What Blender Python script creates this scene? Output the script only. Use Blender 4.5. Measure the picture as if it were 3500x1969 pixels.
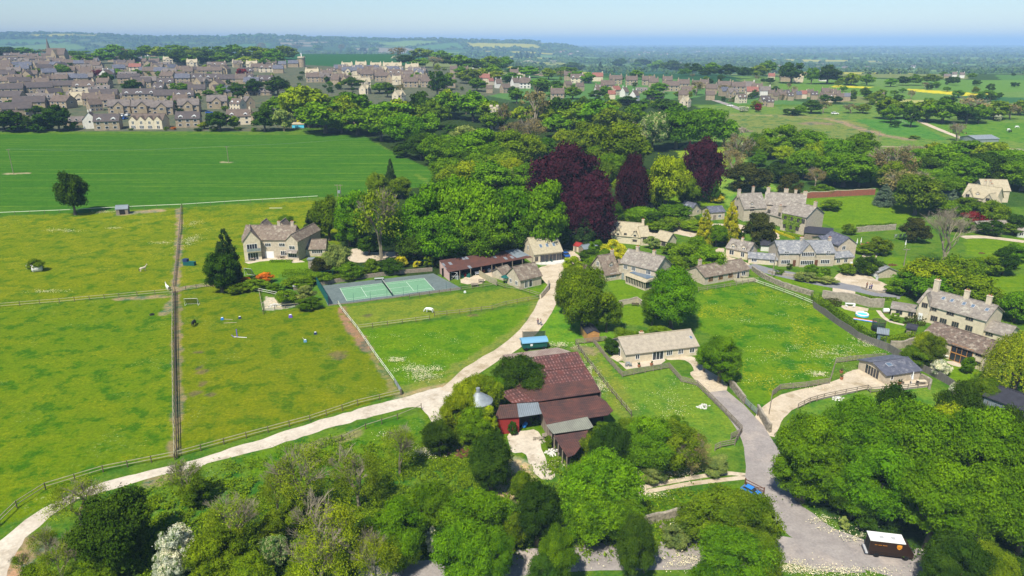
import bpy, math, random
import numpy as np
from mathutils import Vector, Matrix
from mathutils.geometry import tessellate_polygon
for o in list(bpy.data.objects): bpy.data.objects.remove(o)
random.seed(11); rng = np.random.default_rng(11)
SC = bpy.context.scene; COL = SC.collection
R = math.radians
# ---------------------------------------------------------------- camera
FP = 2450.0; CAMZ = 64.0; PITCH = math.atan((984.5-145)/FP)
CP, SP = math.cos(PITCH), math.sin(PITCH)
cd = bpy.data.cameras.new('camera'); cam = bpy.data.objects.new('camera', cd); COL.objects.link(cam)
cam.location = (0, 0, CAMZ); cam.rotation_euler = (math.pi/2-PITCH, 0, 0)
cd.sensor_width = 36; cd.lens = 36*FP/3500; cd.clip_start = 0.5; cd.clip_end = 120000
SC.camera = cam
# ---------------------------------------------------------------- light
SUN_EL = 55.0; SV = Vector((-0.42, -0.91, 0)).normalized()
W = bpy.data.worlds.new('World'); SC.world = W; W.use_nodes = True
nt = W.node_tree; nt.nodes.clear()
sk = nt.nodes.new('ShaderNodeTexSky'); sk.sky_type = 'NISHITA'; sk.sun_disc = False
sk.sun_elevation = R(SUN_EL); sk.sun_rotation = math.atan2(SV.x, SV.y)
sk.altitude = 100; sk.air_density = 1.0; sk.dust_density = 0.15; sk.ozone_density = 6.0
bg = nt.nodes.new('ShaderNodeBackground'); bg.inputs['Strength'].default_value = 0.10
wo = nt.nodes.new('ShaderNodeOutputWorld')
nt.links.new(sk.outputs[0], bg.inputs[0]); nt.links.new(bg.outputs[0], wo.inputs[0])
sl = bpy.data.lights.new('sun', 'SUN'); sl.energy = 5.0; sl.angle = R(0.53); sl.color = (1.0, 0.94, 0.82)
so = bpy.data.objects.new('sun', sl); COL.objects.link(so)
sd = Vector((SV.x*math.cos(R(SUN_EL)), SV.y*math.cos(R(SUN_EL)), math.sin(R(SUN_EL))))
so.rotation_euler = sd.to_track_quat('Z', 'Y').to_euler()
so.location = sd*300
SC.view_settings.view_transform = 'Standard'; SC.view_settings.look = 'None'
SC.view_settings.exposure = 0.36; SC.view_settings.gamma = 1.0
try:
    SC.cycles.volume_bounces = 0; SC.cycles.max_bounces = 6; SC.cycles.transmission_bounces = 3; SC.cycles.diffuse_bounces = 3
    SC.cycles.transparent_max_bounces = 6
except Exception: pass
# ---------------------------------------------------------------- terrain and pixel helpers
LK = ([0, 250, 400, 550, 900, 1500, 1900, 2600, 5000, 60000], [0, 0, 9, 16, 28, 38, 36, 5, -20, -35])
RK = ([0, 250, 400, 550, 900, 1100, 1600, 2600, 5000, 60000], [0, 0, 9, 15, 22, 20, -2, -25, -35, -40])
HU = [-3000, 0, 150, 300, 450, 600, 800, 860, 950, 1100, 1250, 1370, 1500, 1650, 1900, 2050, 2300, 3500, 6000]
HP = [30, 29, 30, 28, 22, 18, 17, 22, 21, 17, 14, 9, 11, 8, 4, 1, 0, 0, 0]
def ss(a, b, x):
    t = np.clip((x-a)/(b-a), 0, 1); return t*t*(3-2*t)
def hsh(i, j, s=0):
    n = (i.astype(np.int64)*374761393+j.astype(np.int64)*668265263+s*1274126177) & 0x7fffffff
    n = ((n ^ (n >> 13))*1274126177) & 0x7fffffff
    return ((n ^ (n >> 16)) & 0xffff)/65535.0
def vn(x, y, s=0):
    x = np.asarray(x, float); y = np.asarray(y, float)
    i = np.floor(x); j = np.floor(y); fx = x-i; fy = y-j
    fx = fx*fx*(3-2*fx); fy = fy*fy*(3-2*fy)
    return (hsh(i, j, s)*(1-fx)+hsh(i+1, j, s)*fx)*(1-fy)+(hsh(i, j+1, s)*(1-fx)+hsh(i+1, j+1, s)*fx)*fy
def fbm(x, y, s=0, o=3):
    return sum(vn(x*2**k, y*2**k, s+k)*.5**k for k in range(o))/sum(.5**k for k in range(o))
def gz(X, Y):
    X = np.asarray(X, float); Y = np.asarray(Y, float)
    Yc = np.maximum(Y, 1.0); u = X/np.maximum(Yc, 60)
    w = ss(-.16, .10, u)
    z = np.interp(Yc, *LK)*(1-w)+np.interp(Yc, *RK)*w
    px = 1750+u*FP
    hp = np.interp(px, HU, HP)+(vn(px/60, px*0, 5)-.5)*3*np.clip(np.interp(px, HU, HP)/20, 0, 1)
    D = 7200
    hz = (CAMZ+hp/FP*D-z)*np.exp(-((Yc-D)/1700.0)**2)
    z = z+np.maximum(hz, 0)*ss(2600, 5500, Yc)*ss(0, 6, hp)
    z = z+(fbm(X/700, Y/700, 3)-.5)*14*ss(1200, 3500, Yc)
    return z
TS = np.concatenate([np.linspace(70, 600, 266), np.geomspace(603, 60000, 420)])
def ray(x, y):
    u = (x-1750)/FP; v = (y-984.5)/FP
    return np.array([u, CP-v*SP, -(SP+v*CP)])
def G(x, y):
    """source pixel -> point on the ground"""
    d = ray(x, y); P = TS[:, None]*d[None, :]
    h = CAMZ+P[:, 2]-gz(P[:, 0], P[:, 1])
    k = np.argmax(h < 0)
    if h[k] >= 0: k = len(TS)-1
    if k == 0: t = TS[0]*1.0
    else:
        a, b = TS[k-1], TS[k]; ha, hb = h[k-1], h[k]; t = a+(b-a)*ha/(ha-hb) if ha != hb else a
    p = t*d
    return Vector((p[0], p[1], float(gz(p[0], p[1]))))
def PH(x, y, z):
    d = ray(x, y); t = (z-CAMZ)/d[2]; return Vector((t*d[0], t*d[1], z))
def zat(X, Y, ypx):
    """height at which ground position X, Y shows at source row ypx"""
    v = (ypx-984.5)/FP
    return CAMZ-Y*(SP+v*CP)/(CP-v*SP)
def proj(p):
    rz = p[2]-CAMZ; dep = p[1]*CP-rz*SP
    return (1750+FP*p[0]/dep, 984.5-FP*(p[1]*SP+rz*CP)/dep)
KEY = {'A': (0, 80), 'B': (875, 80), 'C': (1750, 80), 'E': (2625, 80), 'F': (0, 550), 'G': (700, 600), 'H': (1400, 600), 'I': (2000, 600),
       'J': (2625, 550), 'K': (2625, 900), 'L': (1750, 1000), 'M': (1400, 1150), 'N': (500, 900), 'O': (0, 1477), 'Q': (2100, 1477), 'S': (2625, 1477)}
def k2(k, x, y):
    if k == 'D': return (x*1.35870, y*1.35870)
    if k == 'P': return (x, y)
    o = KEY[k]; return (o[0]+x*.339674, o[1]+y*.339674)
def g(k, x, y): return G(*k2(k, x, y))
# ---------------------------------------------------------------- materials
def new_mat(name):
    m = bpy.data.materials.new(name); m.use_nodes = True; n = m.node_tree; n.nodes.clear()
    out = n.nodes.new('ShaderNodeOutputMaterial'); return m, n, out
def nd(n, t, **kw):
    x = n.nodes.new(t)
    for k, v in kw.items(): setattr(x, k, v)
    return x
def mixc(n, a, b, fac, mode='MIX'):
    x = n.nodes.new('ShaderNodeMix'); x.data_type = 'RGBA'; x.blend_type = mode
    for s, v in ((x.inputs[0], fac), (x.inputs[6], a), (x.inputs[7], b)):
        if isinstance(v, bpy.types.NodeSocket): n.links.new(v, s)
        elif isinstance(v, (int, float)): s.default_value = v
        else: s.default_value = (*v, 1)
    return x.outputs[2]
def noise(n, co, scale, det=3, rough=.55, mp=None):
    x = n.nodes.new('ShaderNodeTexNoise'); x.inputs['Scale'].default_value = scale; x.inputs['Detail'].default_value = det
    x.inputs['Roughness'].default_value = rough
    if mp:
        m = n.nodes.new('ShaderNodeMapping'); m.inputs['Scale'].default_value = mp[0]; m.inputs['Rotation'].default_value = mp[1]
        n.links.new(co, m.inputs[0]); co = m.outputs[0]
    n.links.new(co, x.inputs['Vector']); return x.outputs[0]
def ramp(n, v, a, b):
    x = n.nodes.new('ShaderNodeMapRange'); x.inputs[1].default_value = a; x.inputs[2].default_value = b
    n.links.new(v, x.inputs[0]); return x.outputs[0]
def mul(n, a, b):
    x = n.nodes.new('ShaderNodeMath'); x.operation = 'MULTIPLY'
    for s, v in ((x.inputs[0], a), (x.inputs[1], b)):
        if isinstance(v, bpy.types.NodeSocket): n.links.new(v, s)
        else: s.default_value = v
    return x.outputs[0]
def surf(name, c1, c2=None, s1=1.5, c3=None, s3=.4, rough=.85, bump=0, sb=6, spec=.25, metal=0, world=False, lo=.35, hi=.65, mp=None):
    m, n, out = new_mat(name)
    if world: co = nd(n, 'ShaderNodeNewGeometry').outputs['Position']
    else: co = nd(n, 'ShaderNodeTexCoord').outputs['Object']
    b = nd(n, 'ShaderNodeBsdfPrincipled'); b.inputs['Roughness'].default_value = rough
    b.inputs['Metallic'].default_value = metal
    try: b.inputs['Specular IOR Level'].default_value = spec
    except Exception: pass
    col = None
    if c2 is not None:
        col = mixc(n, c1, c2, ramp(n, noise(n, co, s1, 4, .6, mp), lo, hi))
        if c3 is not None: col = mixc(n, col, c3, ramp(n, noise(n, co, s3, 5, .7), .52, .66))
        fine = noise(n, co, s1*6, 2)
        col = mixc(n, col, mixc(n, (.72, .72, .72), (1.25, 1.25, 1.25), fine), 1.0, 'MULTIPLY')
        n.links.new(col, b.inputs['Base Color'])
    else: b.inputs['Base Color'].default_value = (*c1, 1)
    if bump:
        bp = nd(n, 'ShaderNodeBump'); bp.inputs['Strength'].default_value = bump; bp.inputs['Distance'].default_value = .1
        n.links.new(noise(n, co, sb, 3), bp.inputs['Height']); n.links.new(bp.outputs[0], b.inputs['Normal'])
    n.links.new(b.outputs[0], out.inputs[0]); return m
M = {}
M['stone'] = surf('cotswold_stone', (.57, .49, .37), (.43, .365, .275), 1.6, bump=.5, sb=5)
M['cream'] = surf('cream_stone', (.68, .59, .43), (.56, .48, .345), 1.2, bump=.3, sb=5)
M['palewall'] = surf('pale_render', (.66, .57, .42), (.56, .48, .34), .8)
M['pink'] = surf('pink_render', (.62, .42, .36), (.52, .35, .30), .8)
M['white'] = surf('white_paint', (.78, .78, .76))
M['whitewall'] = surf('white_render', (.72, .70, .64), (.62, .60, .54), .8)
M['grey_stone'] = surf('grey_rubble_stone', (.40, .35, .27), (.24, .21, .16), 1.6, bump=.7, sb=3)
M['rubble'] = surf('dry_stone_rubble', (.40, .35, .26), (.16, .14, .10), 2.2, bump=1, sb=3)
M['brick'] = surf('red_brick', (.32, .10, .06), (.22, .09, .06), 1.5)
M['roof_brown'] = surf('brown_stone_tiles', (.235, .185, .14), (.15, .115, .088), 1.3, c3=(.34, .30, .23), s3=.8, bump=.6, sb=3)
M['roof_grey'] = surf('grey_stone_tiles', (.29, .255, .215), (.19, .165, .14), 1.3, c3=(.40, .37, .30), s3=.9, bump=.6, sb=3)
M['roof_pale'] = surf('pale_stone_tiles', (.46, .40, .27), (.36, .31, .21), 1.3, bump=.4, sb=3)
M['roof_moss'] = surf('mossy_brown_tiles', (.20, .145, .11), (.10, .075, .06), 1.6, c3=(.36, .31, .24), s3=1.1, bump=1, sb=2.5)
M['slate'] = surf('blue_slate', (.125, .13, .165), (.085, .09, .115), 1.2, c3=(.22, .22, .24), s3=.9, rough=.55)
M['slate_lichen'] = surf('lichened_slate', (.27, .275, .28), (.17, .175, .19), 1.5, c3=(.46, .45, .41), s3=1.2, rough=.6)
M['slate_dark'] = surf('dark_slate', (.05, .05, .065), (.035, .035, .045), 1.2, rough=.5)
M['glass'] = surf('window_glass', (.03, .035, .045), rough=.08, spec=.6)
M['glassblue'] = surf('roof_glass', (.12, .17, .23), rough=.1, spec=.6)
M['timber'] = surf('weathered_timber', (.30, .25, .19), (.20, .165, .125), 2.5)
M['rail'] = surf('pale_fence_rail', (.42, .38, .25), (.30, .28, .17), 2.0)
M['post'] = surf('dark_fence_post', (.13, .10, .07), (.09, .07, .05), 2.0)
M['boards'] = surf('grey_fence_boards', (.21, .19, .17), (.12, .11, .10), 2.2, mp=((4, 4, .3), (0, 0, 0)))
M['orange_wood'] = surf('new_orange_cladding', (.52, .27, .09), (.42, .21, .07), 2.5)
M['oak'] = surf('oak_frame', (.46, .22, .06))
M['bark'] = surf('bark', (.17, .14, .10), (.09, .075, .055), 3)
M['twig'] = surf('bare_twigs', (.30, .26, .18), (.20, .17, .11), 2)
M['black'] = surf('black_rubber', (.012, .012, .013), rough=.6)
M['dark'] = surf('dark_interior', (.02, .018, .015), rough=.9)  # near-black; paints the shade inside open bays, also dark walls
M['metal'] = surf('galvanised_metal', (.36, .40, .41), (.27, .30, .31), 1.2, rough=.45, metal=.3)
M['chrome'] = surf('light_metal', (.6, .6, .6), rough=.3, metal=.7)
for nm, c in (('red', (.55, .02, .03)), ('bluecar', (.03, .12, .42)), ('blue', (.03, .22, .65)), ('silver', (.45, .46, .48)), ('green', (.01, .09, .07)),
              ('brownvan', (.030, .014, .008)), ('gold', (.75, .30, .02)), ('cyan', (.10, .55, .75)), ('yellow', (.75, .65, .03)), ('purple', (.16, .09, .45)),
              ('navy', (.02, .04, .12)), ('skin', (.45, .25, .17)), ('skyblue', (.16, .36, .52)), ('hair', (.05, .03, .02)), ('denim', (.06, .09, .20)),
              ('redrust', (.30, .03, .025)), ('netgreen', (.01, .10, .09)), ('chestnut', (.14, .06, .03)), ('terracotta', (.36, .14, .07))):
    M[nm] = surf(nm+'_finish', c, rough=.4 if nm in ('red', 'bluecar', 'silver', 'brownvan') else .7)
def rust_mat(name, base, c2, patch, dens):
    m, n, out = new_mat(name); co = nd(n, 'ShaderNodeTexCoord').outputs['Object']
    b = nd(n, 'ShaderNodeBsdfPrincipled'); b.inputs['Roughness'].default_value = .75
    col = mixc(n, base, c2, ramp(n, noise(n, co, .35, 5, .65), .38, .62))
    if not patch and base[0] < .2: col = mixc(n, col, (.17, .075, .045), ramp(n, noise(n, co, 1, 4, .7, ((.25, 2.2, 1), (0, 0, 0))), .56, .68))
    if patch:
        br = nd(n, 'ShaderNodeTexBrick'); br.inputs['Color1'].default_value = (0, 0, 0, 1); br.inputs['Color2'].default_value = (1, 1, 1, 1)
        br.inputs['Mortar'].default_value = (0, 0, 0, 1); br.inputs['Scale'].default_value = 1; br.inputs['Brick Width'].default_value = 1.1
        br.inputs['Row Height'].default_value = 1.9; br.inputs['Mortar Size'].default_value = .1
        n.links.new(co, br.inputs['Vector'])
        col = mixc(n, col, patch, mul(n, ramp(n, br.outputs[0], 1-dens, 1-dens+.02), .8))
    wv = nd(n, 'ShaderNodeTexWave'); wv.inputs['Scale'].default_value = .9; wv.inputs['Distortion'].default_value = .4; n.links.new(co, wv.inputs['Vector'])
    col = mixc(n, col, mixc(n, (.78, .78, .78), (1.15, 1.15, 1.15), wv.outputs[0]), 1.0, 'MULTIPLY')
    bp = nd(n, 'ShaderNodeBump'); bp.inputs['Strength'].default_value = .5; bp.inputs['Distance'].default_value = .08
    n.links.new(wv.outputs[0], bp.inputs['Height']); n.links.new(bp.outputs[0], b.inputs['Normal'])
    n.links.new(col, b.inputs['Base Color']); n.links.new(b.outputs[0], out.inputs[0]); return m
M['rust'] = rust_mat('rusty_sheet', (.125, .046, .032), (.06, .030, .025), None, 0)
M['rust_brown'] = rust_mat('brown_rusty_sheet', (.10, .045, .033), (.065, .036, .03), None, 0)
M['rust_long'] = rust_mat('patched_rusty_sheet', (.13, .05, .035), (.09, .04, .032), (.24, .28, .32), .16)
M['sheet_grey'] = rust_mat('grey_corrugated_sheet', (.22, .26, .29), (.17, .20, .22), None, 0)
M['sheet_green'] = rust_mat('pale_green_sheet', (.25, .26, .20), (.20, .20, .16), None, 0)
M['sheet_pink'] = rust_mat('faded_pink_sheet', (.32, .26, .21), (.24, .17, .14), None, 0)
def rooflight_mat(name):
    # rusty sheet with rows of slanted pale rooflight strips
    m, n, out = new_mat(name); co = nd(n, 'ShaderNodeTexCoord').outputs['Object']
    b = nd(n, 'ShaderNodeBsdfPrincipled'); b.inputs['Roughness'].default_value = .7
    col = mixc(n, (.13, .040, .028), (.07, .030, .024), ramp(n, noise(n, co, .5, 4), .4, .6))
    br = nd(n, 'ShaderNodeTexBrick'); br.offset = 0; br.inputs['Color1'].default_value = (1, 1, 1, 1); br.inputs['Color2'].default_value = (.5, .5, .5, 1)
    br.inputs['Mortar'].default_value = (0, 0, 0, 1); br.inputs['Scale'].default_value = 1; br.inputs['Brick Width'].default_value = .62
    br.inputs['Row Height'].default_value = 1.0; br.inputs['Mortar Size'].default_value = .2; br.inputs['Mortar Smooth'].default_value = .1
    mp = nd(n, 'ShaderNodeMapping'); n.links.new(co, mp.inputs[0]); n.links.new(mp.outputs[0], br.inputs['Vector'])
    f = mul(n, br.outputs[0], ramp(n, noise(n, co, .8, 4, .7), .40, .56))
    col = mixc(n, col, (.36, .20, .18), mul(n, f, .75))
    n.links.new(col, b.inputs['Base Color']); n.links.new(b.outputs[0], out.inputs[0]); return m
M['rooflights'] = rooflight_mat('rusty_rooflight_sheet')
def leaf_mat(name, c, c2=None, tr=.08, f2=.5):
    m, n, out = new_mat(name); co = nd(n, 'ShaderNodeTexCoord').outputs['Object']
    oi = nd(n, 'ShaderNodeObjectInfo'); va = nd(n, 'ShaderNodeVectorMath'); va.operation = 'ADD'
    n.links.new(co, va.inputs[0]); n.links.new(oi.outputs['Random'], va.inputs[1])
    if c2: col = mixc(n, c, c2, ramp(n, noise(n, va.outputs[0], 9, 4, .75), f2-.04, f2+.04))
    else: col = mixc(n, tuple(x*.72 for x in c), (min(1, c[0]*1.5), c[1]*1.22, c[2]*1.2), ramp(n, noise(n, va.outputs[0], 5, 3, .6), .3, .7))
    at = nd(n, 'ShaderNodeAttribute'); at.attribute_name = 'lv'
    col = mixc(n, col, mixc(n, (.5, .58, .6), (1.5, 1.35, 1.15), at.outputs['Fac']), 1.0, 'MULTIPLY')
    hs = nd(n, 'ShaderNodeHueSaturation'); n.links.new(col, hs.inputs['Color'])
    n.links.new(ramp(n, oi.outputs['Random'], 0, 1), hs.inputs['Value'])
    mr = nd(n, 'ShaderNodeMapRange'); mr.inputs[3].default_value = .82; mr.inputs[4].default_value = 1.22; n.links.new(oi.outputs['Random'], mr.inputs[0]); n.links.new(mr.outputs[0], hs.inputs['Value'])
    wn = nd(n, 'ShaderNodeTexWhiteNoise'); wn.noise_dimensions = '1D'; n.links.new(oi.outputs['Random'], wn.inputs['W'])
    m2 = nd(n, 'ShaderNodeMapRange'); m2.inputs[3].default_value = .494; m2.inputs[4].default_value = .514; n.links.new(wn.outputs[0], m2.inputs[0]); n.links.new(m2.outputs[0], hs.inputs['Hue'])
    d = nd(n, 'ShaderNodeBsdfDiffuse'); t = nd(n, 'ShaderNodeBsdfTranslucent'); mx = nd(n, 'ShaderNodeMixShader'); mx.inputs[0].default_value = tr
    n.links.new(hs.outputs[0], d.inputs[0]); n.links.new(hs.outputs[0], t.inputs[0])
    n.links.new(d.outputs[0], mx.inputs[1]); n.links.new(t.outputs[0], mx.inputs[2]); n.links.new(mx.outputs[0], out.inputs[0]); return m
LC = {'maple': (.100, .235, .004), 'lime': (.21, .32, .006), 'dark': (.042, .10, .006), 'olive': (.125, .22, .006), 'pale': (.20, .29, .07),
      'copper': (.048, .014, .024), 'yew': (.045, .06, .012), 'spruce': (.035, .075, .018), 'bluespruce': (.12, .20, .13), 'gold': (.38, .42, .015),
      'yellow': (.48, .50, .02), 'orange': (.60, .22, .02), 'brown': (.18, .175, .07), 'ash': (.165, .27, .012), 'yellowolive': (.20, .29, .008),
      'birch': (.12, .20, .010), 'willow': (.20, .28, .012), 'hedge': (.11, .22, .006), 'redleaf': (.16, .02, .03)}
for k, c in LC.items(): M['leaf_'+k] = leaf_mat(k+'_leaves', c)
M['leaf_blossom'] = leaf_mat('white_blossom', (.13, .22, .03), (.74, .74, .60), .15, .47)
M['leaf_parsley'] = leaf_mat('cow_parsley_bloom', (.12, .26, .02), (.62, .68, .46), .15, .50)
M['leaf_cream'] = leaf_mat('cream_flowering', (.10, .20, .03), (.40, .42, .20), .2, .52)
# ---------------------------------------------------------------- mesh helpers
class MB:
    def __init__(s): s.v = []; s.f = []; s.m = []
    def add(s, vs, fs, mi=0):
        o = len(s.v); s.v += [tuple(x) for x in vs]; s.f += [tuple(i+o for i in f) for f in fs]; s.m += [mi]*len(fs); return s
    def box(s, x0, y0, z0, x1, y1, z1, mi=0, T=None):
        vs = [(x0, y0, z0), (x1, y0, z0), (x1, y1, z0), (x0, y1, z0), (x0, y0, z1), (x1, y0, z1), (x1, y1, z1), (x0, y1, z1)]
        if T is not None: vs = [T @ Vector(q) for q in vs]
        return s.add(vs, [(0, 3, 2, 1), (4, 5, 6, 7), (0, 1, 5, 4), (1, 2, 6, 5), (2, 3, 7, 6), (3, 0, 4, 7)], mi)
    def prism(s, poly, ax, a, b, mi=0, T=None):
        """poly of (p,q) in the plane across axis ax ('x': p=y q=z, 'y': p=x q=z, 'z': p=x q=y) from a to b"""
        def mk(p, q, t): return (t, p, q) if ax == 'x' else ((p, t, q) if ax == 'y' else (p, q, t))
        n = len(poly); vs = [mk(p, q, a) for p, q in poly]+[mk(p, q, b) for p, q in poly]
        if T is not None: vs = [T @ Vector(q) for q in vs]
        o = [(i, (i+1) % n, (i+1) % n+n, i+n) for i in range(n)]
        return s.add(vs, o+[tuple(range(n))[::-1], tuple(range(n, 2*n))], mi)
    def tube(s, pts, rad, n=6, mi=0):
        pts = [Vector(p) for p in pts]; rad = rad if isinstance(rad, (list, tuple)) else [rad]*len(pts); rings = []
        for i, p in enumerate(pts):
            d = (pts[min(i+1, len(pts)-1)]-pts[max(i-1, 0)]).normalized()
            a = d.cross(Vector((0, 0, 1)) if abs(d.z) < .9 else Vector((1, 0, 0))).normalized(); b = d.cross(a)
            rings += [p+(a*math.cos(2*math.pi*k/n)+b*math.sin(2*math.pi*k/n))*rad[i] for k in range(n)]
        fs = [(i*n+k, i*n+(k+1) % n, (i+1)*n+(k+1) % n, (i+1)*n+k) for i in range(len(pts)-1) for k in range(n)]
        return s.add(rings, fs+[tuple(range(n)), tuple(range((len(pts)-1)*n, len(pts)*n))[::-1]], mi)
    def mesh(s, name, mats):
        me = bpy.data.meshes.new(name); me.from_pydata(s.v, [], s.f)
        for m in (mats if isinstance(mats, (list, tuple)) else [mats]): me.materials.append(M[m] if isinstance(m, str) else m)
        if any(s.m): me.polygons.foreach_set('material_index', s.m)
        me.update(); return me
    def obj(s, name, mats, parent=None, smooth=False):
        o = bpy.data.objects.new(name, s.mesh(name, mats)); COL.objects.link(o)
        if parent: o.parent = parent
        if smooth: o.data.polygons.foreach_set('use_smooth', [True]*len(s.f))
        return o
def npmesh(name, V, Fc, mats, lv=None):
    """V (n,3), Fc (m,4) quads"""
    me = bpy.data.meshes.new(name); n, m = len(V), len(Fc); k = Fc.shape[1]
    me.vertices.add(n); me.vertices.foreach_set('co', np.asarray(V, np.float32).ravel())
    me.loops.add(m*k); me.loops.foreach_set('vertex_index', np.asarray(Fc, np.int32).ravel())
    me.polygons.add(m); me.polygons.foreach_set('loop_start', np.arange(0, m*k, k, dtype=np.int32))
    if lv is not None:
        a = me.attributes.new('lv', 'FLOAT', 'FACE'); a.data.foreach_set('value', np.asarray(lv, np.float32))
    for mt in mats: me.materials.append(mt)
    me.update(calc_edges=True); return me
def empty(name, loc, rz=0):
    o = bpy.data.objects.new(name, None); COL.objects.link(o); o.location = loc; o.rotation_euler = (0, 0, rz); o.empty_display_size = .5; return o
TAGS = []
def tag(o, label, cat, group=None):
    o['label'] = label; o['category'] = cat
    if group: o['group'] = group
    TAGS.append(o); return o
def st(o, kind='structure', label=None):
    o['kind'] = kind
    if label: o['label'] = label
    return o
def kids(o): return [c for c in o.children]
def copy_tree(o, parent=None):
    c = o.copy(); COL.objects.link(c)
    if parent: c.parent = parent
    for ch in o.children: copy_tree(ch, c)
    return c
# ---------------------------------------------------------------- ground sheet
def wpoly(k, pts): return np.array([g(k, x, y)[:2] for x, y in pts])
def inpoly(X, Y, P):
    r = np.zeros(X.shape, bool); n = len(P)
    for i in range(n):
        x1, y1 = P[i]; x2, y2 = P[(i+1) % n]
        if y1 == y2: continue
        c = ((y1 > Y) != (y2 > Y)) & (X < (x2-x1)*(Y-y1)/(y2-y1)+x1); r ^= c
    return r
th = np.tan(np.linspace(-1.12, 1.12, 860)*1.0)
rad = [62.0]
while rad[-1] < 60000: rad.append(rad[-1]*(1.0036 if rad[-1] < 420 else (1.0075 if rad[-1] < 2500 else 1.016)))
rad = np.array(rad); YY, TH = np.meshgrid(rad, th, indexing='ij')
GX = (TH*(YY)).ravel(); GY = YY.ravel()-8
Z = gz(GX, GY)
fine = (GY < 420)
Z = Z+np.where(fine, (fbm(GX/9, GY/9, 9)-.5)*.25*0, 0)
C = np.empty((len(GX), 3)); T4 = np.zeros((len(GX), 4))
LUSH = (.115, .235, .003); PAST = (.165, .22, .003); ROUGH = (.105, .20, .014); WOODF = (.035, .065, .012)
C[:] = ROUGH; T4[:, 1] = .7
JX = GX+(fbm(GX/2.5, GY/2.5, 21)-.5)*2.2; JY = GY+(fbm(GX/2.5, GY/2.5, 22)-.5)*2.2
def paint(k, pts, col, stripe=0, mott=.5, flow=0, op=1.0, jit=True):
    P = wpoly(k, pts); lo = P.min(0)-3; hi = P.max(0)+3
    s = np.nonzero((GX > lo[0]) & (GX < hi[0]) & (GY > lo[1]) & (GY < hi[1]))[0]
    if not len(s): return
    q = s[inpoly(JX[s] if jit else GX[s], JY[s] if jit else GY[s], P)]
    C[q] = C[q]*(1-op)+np.array(col)*op; T4[q, 0] = stripe; T4[q, 1] = mott; T4[q, 2] = flow
def stroke(k, pts, w, col, op=1.0):
    P = wpoly(k, pts); lo = P.min(0)-w; hi = P.max(0)+w
    s = np.nonzero((GX > lo[0]) & (GX < hi[0]) & (GY > lo[1]) & (GY < hi[1]))[0]; d = np.full(len(s), 1e9)
    for a, b in zip(P[:-1], P[1:]):
        ab = b-a; t = np.clip(((JX[s]-a[0])*ab[0]+(JY[s]-a[1])*ab[1])/(ab@ab+1e-9), 0, 1)
        d = np.minimum(d, np.hypot(JX[s]-a[0]-t*ab[0], JY[s]-a[1]-t*ab[1]))
    f = (op*(1-ss(w*.3, w*.62, d))*ss(.25, .55, fbm(GX[s]/1.7, GY[s]/1.7, 31)+.15))[:, None]
    C[s] = C[s]*(1-f)+np.array(col)*f
def blob(k, x, y, rx, col, op=1.0, ry=None):
    p = g(k, x, y); d = np.hypot((JX-p.x)/rx, (JY-p.y)/(ry or rx)); f = (op*(1-ss(.5, 1.1, d+(fbm(GX/1.2, GY/1.2, 35)-.5)*.8)))[:, None]
    C[:] = C*(1-f)+np.array(col)*f
# far country: patchwork of fields and woods
far = GY > 600
cs = 330.0; fx = GX[far]; fy = GY[far]; sc = np.where(fy > 4000, 2.2, 1.0); ix = np.floor(fx/cs/sc); iy = np.floor(fy/cs/sc)
d1 = np.full(fx.shape, 1e9); d2 = d1.copy(); cid = np.zeros(fx.shape)
for dx in (-1, 0, 1):
    for dy in (-1, 0, 1):
        sx = (ix+dx+.1+.8*hsh(ix+dx, iy+dy, 1))*cs*sc; sy = (iy+dy+.1+.8*hsh(ix+dx, iy+dy, 2))*cs*sc
        d = np.hypot(fx-sx, (fy-sy)*.55); n = d < d1; d2 = np.where(n, d1, np.minimum(d2, d)); cid = np.where(n, hsh(ix+dx, iy+dy, 4), cid); d1 = np.where(n, d, d1)
pal = np.array([(.15, .26, .05), (.19, .30, .05), (.10, .22, .05), (.20, .24, .08), (.08, .15, .03), (.14, .20, .06), (.30, .26, .16), (.07, .18, .03), (.05, .11, .025), (.11, .2, .04), (.45, .42, .03)])
fc = pal[np.clip((cid*len(pal)).astype(int), 0, len(pal)-1)]
wood = ((d2-d1) < 26*sc) | (fbm(fx/600, fy/330, 8) > .62) | ((fbm(fx/1500, fy/500, 12) > .57) & (fy > 5000))
fc[wood] = (.05, .10, .03)
C[far] = fc; T4[far, 1] = .3; T4[far, 3] = 1
# large left hand town plateau ground: gardens
paint('D', [(-500, 330), (700, 330), (1000, 300), (1350, 215), (1100, 168), (700, 160), (0, 140), (-500, 140)], (.13, .14, .08), mott=.6)
paint('D', [(680, 130), (1000, 138), (1100, 150), (1010, 166), (880, 170), (720, 160)], (.035, .13, .04), stripe=.3, mott=.1, jit=False)
paint('D', [(1480, 165), (1700, 180), (1880, 205), (1850, 210), (1500, 190)], (.03, .10, .035), mott=.1, jit=False)
paint('D', [(1290, 150), (1420, 158), (1420, 164), (1300, 158)], (.30, .32, .05), jit=False)
paint('D', [(1850, 200), (2080, 205), (2110, 235), (1950, 232)], (.14, .21, .05), mott=.2, jit=False)
paint('D', [(1960, 205), (2130, 205), (2230, 222), (2300, 248), (2130, 238), (1960, 228)], (.13, .25, .03), mott=.2, jit=False)
paint('D', [(2100, 240), (2300, 250), (2220, 262), (2080, 255)], (.20, .23, .07), mott=.2, jit=False)
paint('D', [(2260, 250), (2360, 254), (2340, 262), (2250, 258)], (.42, .42, .12), jit=False)
paint('D', [(2280, 223), (2520, 238), (2440, 243), (2290, 229)], (.70, .60, .03), jit=False)
paint('D', [(2100, 215), (2200, 219), (2180, 222), (2090, 219)], (.70, .60, .03), jit=False)
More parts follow.
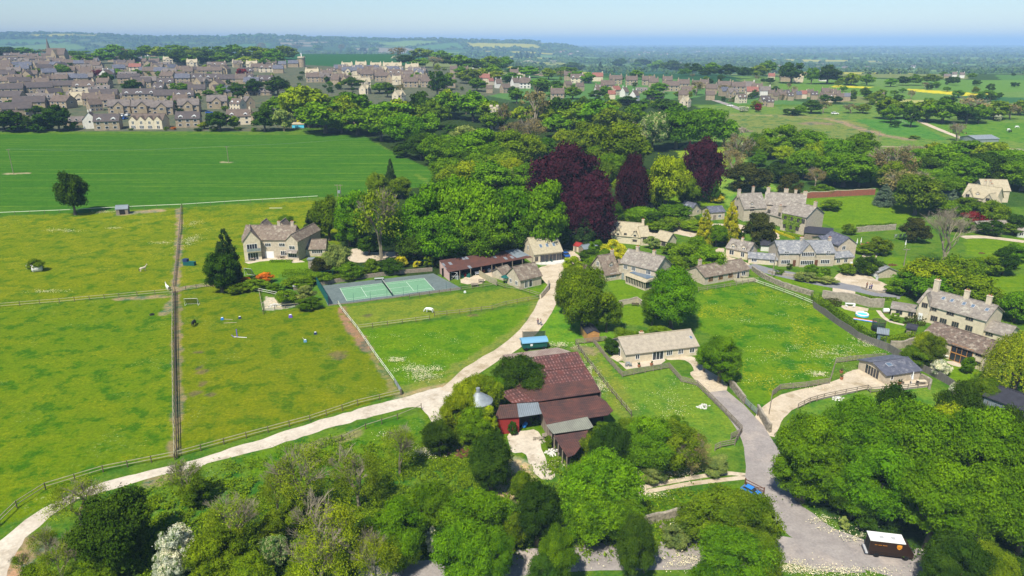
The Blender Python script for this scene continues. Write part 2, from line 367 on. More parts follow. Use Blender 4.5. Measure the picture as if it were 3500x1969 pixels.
paint('D', [(2300, 200), (2576, 202), (2700, 225), (2450, 235), (2330, 218)], (.13, .26, .04), mott=.1, jit=False)
paint('D', [(2380, 240), (2576, 246), (2700, 262), (2480, 258)], (.05, .15, .05), mott=.1, jit=False)
# middle right open grassland
paint('D', [(1560, 275), (1800, 265), (1960, 268), (2180, 262), (2700, 270), (2900, 420), (2200, 375), (1900, 360), (1820, 400), (1560, 330)], (.155, .25, .035), mott=.8)
paint('D', [(1780, 283), (2090, 290), (2240, 330), (2200, 372), (1900, 345), (1820, 310)], (.19, .24, .05), mott=.9)
paint('D', [(2150, 300), (2290, 300), (2390, 355), (2230, 340)], (.09, .24, .03), mott=.6)
paint('D', [(2330, 305), (2700, 310), (2800, 372), (2480, 352), (2400, 340)], (.12, .25, .02), mott=.8)
stroke('E', [(600, 960), (760, 1000), (960, 1070), (1180, 1130), (1420, 1170)], 7, (.36, .25, .15), .9)
stroke('E', [(0, 930), (300, 935), (600, 960), (800, 990)], 5, (.33, .28, .12), .7)
stroke('E', [(400, 1010), (480, 1000), (590, 1010)], 12, (.30, .21, .13), .8)
stroke('E', [(1170, 1240), (1540, 1245)], 4, (.42, .33, .20), .9); stroke('E', [(1960, 1225), (2576, 1270)], 5, (.36, .32, .14), .8)
stroke('C', [(1140, 900), (1600, 915), (2600, 925)], 4, (.36, .33, .13), .8); stroke('C', [(1150, 980), (1260, 980)], 14, (.28, .21, .12), .8)
paint('D', [(1240, 290), (1330, 300), (1490, 325), (1480, 345), (1330, 330)], (.42, .42, .02), mott=.2, flow=1)
paint('D', [(1400, 305), (1490, 318), (1520, 345), (1440, 345)], (.38, .40, .02), mott=.2, flow=1)
paint('D', [(1620, 370), (1830, 360), (1850, 420), (1640, 400)], (.24, .34, .02), mott=.5, flow=1)
paint('D', [(1850, 395), (2080, 385), (2100, 430), (1830, 520), (1800, 450)], (.19, .33, .04), mott=.8, flow=.5)
# wood floors
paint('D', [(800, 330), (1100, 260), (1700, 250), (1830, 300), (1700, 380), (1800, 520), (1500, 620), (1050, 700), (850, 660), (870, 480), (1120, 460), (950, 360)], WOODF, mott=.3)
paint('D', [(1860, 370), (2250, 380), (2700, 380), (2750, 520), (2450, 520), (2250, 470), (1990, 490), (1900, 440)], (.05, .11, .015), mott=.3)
# crop field
CROP = (.068, .19, .010)
paint('D', [(-900, 335), (915, 340), (960, 370), (1100, 432), (1115, 460), (1000, 480), (855, 493), (457, 521), (0, 543), (-900, 590)], CROP, stripe=1, mott=.15)
stroke('D', [(1050, 440), (1130, 500)], 3, (.2, .3, .03), .5)
stroke('F', [(60, 130), (280, 125)], 3.0, (.50, .40, .22), 1); stroke('A', [(2240, 1395), (2330, 1400)], 3, (.5, .4, .22), 1)
# paddocks
paint('D', [(-900, 590), (0, 545), (457, 523), (790, 505), (830, 520), (860, 600), (850, 660), (640, 660), (560, 715), (0, 775), (-900, 850)], PAST, mott=.85, flow=.45)
paint('D', [(-900, 850), (0, 775), (440, 737), (555, 715), (650, 737), (655, 785), (810, 770), (862, 770), (1008, 990), (1005, 995), (620, 1100), (440, 1150), (262, 1190), (0, 1330), (-500, 1700)], (.155, .205, .003), mott=.8, flow=.15)
paint('D', [(-900, 850), (0, 775), (440, 737), (440, 1150), (262, 1190), (0, 1330), (-500, 1700)], (.130, .21, .003), mott=1, flow=.3)
paint('D', [(872, 772), (1150, 740), (1290, 725), (1365, 755), (1120, 795), (900, 830)], (.19, .25, .02), mott=.5)
paint('D', [(900, 832), (1150, 800), (1365, 760), (1340, 835), (1250, 895), (1200, 925), (1130, 970), (1008, 980)], LUSH, mott=.6, flow=.25)
stroke('D', [(1365, 765), (1330, 820), (1240, 880), (1120, 950), (1010, 985)], 5, (.26, .26, .06), .6)
paint('D', [(1380, 770), (1480, 780), (1560, 860), (1500, 870), (1340, 870)], (.13, .28, .012), mott=.6, flow=.5)
paint('D', [(1750, 735), (1900, 712), (2060, 770), (2240, 890), (2100, 915), (2085, 955), (1940, 985), (1930, 1060), (1840, 950), (1870, 880), (1760, 830)], (.115, .235, .003), mott=1, flow=.85)
paint('D', [(1455, 880), (1540, 870), (1560, 930), (1690, 925), (1780, 975), (1870, 1090), (1850, 1130), (1700, 1150), (1540, 1040), (1500, 960)], (.15, .26, .018), mott=.7, flow=.25)
stroke('D', [(1480, 885), (1560, 1000), (1600, 1080)], 5, (.20, .24, .03), .7)
for k, pts in (('D', [(620, 660), (760, 650), (790, 690), (700, 700), (620, 700)]), ('I', [(190, 1070), (340, 1050), (600, 1165), (560, 1270), (330, 1290)]),
               ('L', [(1070, 140), (1260, 140), (1440, 260), (1300, 340), (1090, 300)]), ('D', [(2010, 500), (2230, 495), (2340, 540), (2160, 590), (2060, 560)]),
               ('K', [(640, 440), (720, 440), (900, 490), (1110, 470), (1290, 600), (1500, 700), (1150, 770), (800, 600)]), ('K', [(1320, 860), (1520, 830), (1800, 1010), (2100, 1080), (2250, 1250), (2060, 1330), (1520, 1030)]),
               ('D', [(2430, 600), (2700, 600), (2700, 700), (2430, 640)]), ('D', [(1880, 670), (2095, 722), (2092, 742), (1900, 690)]), ('D', [(2165, 745), (2280, 756), (2275, 762), (2160, 755)]),
               ('D', [(2430, 690), (2700, 690), (2700, 780), (2480, 760)]), ('J', [(1150, 970), (1440, 960), (1400, 1060), (1200, 1080)]),
               ('D', [(1640, 480), (1790, 480), (1820, 520), (1650, 515)]), ('H', [(1190, 1160), (1370, 1100), (1320, 1220), (1230, 1200)])):
    paint(k, pts, (.145, .26, .005), stripe=.25, mott=.25)
paint('D', [(700, 690), (800, 690), (805, 765), (690, 740)], (.09, .21, .02), mott=.8); paint('N', [(1180, 330), (1350, 345), (1700, 420), (1190, 470)], (.62, .54, .38), mott=.6)
paint('D', [(2300, 955), (2420, 1000), (2450, 1040), (2250, 1080), (2020, 1040), (2000, 1000)], (.13, .25, .02), mott=.7, flow=.3)
paint('D', [(1115, 960), (1480, 1060), (1500, 1100), (1300, 1250), (1130, 1200), (1000, 1150), (1060, 1000)], (.11, .20, .006), mott=.7)
# rough bank between track and lane
paint('D', [(280, 1235), (600, 1130), (1060, 1035), (1100, 1200), (950, 1290), (500, 1500), (-100, 1500), (60, 1400)], (.115, .215, .016), mott=1)
paint('D', [(600, 1150), (1050, 1040), (1090, 1150), (850, 1200), (640, 1200)], (.11, .22, .006), mott=.8)
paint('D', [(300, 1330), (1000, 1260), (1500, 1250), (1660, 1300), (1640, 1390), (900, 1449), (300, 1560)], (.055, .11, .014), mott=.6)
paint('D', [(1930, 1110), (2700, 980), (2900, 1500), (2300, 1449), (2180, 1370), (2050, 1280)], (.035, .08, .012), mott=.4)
paint('D', [(1600, 1245), (1900, 1215), (1960, 1300), (1960, 1360), (1650, 1380), (1620, 1310)], (.10, .21, .006), mott=.7)
for k, pts, w, c, op in (('D', [(452, 525), (450, 600), (446, 680), (440, 735), (470, 722), (560, 716)], 2.2, (.34, .25, .15), .9), ('D', [(446, 745), (447, 900), (447, 1140)], 2.0, (.30, .22, .13), .75),
                      ('D', [(300, 752), (400, 746), (440, 745), (415, 790)], 2.6, (.34, .26, .15), .8), ('D', [(860, 775), (885, 830), (930, 880)], 2.6, (.33, .20, .11), 1), ('D', [(930, 880), (990, 980)], 1.4, (.30, .24, .12), .6),
                      ('D', [(310, 538), (350, 534), (400, 530)], 5, (.38, .29, .17), .9), ('D', [(1015, 1000), (1120, 975)], 4, (.45, .34, .18), .8), ('O', [(120, 1300), (220, 1400)], 4, (.50, .30, .17), 1),
                      ('D', [(380, 1215), (460, 1190)], 2.5, (.36, .26, .15), .7), ('D', [(760, 1130), (900, 1090)], 3, (.32, .26, .14), .6), ('D', [(1300, 1170), (1290, 1240)], 5, (.55, .42, .22), 1), ('M', [(1720, 120), (1860, 150)], 4, (.30, .24, .14), .7),
                      ('O', [(300, 1100), (380, 1220)], 3, (.40, .27, .16), .8), ('K', [(1, 0), (2, 0)], .1, (.3, .2, .1), .1)):
    stroke(k, pts, w, c, op)
for k, x, y, r in (('N', 550, 1100, 1.6), ('N', 480, 1310, 1.8), ('N', 640, 1330, 1.2), ('N', 560, 1220, 1.3), ('N', 520, 1050, .9), ('N', 1930, 930, 2.5), ('H', 640, 1410, 1.6), ('N', 2230, 530, 1.4), ('N', 510, 900, 1)):
    blob(k, x, y, r, (.16, .13, .06), .8)
ncol, nrow = TH.shape[1], TH.shape[0]
ii = (np.arange(nrow-1)[:, None]*ncol+np.arange(ncol-1)[None, :]).ravel()
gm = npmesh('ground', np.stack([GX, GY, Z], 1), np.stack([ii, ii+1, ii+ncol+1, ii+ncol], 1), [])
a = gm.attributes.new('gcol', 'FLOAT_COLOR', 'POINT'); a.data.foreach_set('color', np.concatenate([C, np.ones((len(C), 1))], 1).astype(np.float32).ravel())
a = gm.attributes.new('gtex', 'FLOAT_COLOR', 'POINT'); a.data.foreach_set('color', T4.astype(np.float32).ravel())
gm.polygons.foreach_set('use_smooth', np.ones(len(ii), bool))
ground = bpy.data.objects.new('ground', gm); COL.objects.link(ground); st(ground)
m, n, out = new_mat('grassland'); pos = nd(n, 'ShaderNodeNewGeometry').outputs['Position']
ac = nd(n, 'ShaderNodeAttribute'); ac.attribute_name = 'gcol'; at = nd(n, 'ShaderNodeAttribute'); at.attribute_name = 'gtex'
sp = nd(n, 'ShaderNodeSeparateColor'); n.links.new(at.outputs['Color'], sp.inputs[0])
col = ac.outputs['Color']
st1 = noise(n, pos, 1, 3, .6, ((.012, .42, .1), (0, 0, R(-3.5)))); st2 = noise(n, pos, 1, 4, .65, ((.02, 1.3, .1), (0, 0, R(-3.5))))
sm = mixc(n, (.70, .82, .8), (2.5, 1.45, 2.4), mul(n, ramp(n, st1, .46, .72), ramp(n, st2, .42, .62)))
col = mixc(n, col, mixc(n, col, sm, 1.0, 'MULTIPLY'), sp.outputs[0])
mo = ramp(n, noise(n, pos, .20, 6, .72), .50, .59)
col = mixc(n, col, mixc(n, col, (.36, .70, .8), 1.0, 'MULTIPLY'), mul(n, mo, sp.outputs[1]))
mo2 = ramp(n, noise(n, pos, .055, 4, .6), .42, .7)
col = mixc(n, col, mixc(n, col, (1.2, 1.04, 1.2), 1.0, 'MULTIPLY'), mul(n, mo2, sp.outputs[1]))
fl = mul(n, ramp(n, noise(n, pos, 2.0, 3, .7), .50, .60), ramp(n, noise(n, pos, .11, 3, .6), .48, .60))
col = mixc(n, col, (.46, .40, .01), mul(n, mul(n, fl, sp.outputs[2]), .8))
wh = mul(n, ramp(n, noise(n, pos, 2.0, 3, .75), .60, .66), ramp(n, noise(n, pos, .09, 2, .6), .58, .64))
col = mixc(n, col, (.42, .52, .30), mul(n, mul(n, wh, sp.outputs[1]), .6))
fn = ramp(n, noise(n, pos, 1.5, 5, .8), .30, .70)
col = mixc(n, col, mixc(n, (.50, .56, .5), (1.22, 1.16, 1.25), fn), 1.0, 'MULTIPLY')
fm = ramp(n, noise(n, pos, .35, 4, .75), .35, .65)
col = mixc(n, col, mixc(n, (.80, .88, .9), (1.14, 1.06, 1.0), fm), 1.0, 'MULTIPLY')
b = nd(n, 'ShaderNodeBsdfPrincipled'); b.inputs['Roughness'].default_value = .95; b.inputs['Specular IOR Level'].default_value = .05
n.links.new(col, b.inputs['Base Color'])
bp = nd(n, 'ShaderNodeBump'); bp.inputs['Strength'].default_value = .55; bp.inputs['Distance'].default_value = .35
n.links.new(noise(n, pos, 1.1, 4, .7), bp.inputs['Height']); n.links.new(bp.outputs[0], b.inputs['Normal'])
n.links.new(b.outputs[0], out.inputs[0]); gm.materials.append(m)
# ---------------------------------------------------------------- sheets laid on the ground
M['gravel'] = surf('cream_gravel', (.60, .51, .38), (.50, .41, .29), .35, c3=(.38, .30, .19), s3=.2, world=True, bump=.3, sb=4)
M['track'] = surf('pale_track', (.62, .55, .44), (.52, .45, .35), .3, c3=(.40, .33, .24), s3=.25, world=True, bump=.2, sb=4)
M['tarmac'] = surf('dusty_tarmac', (.34, .305, .28), (.27, .24, .225), .5, c3=(.42, .36, .31), s3=.1, world=True, bump=.2, sb=6)
M['tarmac_far'] = surf('grey_tarmac', (.24, .24, .25), (.20, .20, .21), .3, world=True)
M['paving'] = surf('stone_paving', (.58, .50, .38), (.48, .41, .31), .8, world=True)
M['court_grey'] = surf('court_surround', (.15, .19, .185), (.12, .155, .15), .2, world=True)
M['court_green'] = surf('court_green', (.17, .34, .20), (.15, .31, .18), .25, world=True)
M['line'] = surf('line_paint', (.62, .72, .58)); M['shale'] = surf('dark_earth', (.17, .13, .10), (.12, .09, .07), .5, world=True)
def smooth_poly(P, it=1):
    for _ in range(it):
        Q = []
        for i in range(len(P)):
            a = Vector(P[i]); b2 = Vector(P[(i+1) % len(P)]); Q += [a*.75+b2*.25, a*.25+b2*.75]
        P = Q
    return P
def sheet(name, k, pts, mat, dz=.01, sm=1, label=None, kind='structure', jit=.2):
    P = [Vector(g(k, x, y)[:2]) for x, y in pts]; P = smooth_poly(P, sm) if sm else P; Q = []
    for i in range(len(P)):
        a = P[i]; b2 = P[(i+1) % len(P)]; s = max(1, int((b2-a).length/1.2))
        for j in range(s):
            q = a.lerp(b2, j/s); e = jit if sm else 0
            Q.append((q.x+(float(vn(q.x*.8, q.y*.8, 41))-.5)*e*4, q.y+(float(vn(q.x*.8, q.y*.8, 42))-.5)*e*4))
    V3 = [Vector((x, y, 0)) for x, y in Q]; tr = tessellate_polygon([V3])
    mb = MB(); mb.add([(x, y, float(gz(x, y))+dz) for x, y in Q], [t if (V3[t[1]]-V3[t[0]]).cross(V3[t[2]]-V3[t[0]]).z > 0 else t[::-1] for t in tr])
    return st(mb.obj(name, mat), kind, label)
def strip(name, k, pts, w, mat, dz=.01, label=None):
    P = [Vector(g(k, x, y)[:2]) for x, y in pts]; Q = []
    for i in range(len(P)-1):
        p0 = P[max(i-1, 0)]; p1 = P[i]; p2 = P[i+1]; p3 = P[min(i+2, len(P)-1)]; s = max(2, int((p2-p1).length/3))
        for j in range(s):
            t = j/s; Q.append(.5*((2*p1)+(p2-p0)*t+(2*p0-5*p1+4*p2-p3)*t*t+(3*p1-p0-3*p2+p3)*t**3))
    Q.append(P[-1]); vs = []; N = len(Q)
    for i, q in enumerate(Q):
        d = (Q[min(i+1, N-1)]-Q[max(i-1, 0)]).normalized(); nn = Vector((-d.y, d.x)); ww = w if not isinstance(w, tuple) else w[0]+(w[1]-w[0])*i/(N-1)
        for s in (-.5, .5):
            r = q+nn*(ww*s*(1+(float(vn(q.x*.7+s*9, q.y*.7, 4))-.5)*.18)); vs.append((r.x, r.y, float(gz(r.x, r.y))+dz))
    mb = MB(); mb.add(vs, [(2*i, 2*i+2, 2*i+3, 2*i+1) for i in range(N-1)])
    o = mb.obj(name, mat); return st(o, 'structure', label)
sheet('track', 'O', [(-500, 1500), (-200, 1300), (0, 1090), (200, 920), (450, 740), (750, 610), (1100, 480), (1450, 400), (1750, 335), (2100, 230), (2560, 92), (2880, -16), (3200, -116), (3520, -208), (3840, -296), (4120, -368), (4400, -448), (4540, -448), (4560, -308), (4480, -108), (4340, -84), (4296, -188), (4200, -260), (4040, -236), (3760, -168), (3440, -76), (3120, 20), (2800, 124), (2560, 196),
                 (2100, 310), (1700, 425), (1200, 550), (860, 640), (560, 800), (330, 1000), (130, 1240), (60, 1448), (30, 1700)], 'track')
strip('driveway', 'D', [(1442, 640), (1428, 672), (1404, 710), (1382, 750), (1358, 795), (1330, 832), (1285, 872), (1235, 902), (1190, 930), (1160, 958), (1125, 985)], (6, 3.6), 'gravel', .014)
sheet('forecourt', 'H', [(1290, 920), (1540, 870), (1530, 770), (1560, 735), (1640, 760), (1700, 800), (1720, 850), (1660, 900), (1560, 960), (1550, 1040), (1480, 1100), (1400, 1110), (1340, 1060), (1325, 1000)], 'gravel', .022)
sheet('yard', 'H', [(510, 1030), (700, 1000), (900, 940), (1050, 900), (1050, 960), (900, 1010), (740, 1060), (720, 1090), (520, 1095)], 'gravel', .012)
sheet('driveway', 'G', [(1410, 800), (1500, 720), (1620, 770), (1800, 770), (2170, 745), (2190, 790), (2000, 810), (1870, 825), (1780, 850), (1640, 870), (1520, 880), (1440, 850)], 'gravel', .012)
sheet('patio', 'G', [(395, 870), (580, 845), (600, 800), (820, 800), (960, 850), (1010, 870), (900, 880), (740, 850), (560, 865), (440, 890)], 'paving', .014, sm=0)
sheet('driveway', 'L', [(1760, 640), (1840, 640), (1900, 720), (2000, 800), (2165, 900), (2165, 980), (2150, 1030), (2010, 1046), (1900, 930), (1840, 880), (1790, 810), (1830, 770), (1800, 700), (1720, 672), (1560, 680), (1540, 655)], 'gravel', .012)
strip('lane', 'D', [(1800, 985), (1840, 1022), (1872, 1058), (1895, 1090), (1915, 1130), (1922, 1180), (1935, 1230), (1970, 1280), (2030, 1330), (2110, 1375), (2250, 1410), (2450, 1440), (2600, 1452)], (4.6, 7.6), 'tarmac', .024)
strip('lane', 'D', [(2150, 1400), (2050, 1400), (1960, 1380), (1850, 1392), (1700, 1396), (1500, 1400), (1340, 1412), (1150, 1432), (900, 1460)], (6.0, 4.6), 'tarmac', .03)
strip('driveway', 'K', [(-60, 1720), (-20, 1620), (30, 1520), (120, 1440), (240, 1370), (420, 1320), (640, 1280), (820, 1220), (900, 1180)], (4.2, 5.2), 'gravel', .016)
sheet('forecourt', 'K', [(750, 1110), (900, 1065), (980, 1062), (1000, 1110), (1190, 1215), (1230, 1270), (1000, 1265), (820, 1290), (720, 1290), (730, 1200)], 'gravel', .02)
sheet('patio', 'K', [(1190, 1220), (1500, 1165), (1610, 1200), (1620, 1245), (1400, 1270), (1240, 1290)], 'paving', .024, sm=0)
sheet('patio', 'L', [(1070, 700), (1145, 712), (1440, 672), (1530, 655), (1545, 685), (1500, 720), (1150, 775)], 'paving', .02, sm=0)
strip('lane', 'I', [(1650, 900), (1800, 945), (1950, 975), (2200, 1020), (2400, 1065), (2576, 1110)], (5, 5.4), 'tarmac_far', .014)
strip('lane', 'K', [(-10, 75), (200, 125), (420, 175), (640, 215), (860, 250), (1080, 300), (1330, 345)], 5.4, 'tarmac_far', .018)
M['tarmac_far'] = M['tarmac']
sheet('forecourt', 'K', [(650, 205), (640, 165), (720, 90), (800, 70), (960, 85), (1090, 160), (1160, 200), (1280, 260), (1380, 290), (1340, 335), (1180, 300), (900, 262)], 'gravel', .012)
sheet('forecourt', 'K', [(650, 240), (880, 275), (870, 370), (650, 315)], 'gravel', .012, sm=0)
strip('driveway', 'J', [(890, 1110), (960, 1020), (1030, 950), (1060, 900), (1000, 860)], 4, 'paving', .022)
sheet('forecourt', 'J', [(950, 850), (1040, 850), (1180, 890), (1100, 950), (950, 905)], 'gravel', .016)
sheet('courtyard', 'I', [(560, 520), (830, 525), (1110, 490), (1590, 480), (1640, 560), (1560, 610), (1300, 590), (1100, 625), (960, 600), (820, 560)], 'gravel', .012)
sheet('courtyard', 'I', [(1760, 590), (1900, 560), (1960, 600), (1940, 650), (1780, 640)], 'gravel', .012); sheet('driveway', 'I', [(620, 555), (720, 555), (720, 620), (640, 650)], 'gravel', .014)
sheet('driveway', 'I', [(1320, 730), (1410, 730), (1400, 800), (1650, 880), (1650, 910), (1340, 860), (1300, 800)], 'gravel', .016)
sheet('yard', 'M', [(960, 990), (1130, 950), (1280, 940), (1310, 1010), (1310, 1100), (1370, 1250), (1450, 1380), (1440, 1430), (1340, 1450), (1260, 1400), (1200, 1230), (1150, 1170), (1040, 1180), (1000, 1090)], 'track', .012)
sheet('path', 'M', [(430, 1000), (520, 1020), (640, 1090), (640, 1150), (500, 1160), (420, 1090)], 'gravel', .012)
strip('path', 'Q', [(190, 580), (400, 530), (700, 475), (1000, 425), (1180, 415), (1380, 440)], 1.0, 'gravel', .012); strip('path', 'Q', [(190, 610), (400, 585), (700, 530), (1000, 490), (1180, 470), (1380, 450)], 1.0, 'gravel', .012)
strip('road', 'C', [(2040, 775), (2150, 810), (2250, 845), (2340, 880)], 6, 'tarmac', .1); strip('path', 'E', [(1460, 935), (1530, 985), (1700, 1060), (1850, 1120), (1960, 1160)], 4, 'gravel', .1)
strip('path', 'J', [(1950, 770), (2150, 765), (2350, 785), (2576, 815)], 4, 'gravel', .05); strip('path', 'K', [(1110, 475), (1160, 540), (1240, 590), (1370, 620)], 1.1, 'paving', .02)
sheet('patio', 'K', [(715, 420), (900, 430), (990, 470), (950, 490), (860, 485), (740, 460)], 'paving', .02); sheet('patio', 'K', [(1800, 985), (1900, 990), (1960, 1030), (1940, 1050), (1830, 1020)], 'paving', .02)
sheet('path', 'M', [(380, 450), (310, 560), (200, 600), (0, 655), (-400, 740), (-400, 640), (0, 560)], 'shale', .011) if False else None
# tennis court
TO = g('P', 1159.2, 985.5); TB = g('P', 1447.3, 950.9); ta = math.atan2(TB.y-TO.y, TB.x-TO.x)
cc = (g('P', 1159.2, 985.5)+g('P', 1487, 990.6)+g('P', 1447.3, 950.9)+g('P', 1188.1, 1028))/4
court = sheet('court_surface', 'G', [(1150, 1110), (2300, 985), (2576, 1130), (2570, 1150), (1240, 1312)], 'court_grey', .01, sm=0)
TM = Matrix.Translation((cc.x, cc.y, 0)) @ Matrix.Rotation(ta, 4, 'Z')
mb = MB(); mb.add([TM @ Vector(v) for v in ((-11.9, -5.5, .018), (11.9, -5.5, .018), (11.9, 5.5, .018), (-11.9, 5.5, .018))], [(0, 1, 2, 3)]); st(mb.obj('court_surface', 'court_green'))
mb = MB()
def cl(x0, y0, x1, y1):
    mb.add([TM @ Vector(v) for v in ((x0-.05, y0-.05, .026), (x1+.05, y0-.05, .026), (x1+.05, y1+.05, .026), (x0-.05, y1+.05, .026))], [(0, 1, 2, 3)])
for q in ((-11.9, -5.5, 11.9, -5.5), (-11.9, 5.5, 11.9, 5.5), (-11.9, -4.1, 11.9, -4.1), (-11.9, 4.1, 11.9, 4.1), (-11.9, -5.35, -11.9, 5.35), (11.9, -5.35, 11.9, 5.35), (-6.4, -4, -6.4, 4), (6.4, -4, 6.4, 4), (-6.3, 0, 6.3, 0)): cl(*q)
st(mb.obj('court_markings', 'line'))
# ---------------------------------------------------------------- vegetation prototypes
def rot_quads(P, Nn, size, asp=.75):
    n = len(P); r = rng.normal(size=(n, 3)); t = np.cross(Nn, r); t /= np.linalg.norm(t, axis=1)[:, None]+1e-9; b = np.cross(Nn, t)
    s = (size*rng.uniform(.6, 1.3, n))[:, None]
    V = np.stack([P-t*s, P-b*s*asp, P+t*s, P+b*s*asp], 1)
    V += rng.normal(size=V.shape)*(size*.12 if np.isscalar(size) else .002)
    return V.reshape(-1, 3)
def crown(name, kind, leaf, nl, per, seed):
    global rng
    rng = np.random.default_rng(seed); Pc = []; Rr = []
    if kind in ('broad', 'tall', 'shrub', 'sparse', 'cascade'):
        zb = {'broad': .06, 'tall': .04, 'shrub': -.08, 'sparse': .18, 'cascade': .0}[kind]
        while len(Pc) < nl:
            d = rng.normal(size=3); d /= np.linalg.norm(d)
            if d[2] < -.85: continue
            r = rng.uniform(.45, 1)**.5*rng.uniform(.72, .88); q = d*r; up = q[2]
            w = .45*(1-.22*max(up, 0)**2); w *= (.92+.30*math.sin(seed*1.7+math.atan2(d[1], d[0])*2)*.5+.12*math.sin(seed+5*math.atan2(d[1], d[0])))
            p = np.array([q[0]*w*1.12, q[1]*w*1.12, zb+(1-zb)*(.5+q[2]*.46)])
            Pc.append(p); Rr.append(rng.uniform(.06, .15)*(1.1 if kind == 'broad' else 1))
        flat = .62 if kind == 'broad' else .8
    elif kind in ('cone', 'column'):
        for i in range(nl):
            z = rng.uniform(.03, .97)**(1.1); a = rng.uniform(0, 6.283)
            rr = (.46*(1-z)**.75 if kind == 'cone' else .40*(1-z**3)**.8*(.75+.25*(1-z)))*rng.uniform(.65, 1)
            Pc.append(np.array([rr*math.cos(a), rr*math.sin(a), z])); Rr.append(.10*(1.15-z)+.02)
        flat = .6
    Pc = np.array(Pc); Rr = np.array(Rr); lump = rng.uniform(0, 1, len(Pc)); wt = Rr**2; cnt = np.maximum(3, (per*len(Pc)*wt/wt.sum()).astype(int)); idx = np.repeat(np.arange(len(Pc)), cnt); n = len(idx)
    d = rng.normal(size=(n, 3)); d[:, 2] = d[:, 2]*.85+.36; d /= np.linalg.norm(d, axis=1)[:, None]
    bq = np.sin(d[:, 0]*6.5+idx*1.3)*np.sin(d[:, 1]*6.5+idx*2.1)*np.sin(d[:, 2]*6+idx)+.6*np.sin(d[:, 0]*15+idx*3.1)*np.sin(d[:, 1]*15+idx)*np.sin(d[:, 2]*14+idx*1.7)
    if kind != 'sparse': kp = bq > -.22+rng.uniform(-.15, .15, n); idx = idx[kp]; d = d[kp]; bq = bq[kp]; n = len(idx)
    bump = 1+.30*bq
    rad = rng.uniform(.84, 1.06, n)*bump*np.where(rng.uniform(0, 1, n) < .12, rng.uniform(1.0, 1.35, n), 1)
    if kind == 'sparse': rad = rng.uniform(.2, 1.15, n)
    P = Pc[idx]+d*(Rr[idx]*rad)[:, None]*np.array([1, 1, flat])
    if kind == 'cascade': P[:, 2] -= np.abs(rng.normal(size=n))*.10*np.hypot(P[:, 0], P[:, 1])/.4
    P[:, 2] = np.maximum(P[:, 2], .01)
    Nn = d+rng.normal(size=(n, 3))*.62
    if kind == 'cascade': Nn[:, 2] *= .3
    Nn /= np.linalg.norm(Nn, axis=1)[:, None]
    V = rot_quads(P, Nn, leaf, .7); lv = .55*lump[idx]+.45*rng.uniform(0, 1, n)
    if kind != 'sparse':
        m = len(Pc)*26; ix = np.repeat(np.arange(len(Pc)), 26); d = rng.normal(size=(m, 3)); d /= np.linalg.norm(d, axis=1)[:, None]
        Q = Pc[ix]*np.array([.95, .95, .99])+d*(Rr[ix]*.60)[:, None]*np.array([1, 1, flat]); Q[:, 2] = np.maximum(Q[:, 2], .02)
        V = np.concatenate([V, rot_quads(Q, d, Rr[ix]*.45, .9)]); lv = np.concatenate([lv, lump[ix]*.5])  # inner leaves get a darker tone, painting shade into the crown gaps
    F4 = np.arange(len(V)).reshape(-1, 4)
    return npmesh(name, V, F4, [M['leaf_maple']], lv)
def willow(name, leaf, n, seed):
    global rng
    rng = np.random.default_rng(seed); S = 230; Q = []; Nn = []
    for i in range(S):
        a = rng.uniform(0, 6.283); r = rng.uniform(.05, 1)**.5*.45; z0 = .98-.5*(r/.45)**2*rng.uniform(.6, 1.1); ln = rng.uniform(.25, .6)*min(1, r/.2+.2)
        m = n//S; t = rng.uniform(0, 1, m); x = r*math.cos(a)*(1+.12*t); y = r*math.sin(a)*(1+.12*t); z = np.maximum(z0-ln*t, .02)
        Q.append(np.stack([x+rng.normal(size=m)*.012, y+rng.normal(size=m)*.012, z], 1)); Nn.append(np.tile([math.cos(a), math.sin(a), .25], (m, 1)))
    P = np.concatenate(Q); Nn = np.concatenate(Nn)+rng.normal(size=P.shape)*.35; Nn /= np.linalg.norm(Nn, axis=1)[:, None]
    return npmesh(name, rot_quads(P, Nn, leaf, .5), np.arange(len(P)*4).reshape(-1, 4), [M['leaf_willow']], rng.uniform(0, 1, len(P)))
def twigs(name, seed, depth=6, spread=.55, rad0=.03):
    rnd = random.Random(seed); mb = MB()
    def br(p, d, ln, r, k):
        q = p+d*ln*.5+Vector((rnd.uniform(-1, 1), rnd.uniform(-1, 1), 0))*ln*.06; e = q+d*ln*.5
        mb.tube([p, q, e], [r, r*.85, r*.68], 3 if k < depth-1 else 5)
        if k == 0: return
        for i in range(3 if k > 1 else 4):
            a = rnd.uniform(0, 6.283); nv = (d+Vector((math.cos(a), math.sin(a), rnd.uniform(-.2, .45)))*spread*rnd.uniform(.6, 1.3)).normalized()
            br(p.lerp(e, rnd.uniform(.55, 1)) if i else e, nv, ln*rnd.uniform(.62, .86), r*.6, k-1)
    br(Vector((0, 0, -.02)), Vector((0, 0, 1)), .24, rad0, depth); 
    zs = max(v[2] for v in mb.v); xs = max(max(abs(v[0]), abs(v[1])) for v in mb.v)
    mb.v = [(v[0]*.5/xs, v[1]*.5/xs, v[2]/zs) for v in mb.v]; return mb.mesh(name, 'twig')
def trunk(name, seed, h=.5, r=.035):
    rnd = random.Random(seed); mb = MB(); mb.tube([(0, 0, -.03), (.005, 0, .12), (0, .01, .3), (.01, 0, h)], [r*1.5, r, r*.8, r*.4], 7)
    for i in range(6):
        a = i*1.05+rnd.random(); z = rnd.uniform(.15, .35); mb.tube([(0, 0, z), (.12*math.cos(a), .12*math.sin(a), z+.13), (.26*math.cos(a), .26*math.sin(a), z+.32)], [r*.5, r*.35, r*.12], 5)
    return mb.mesh(name, 'bark')
CR = {}
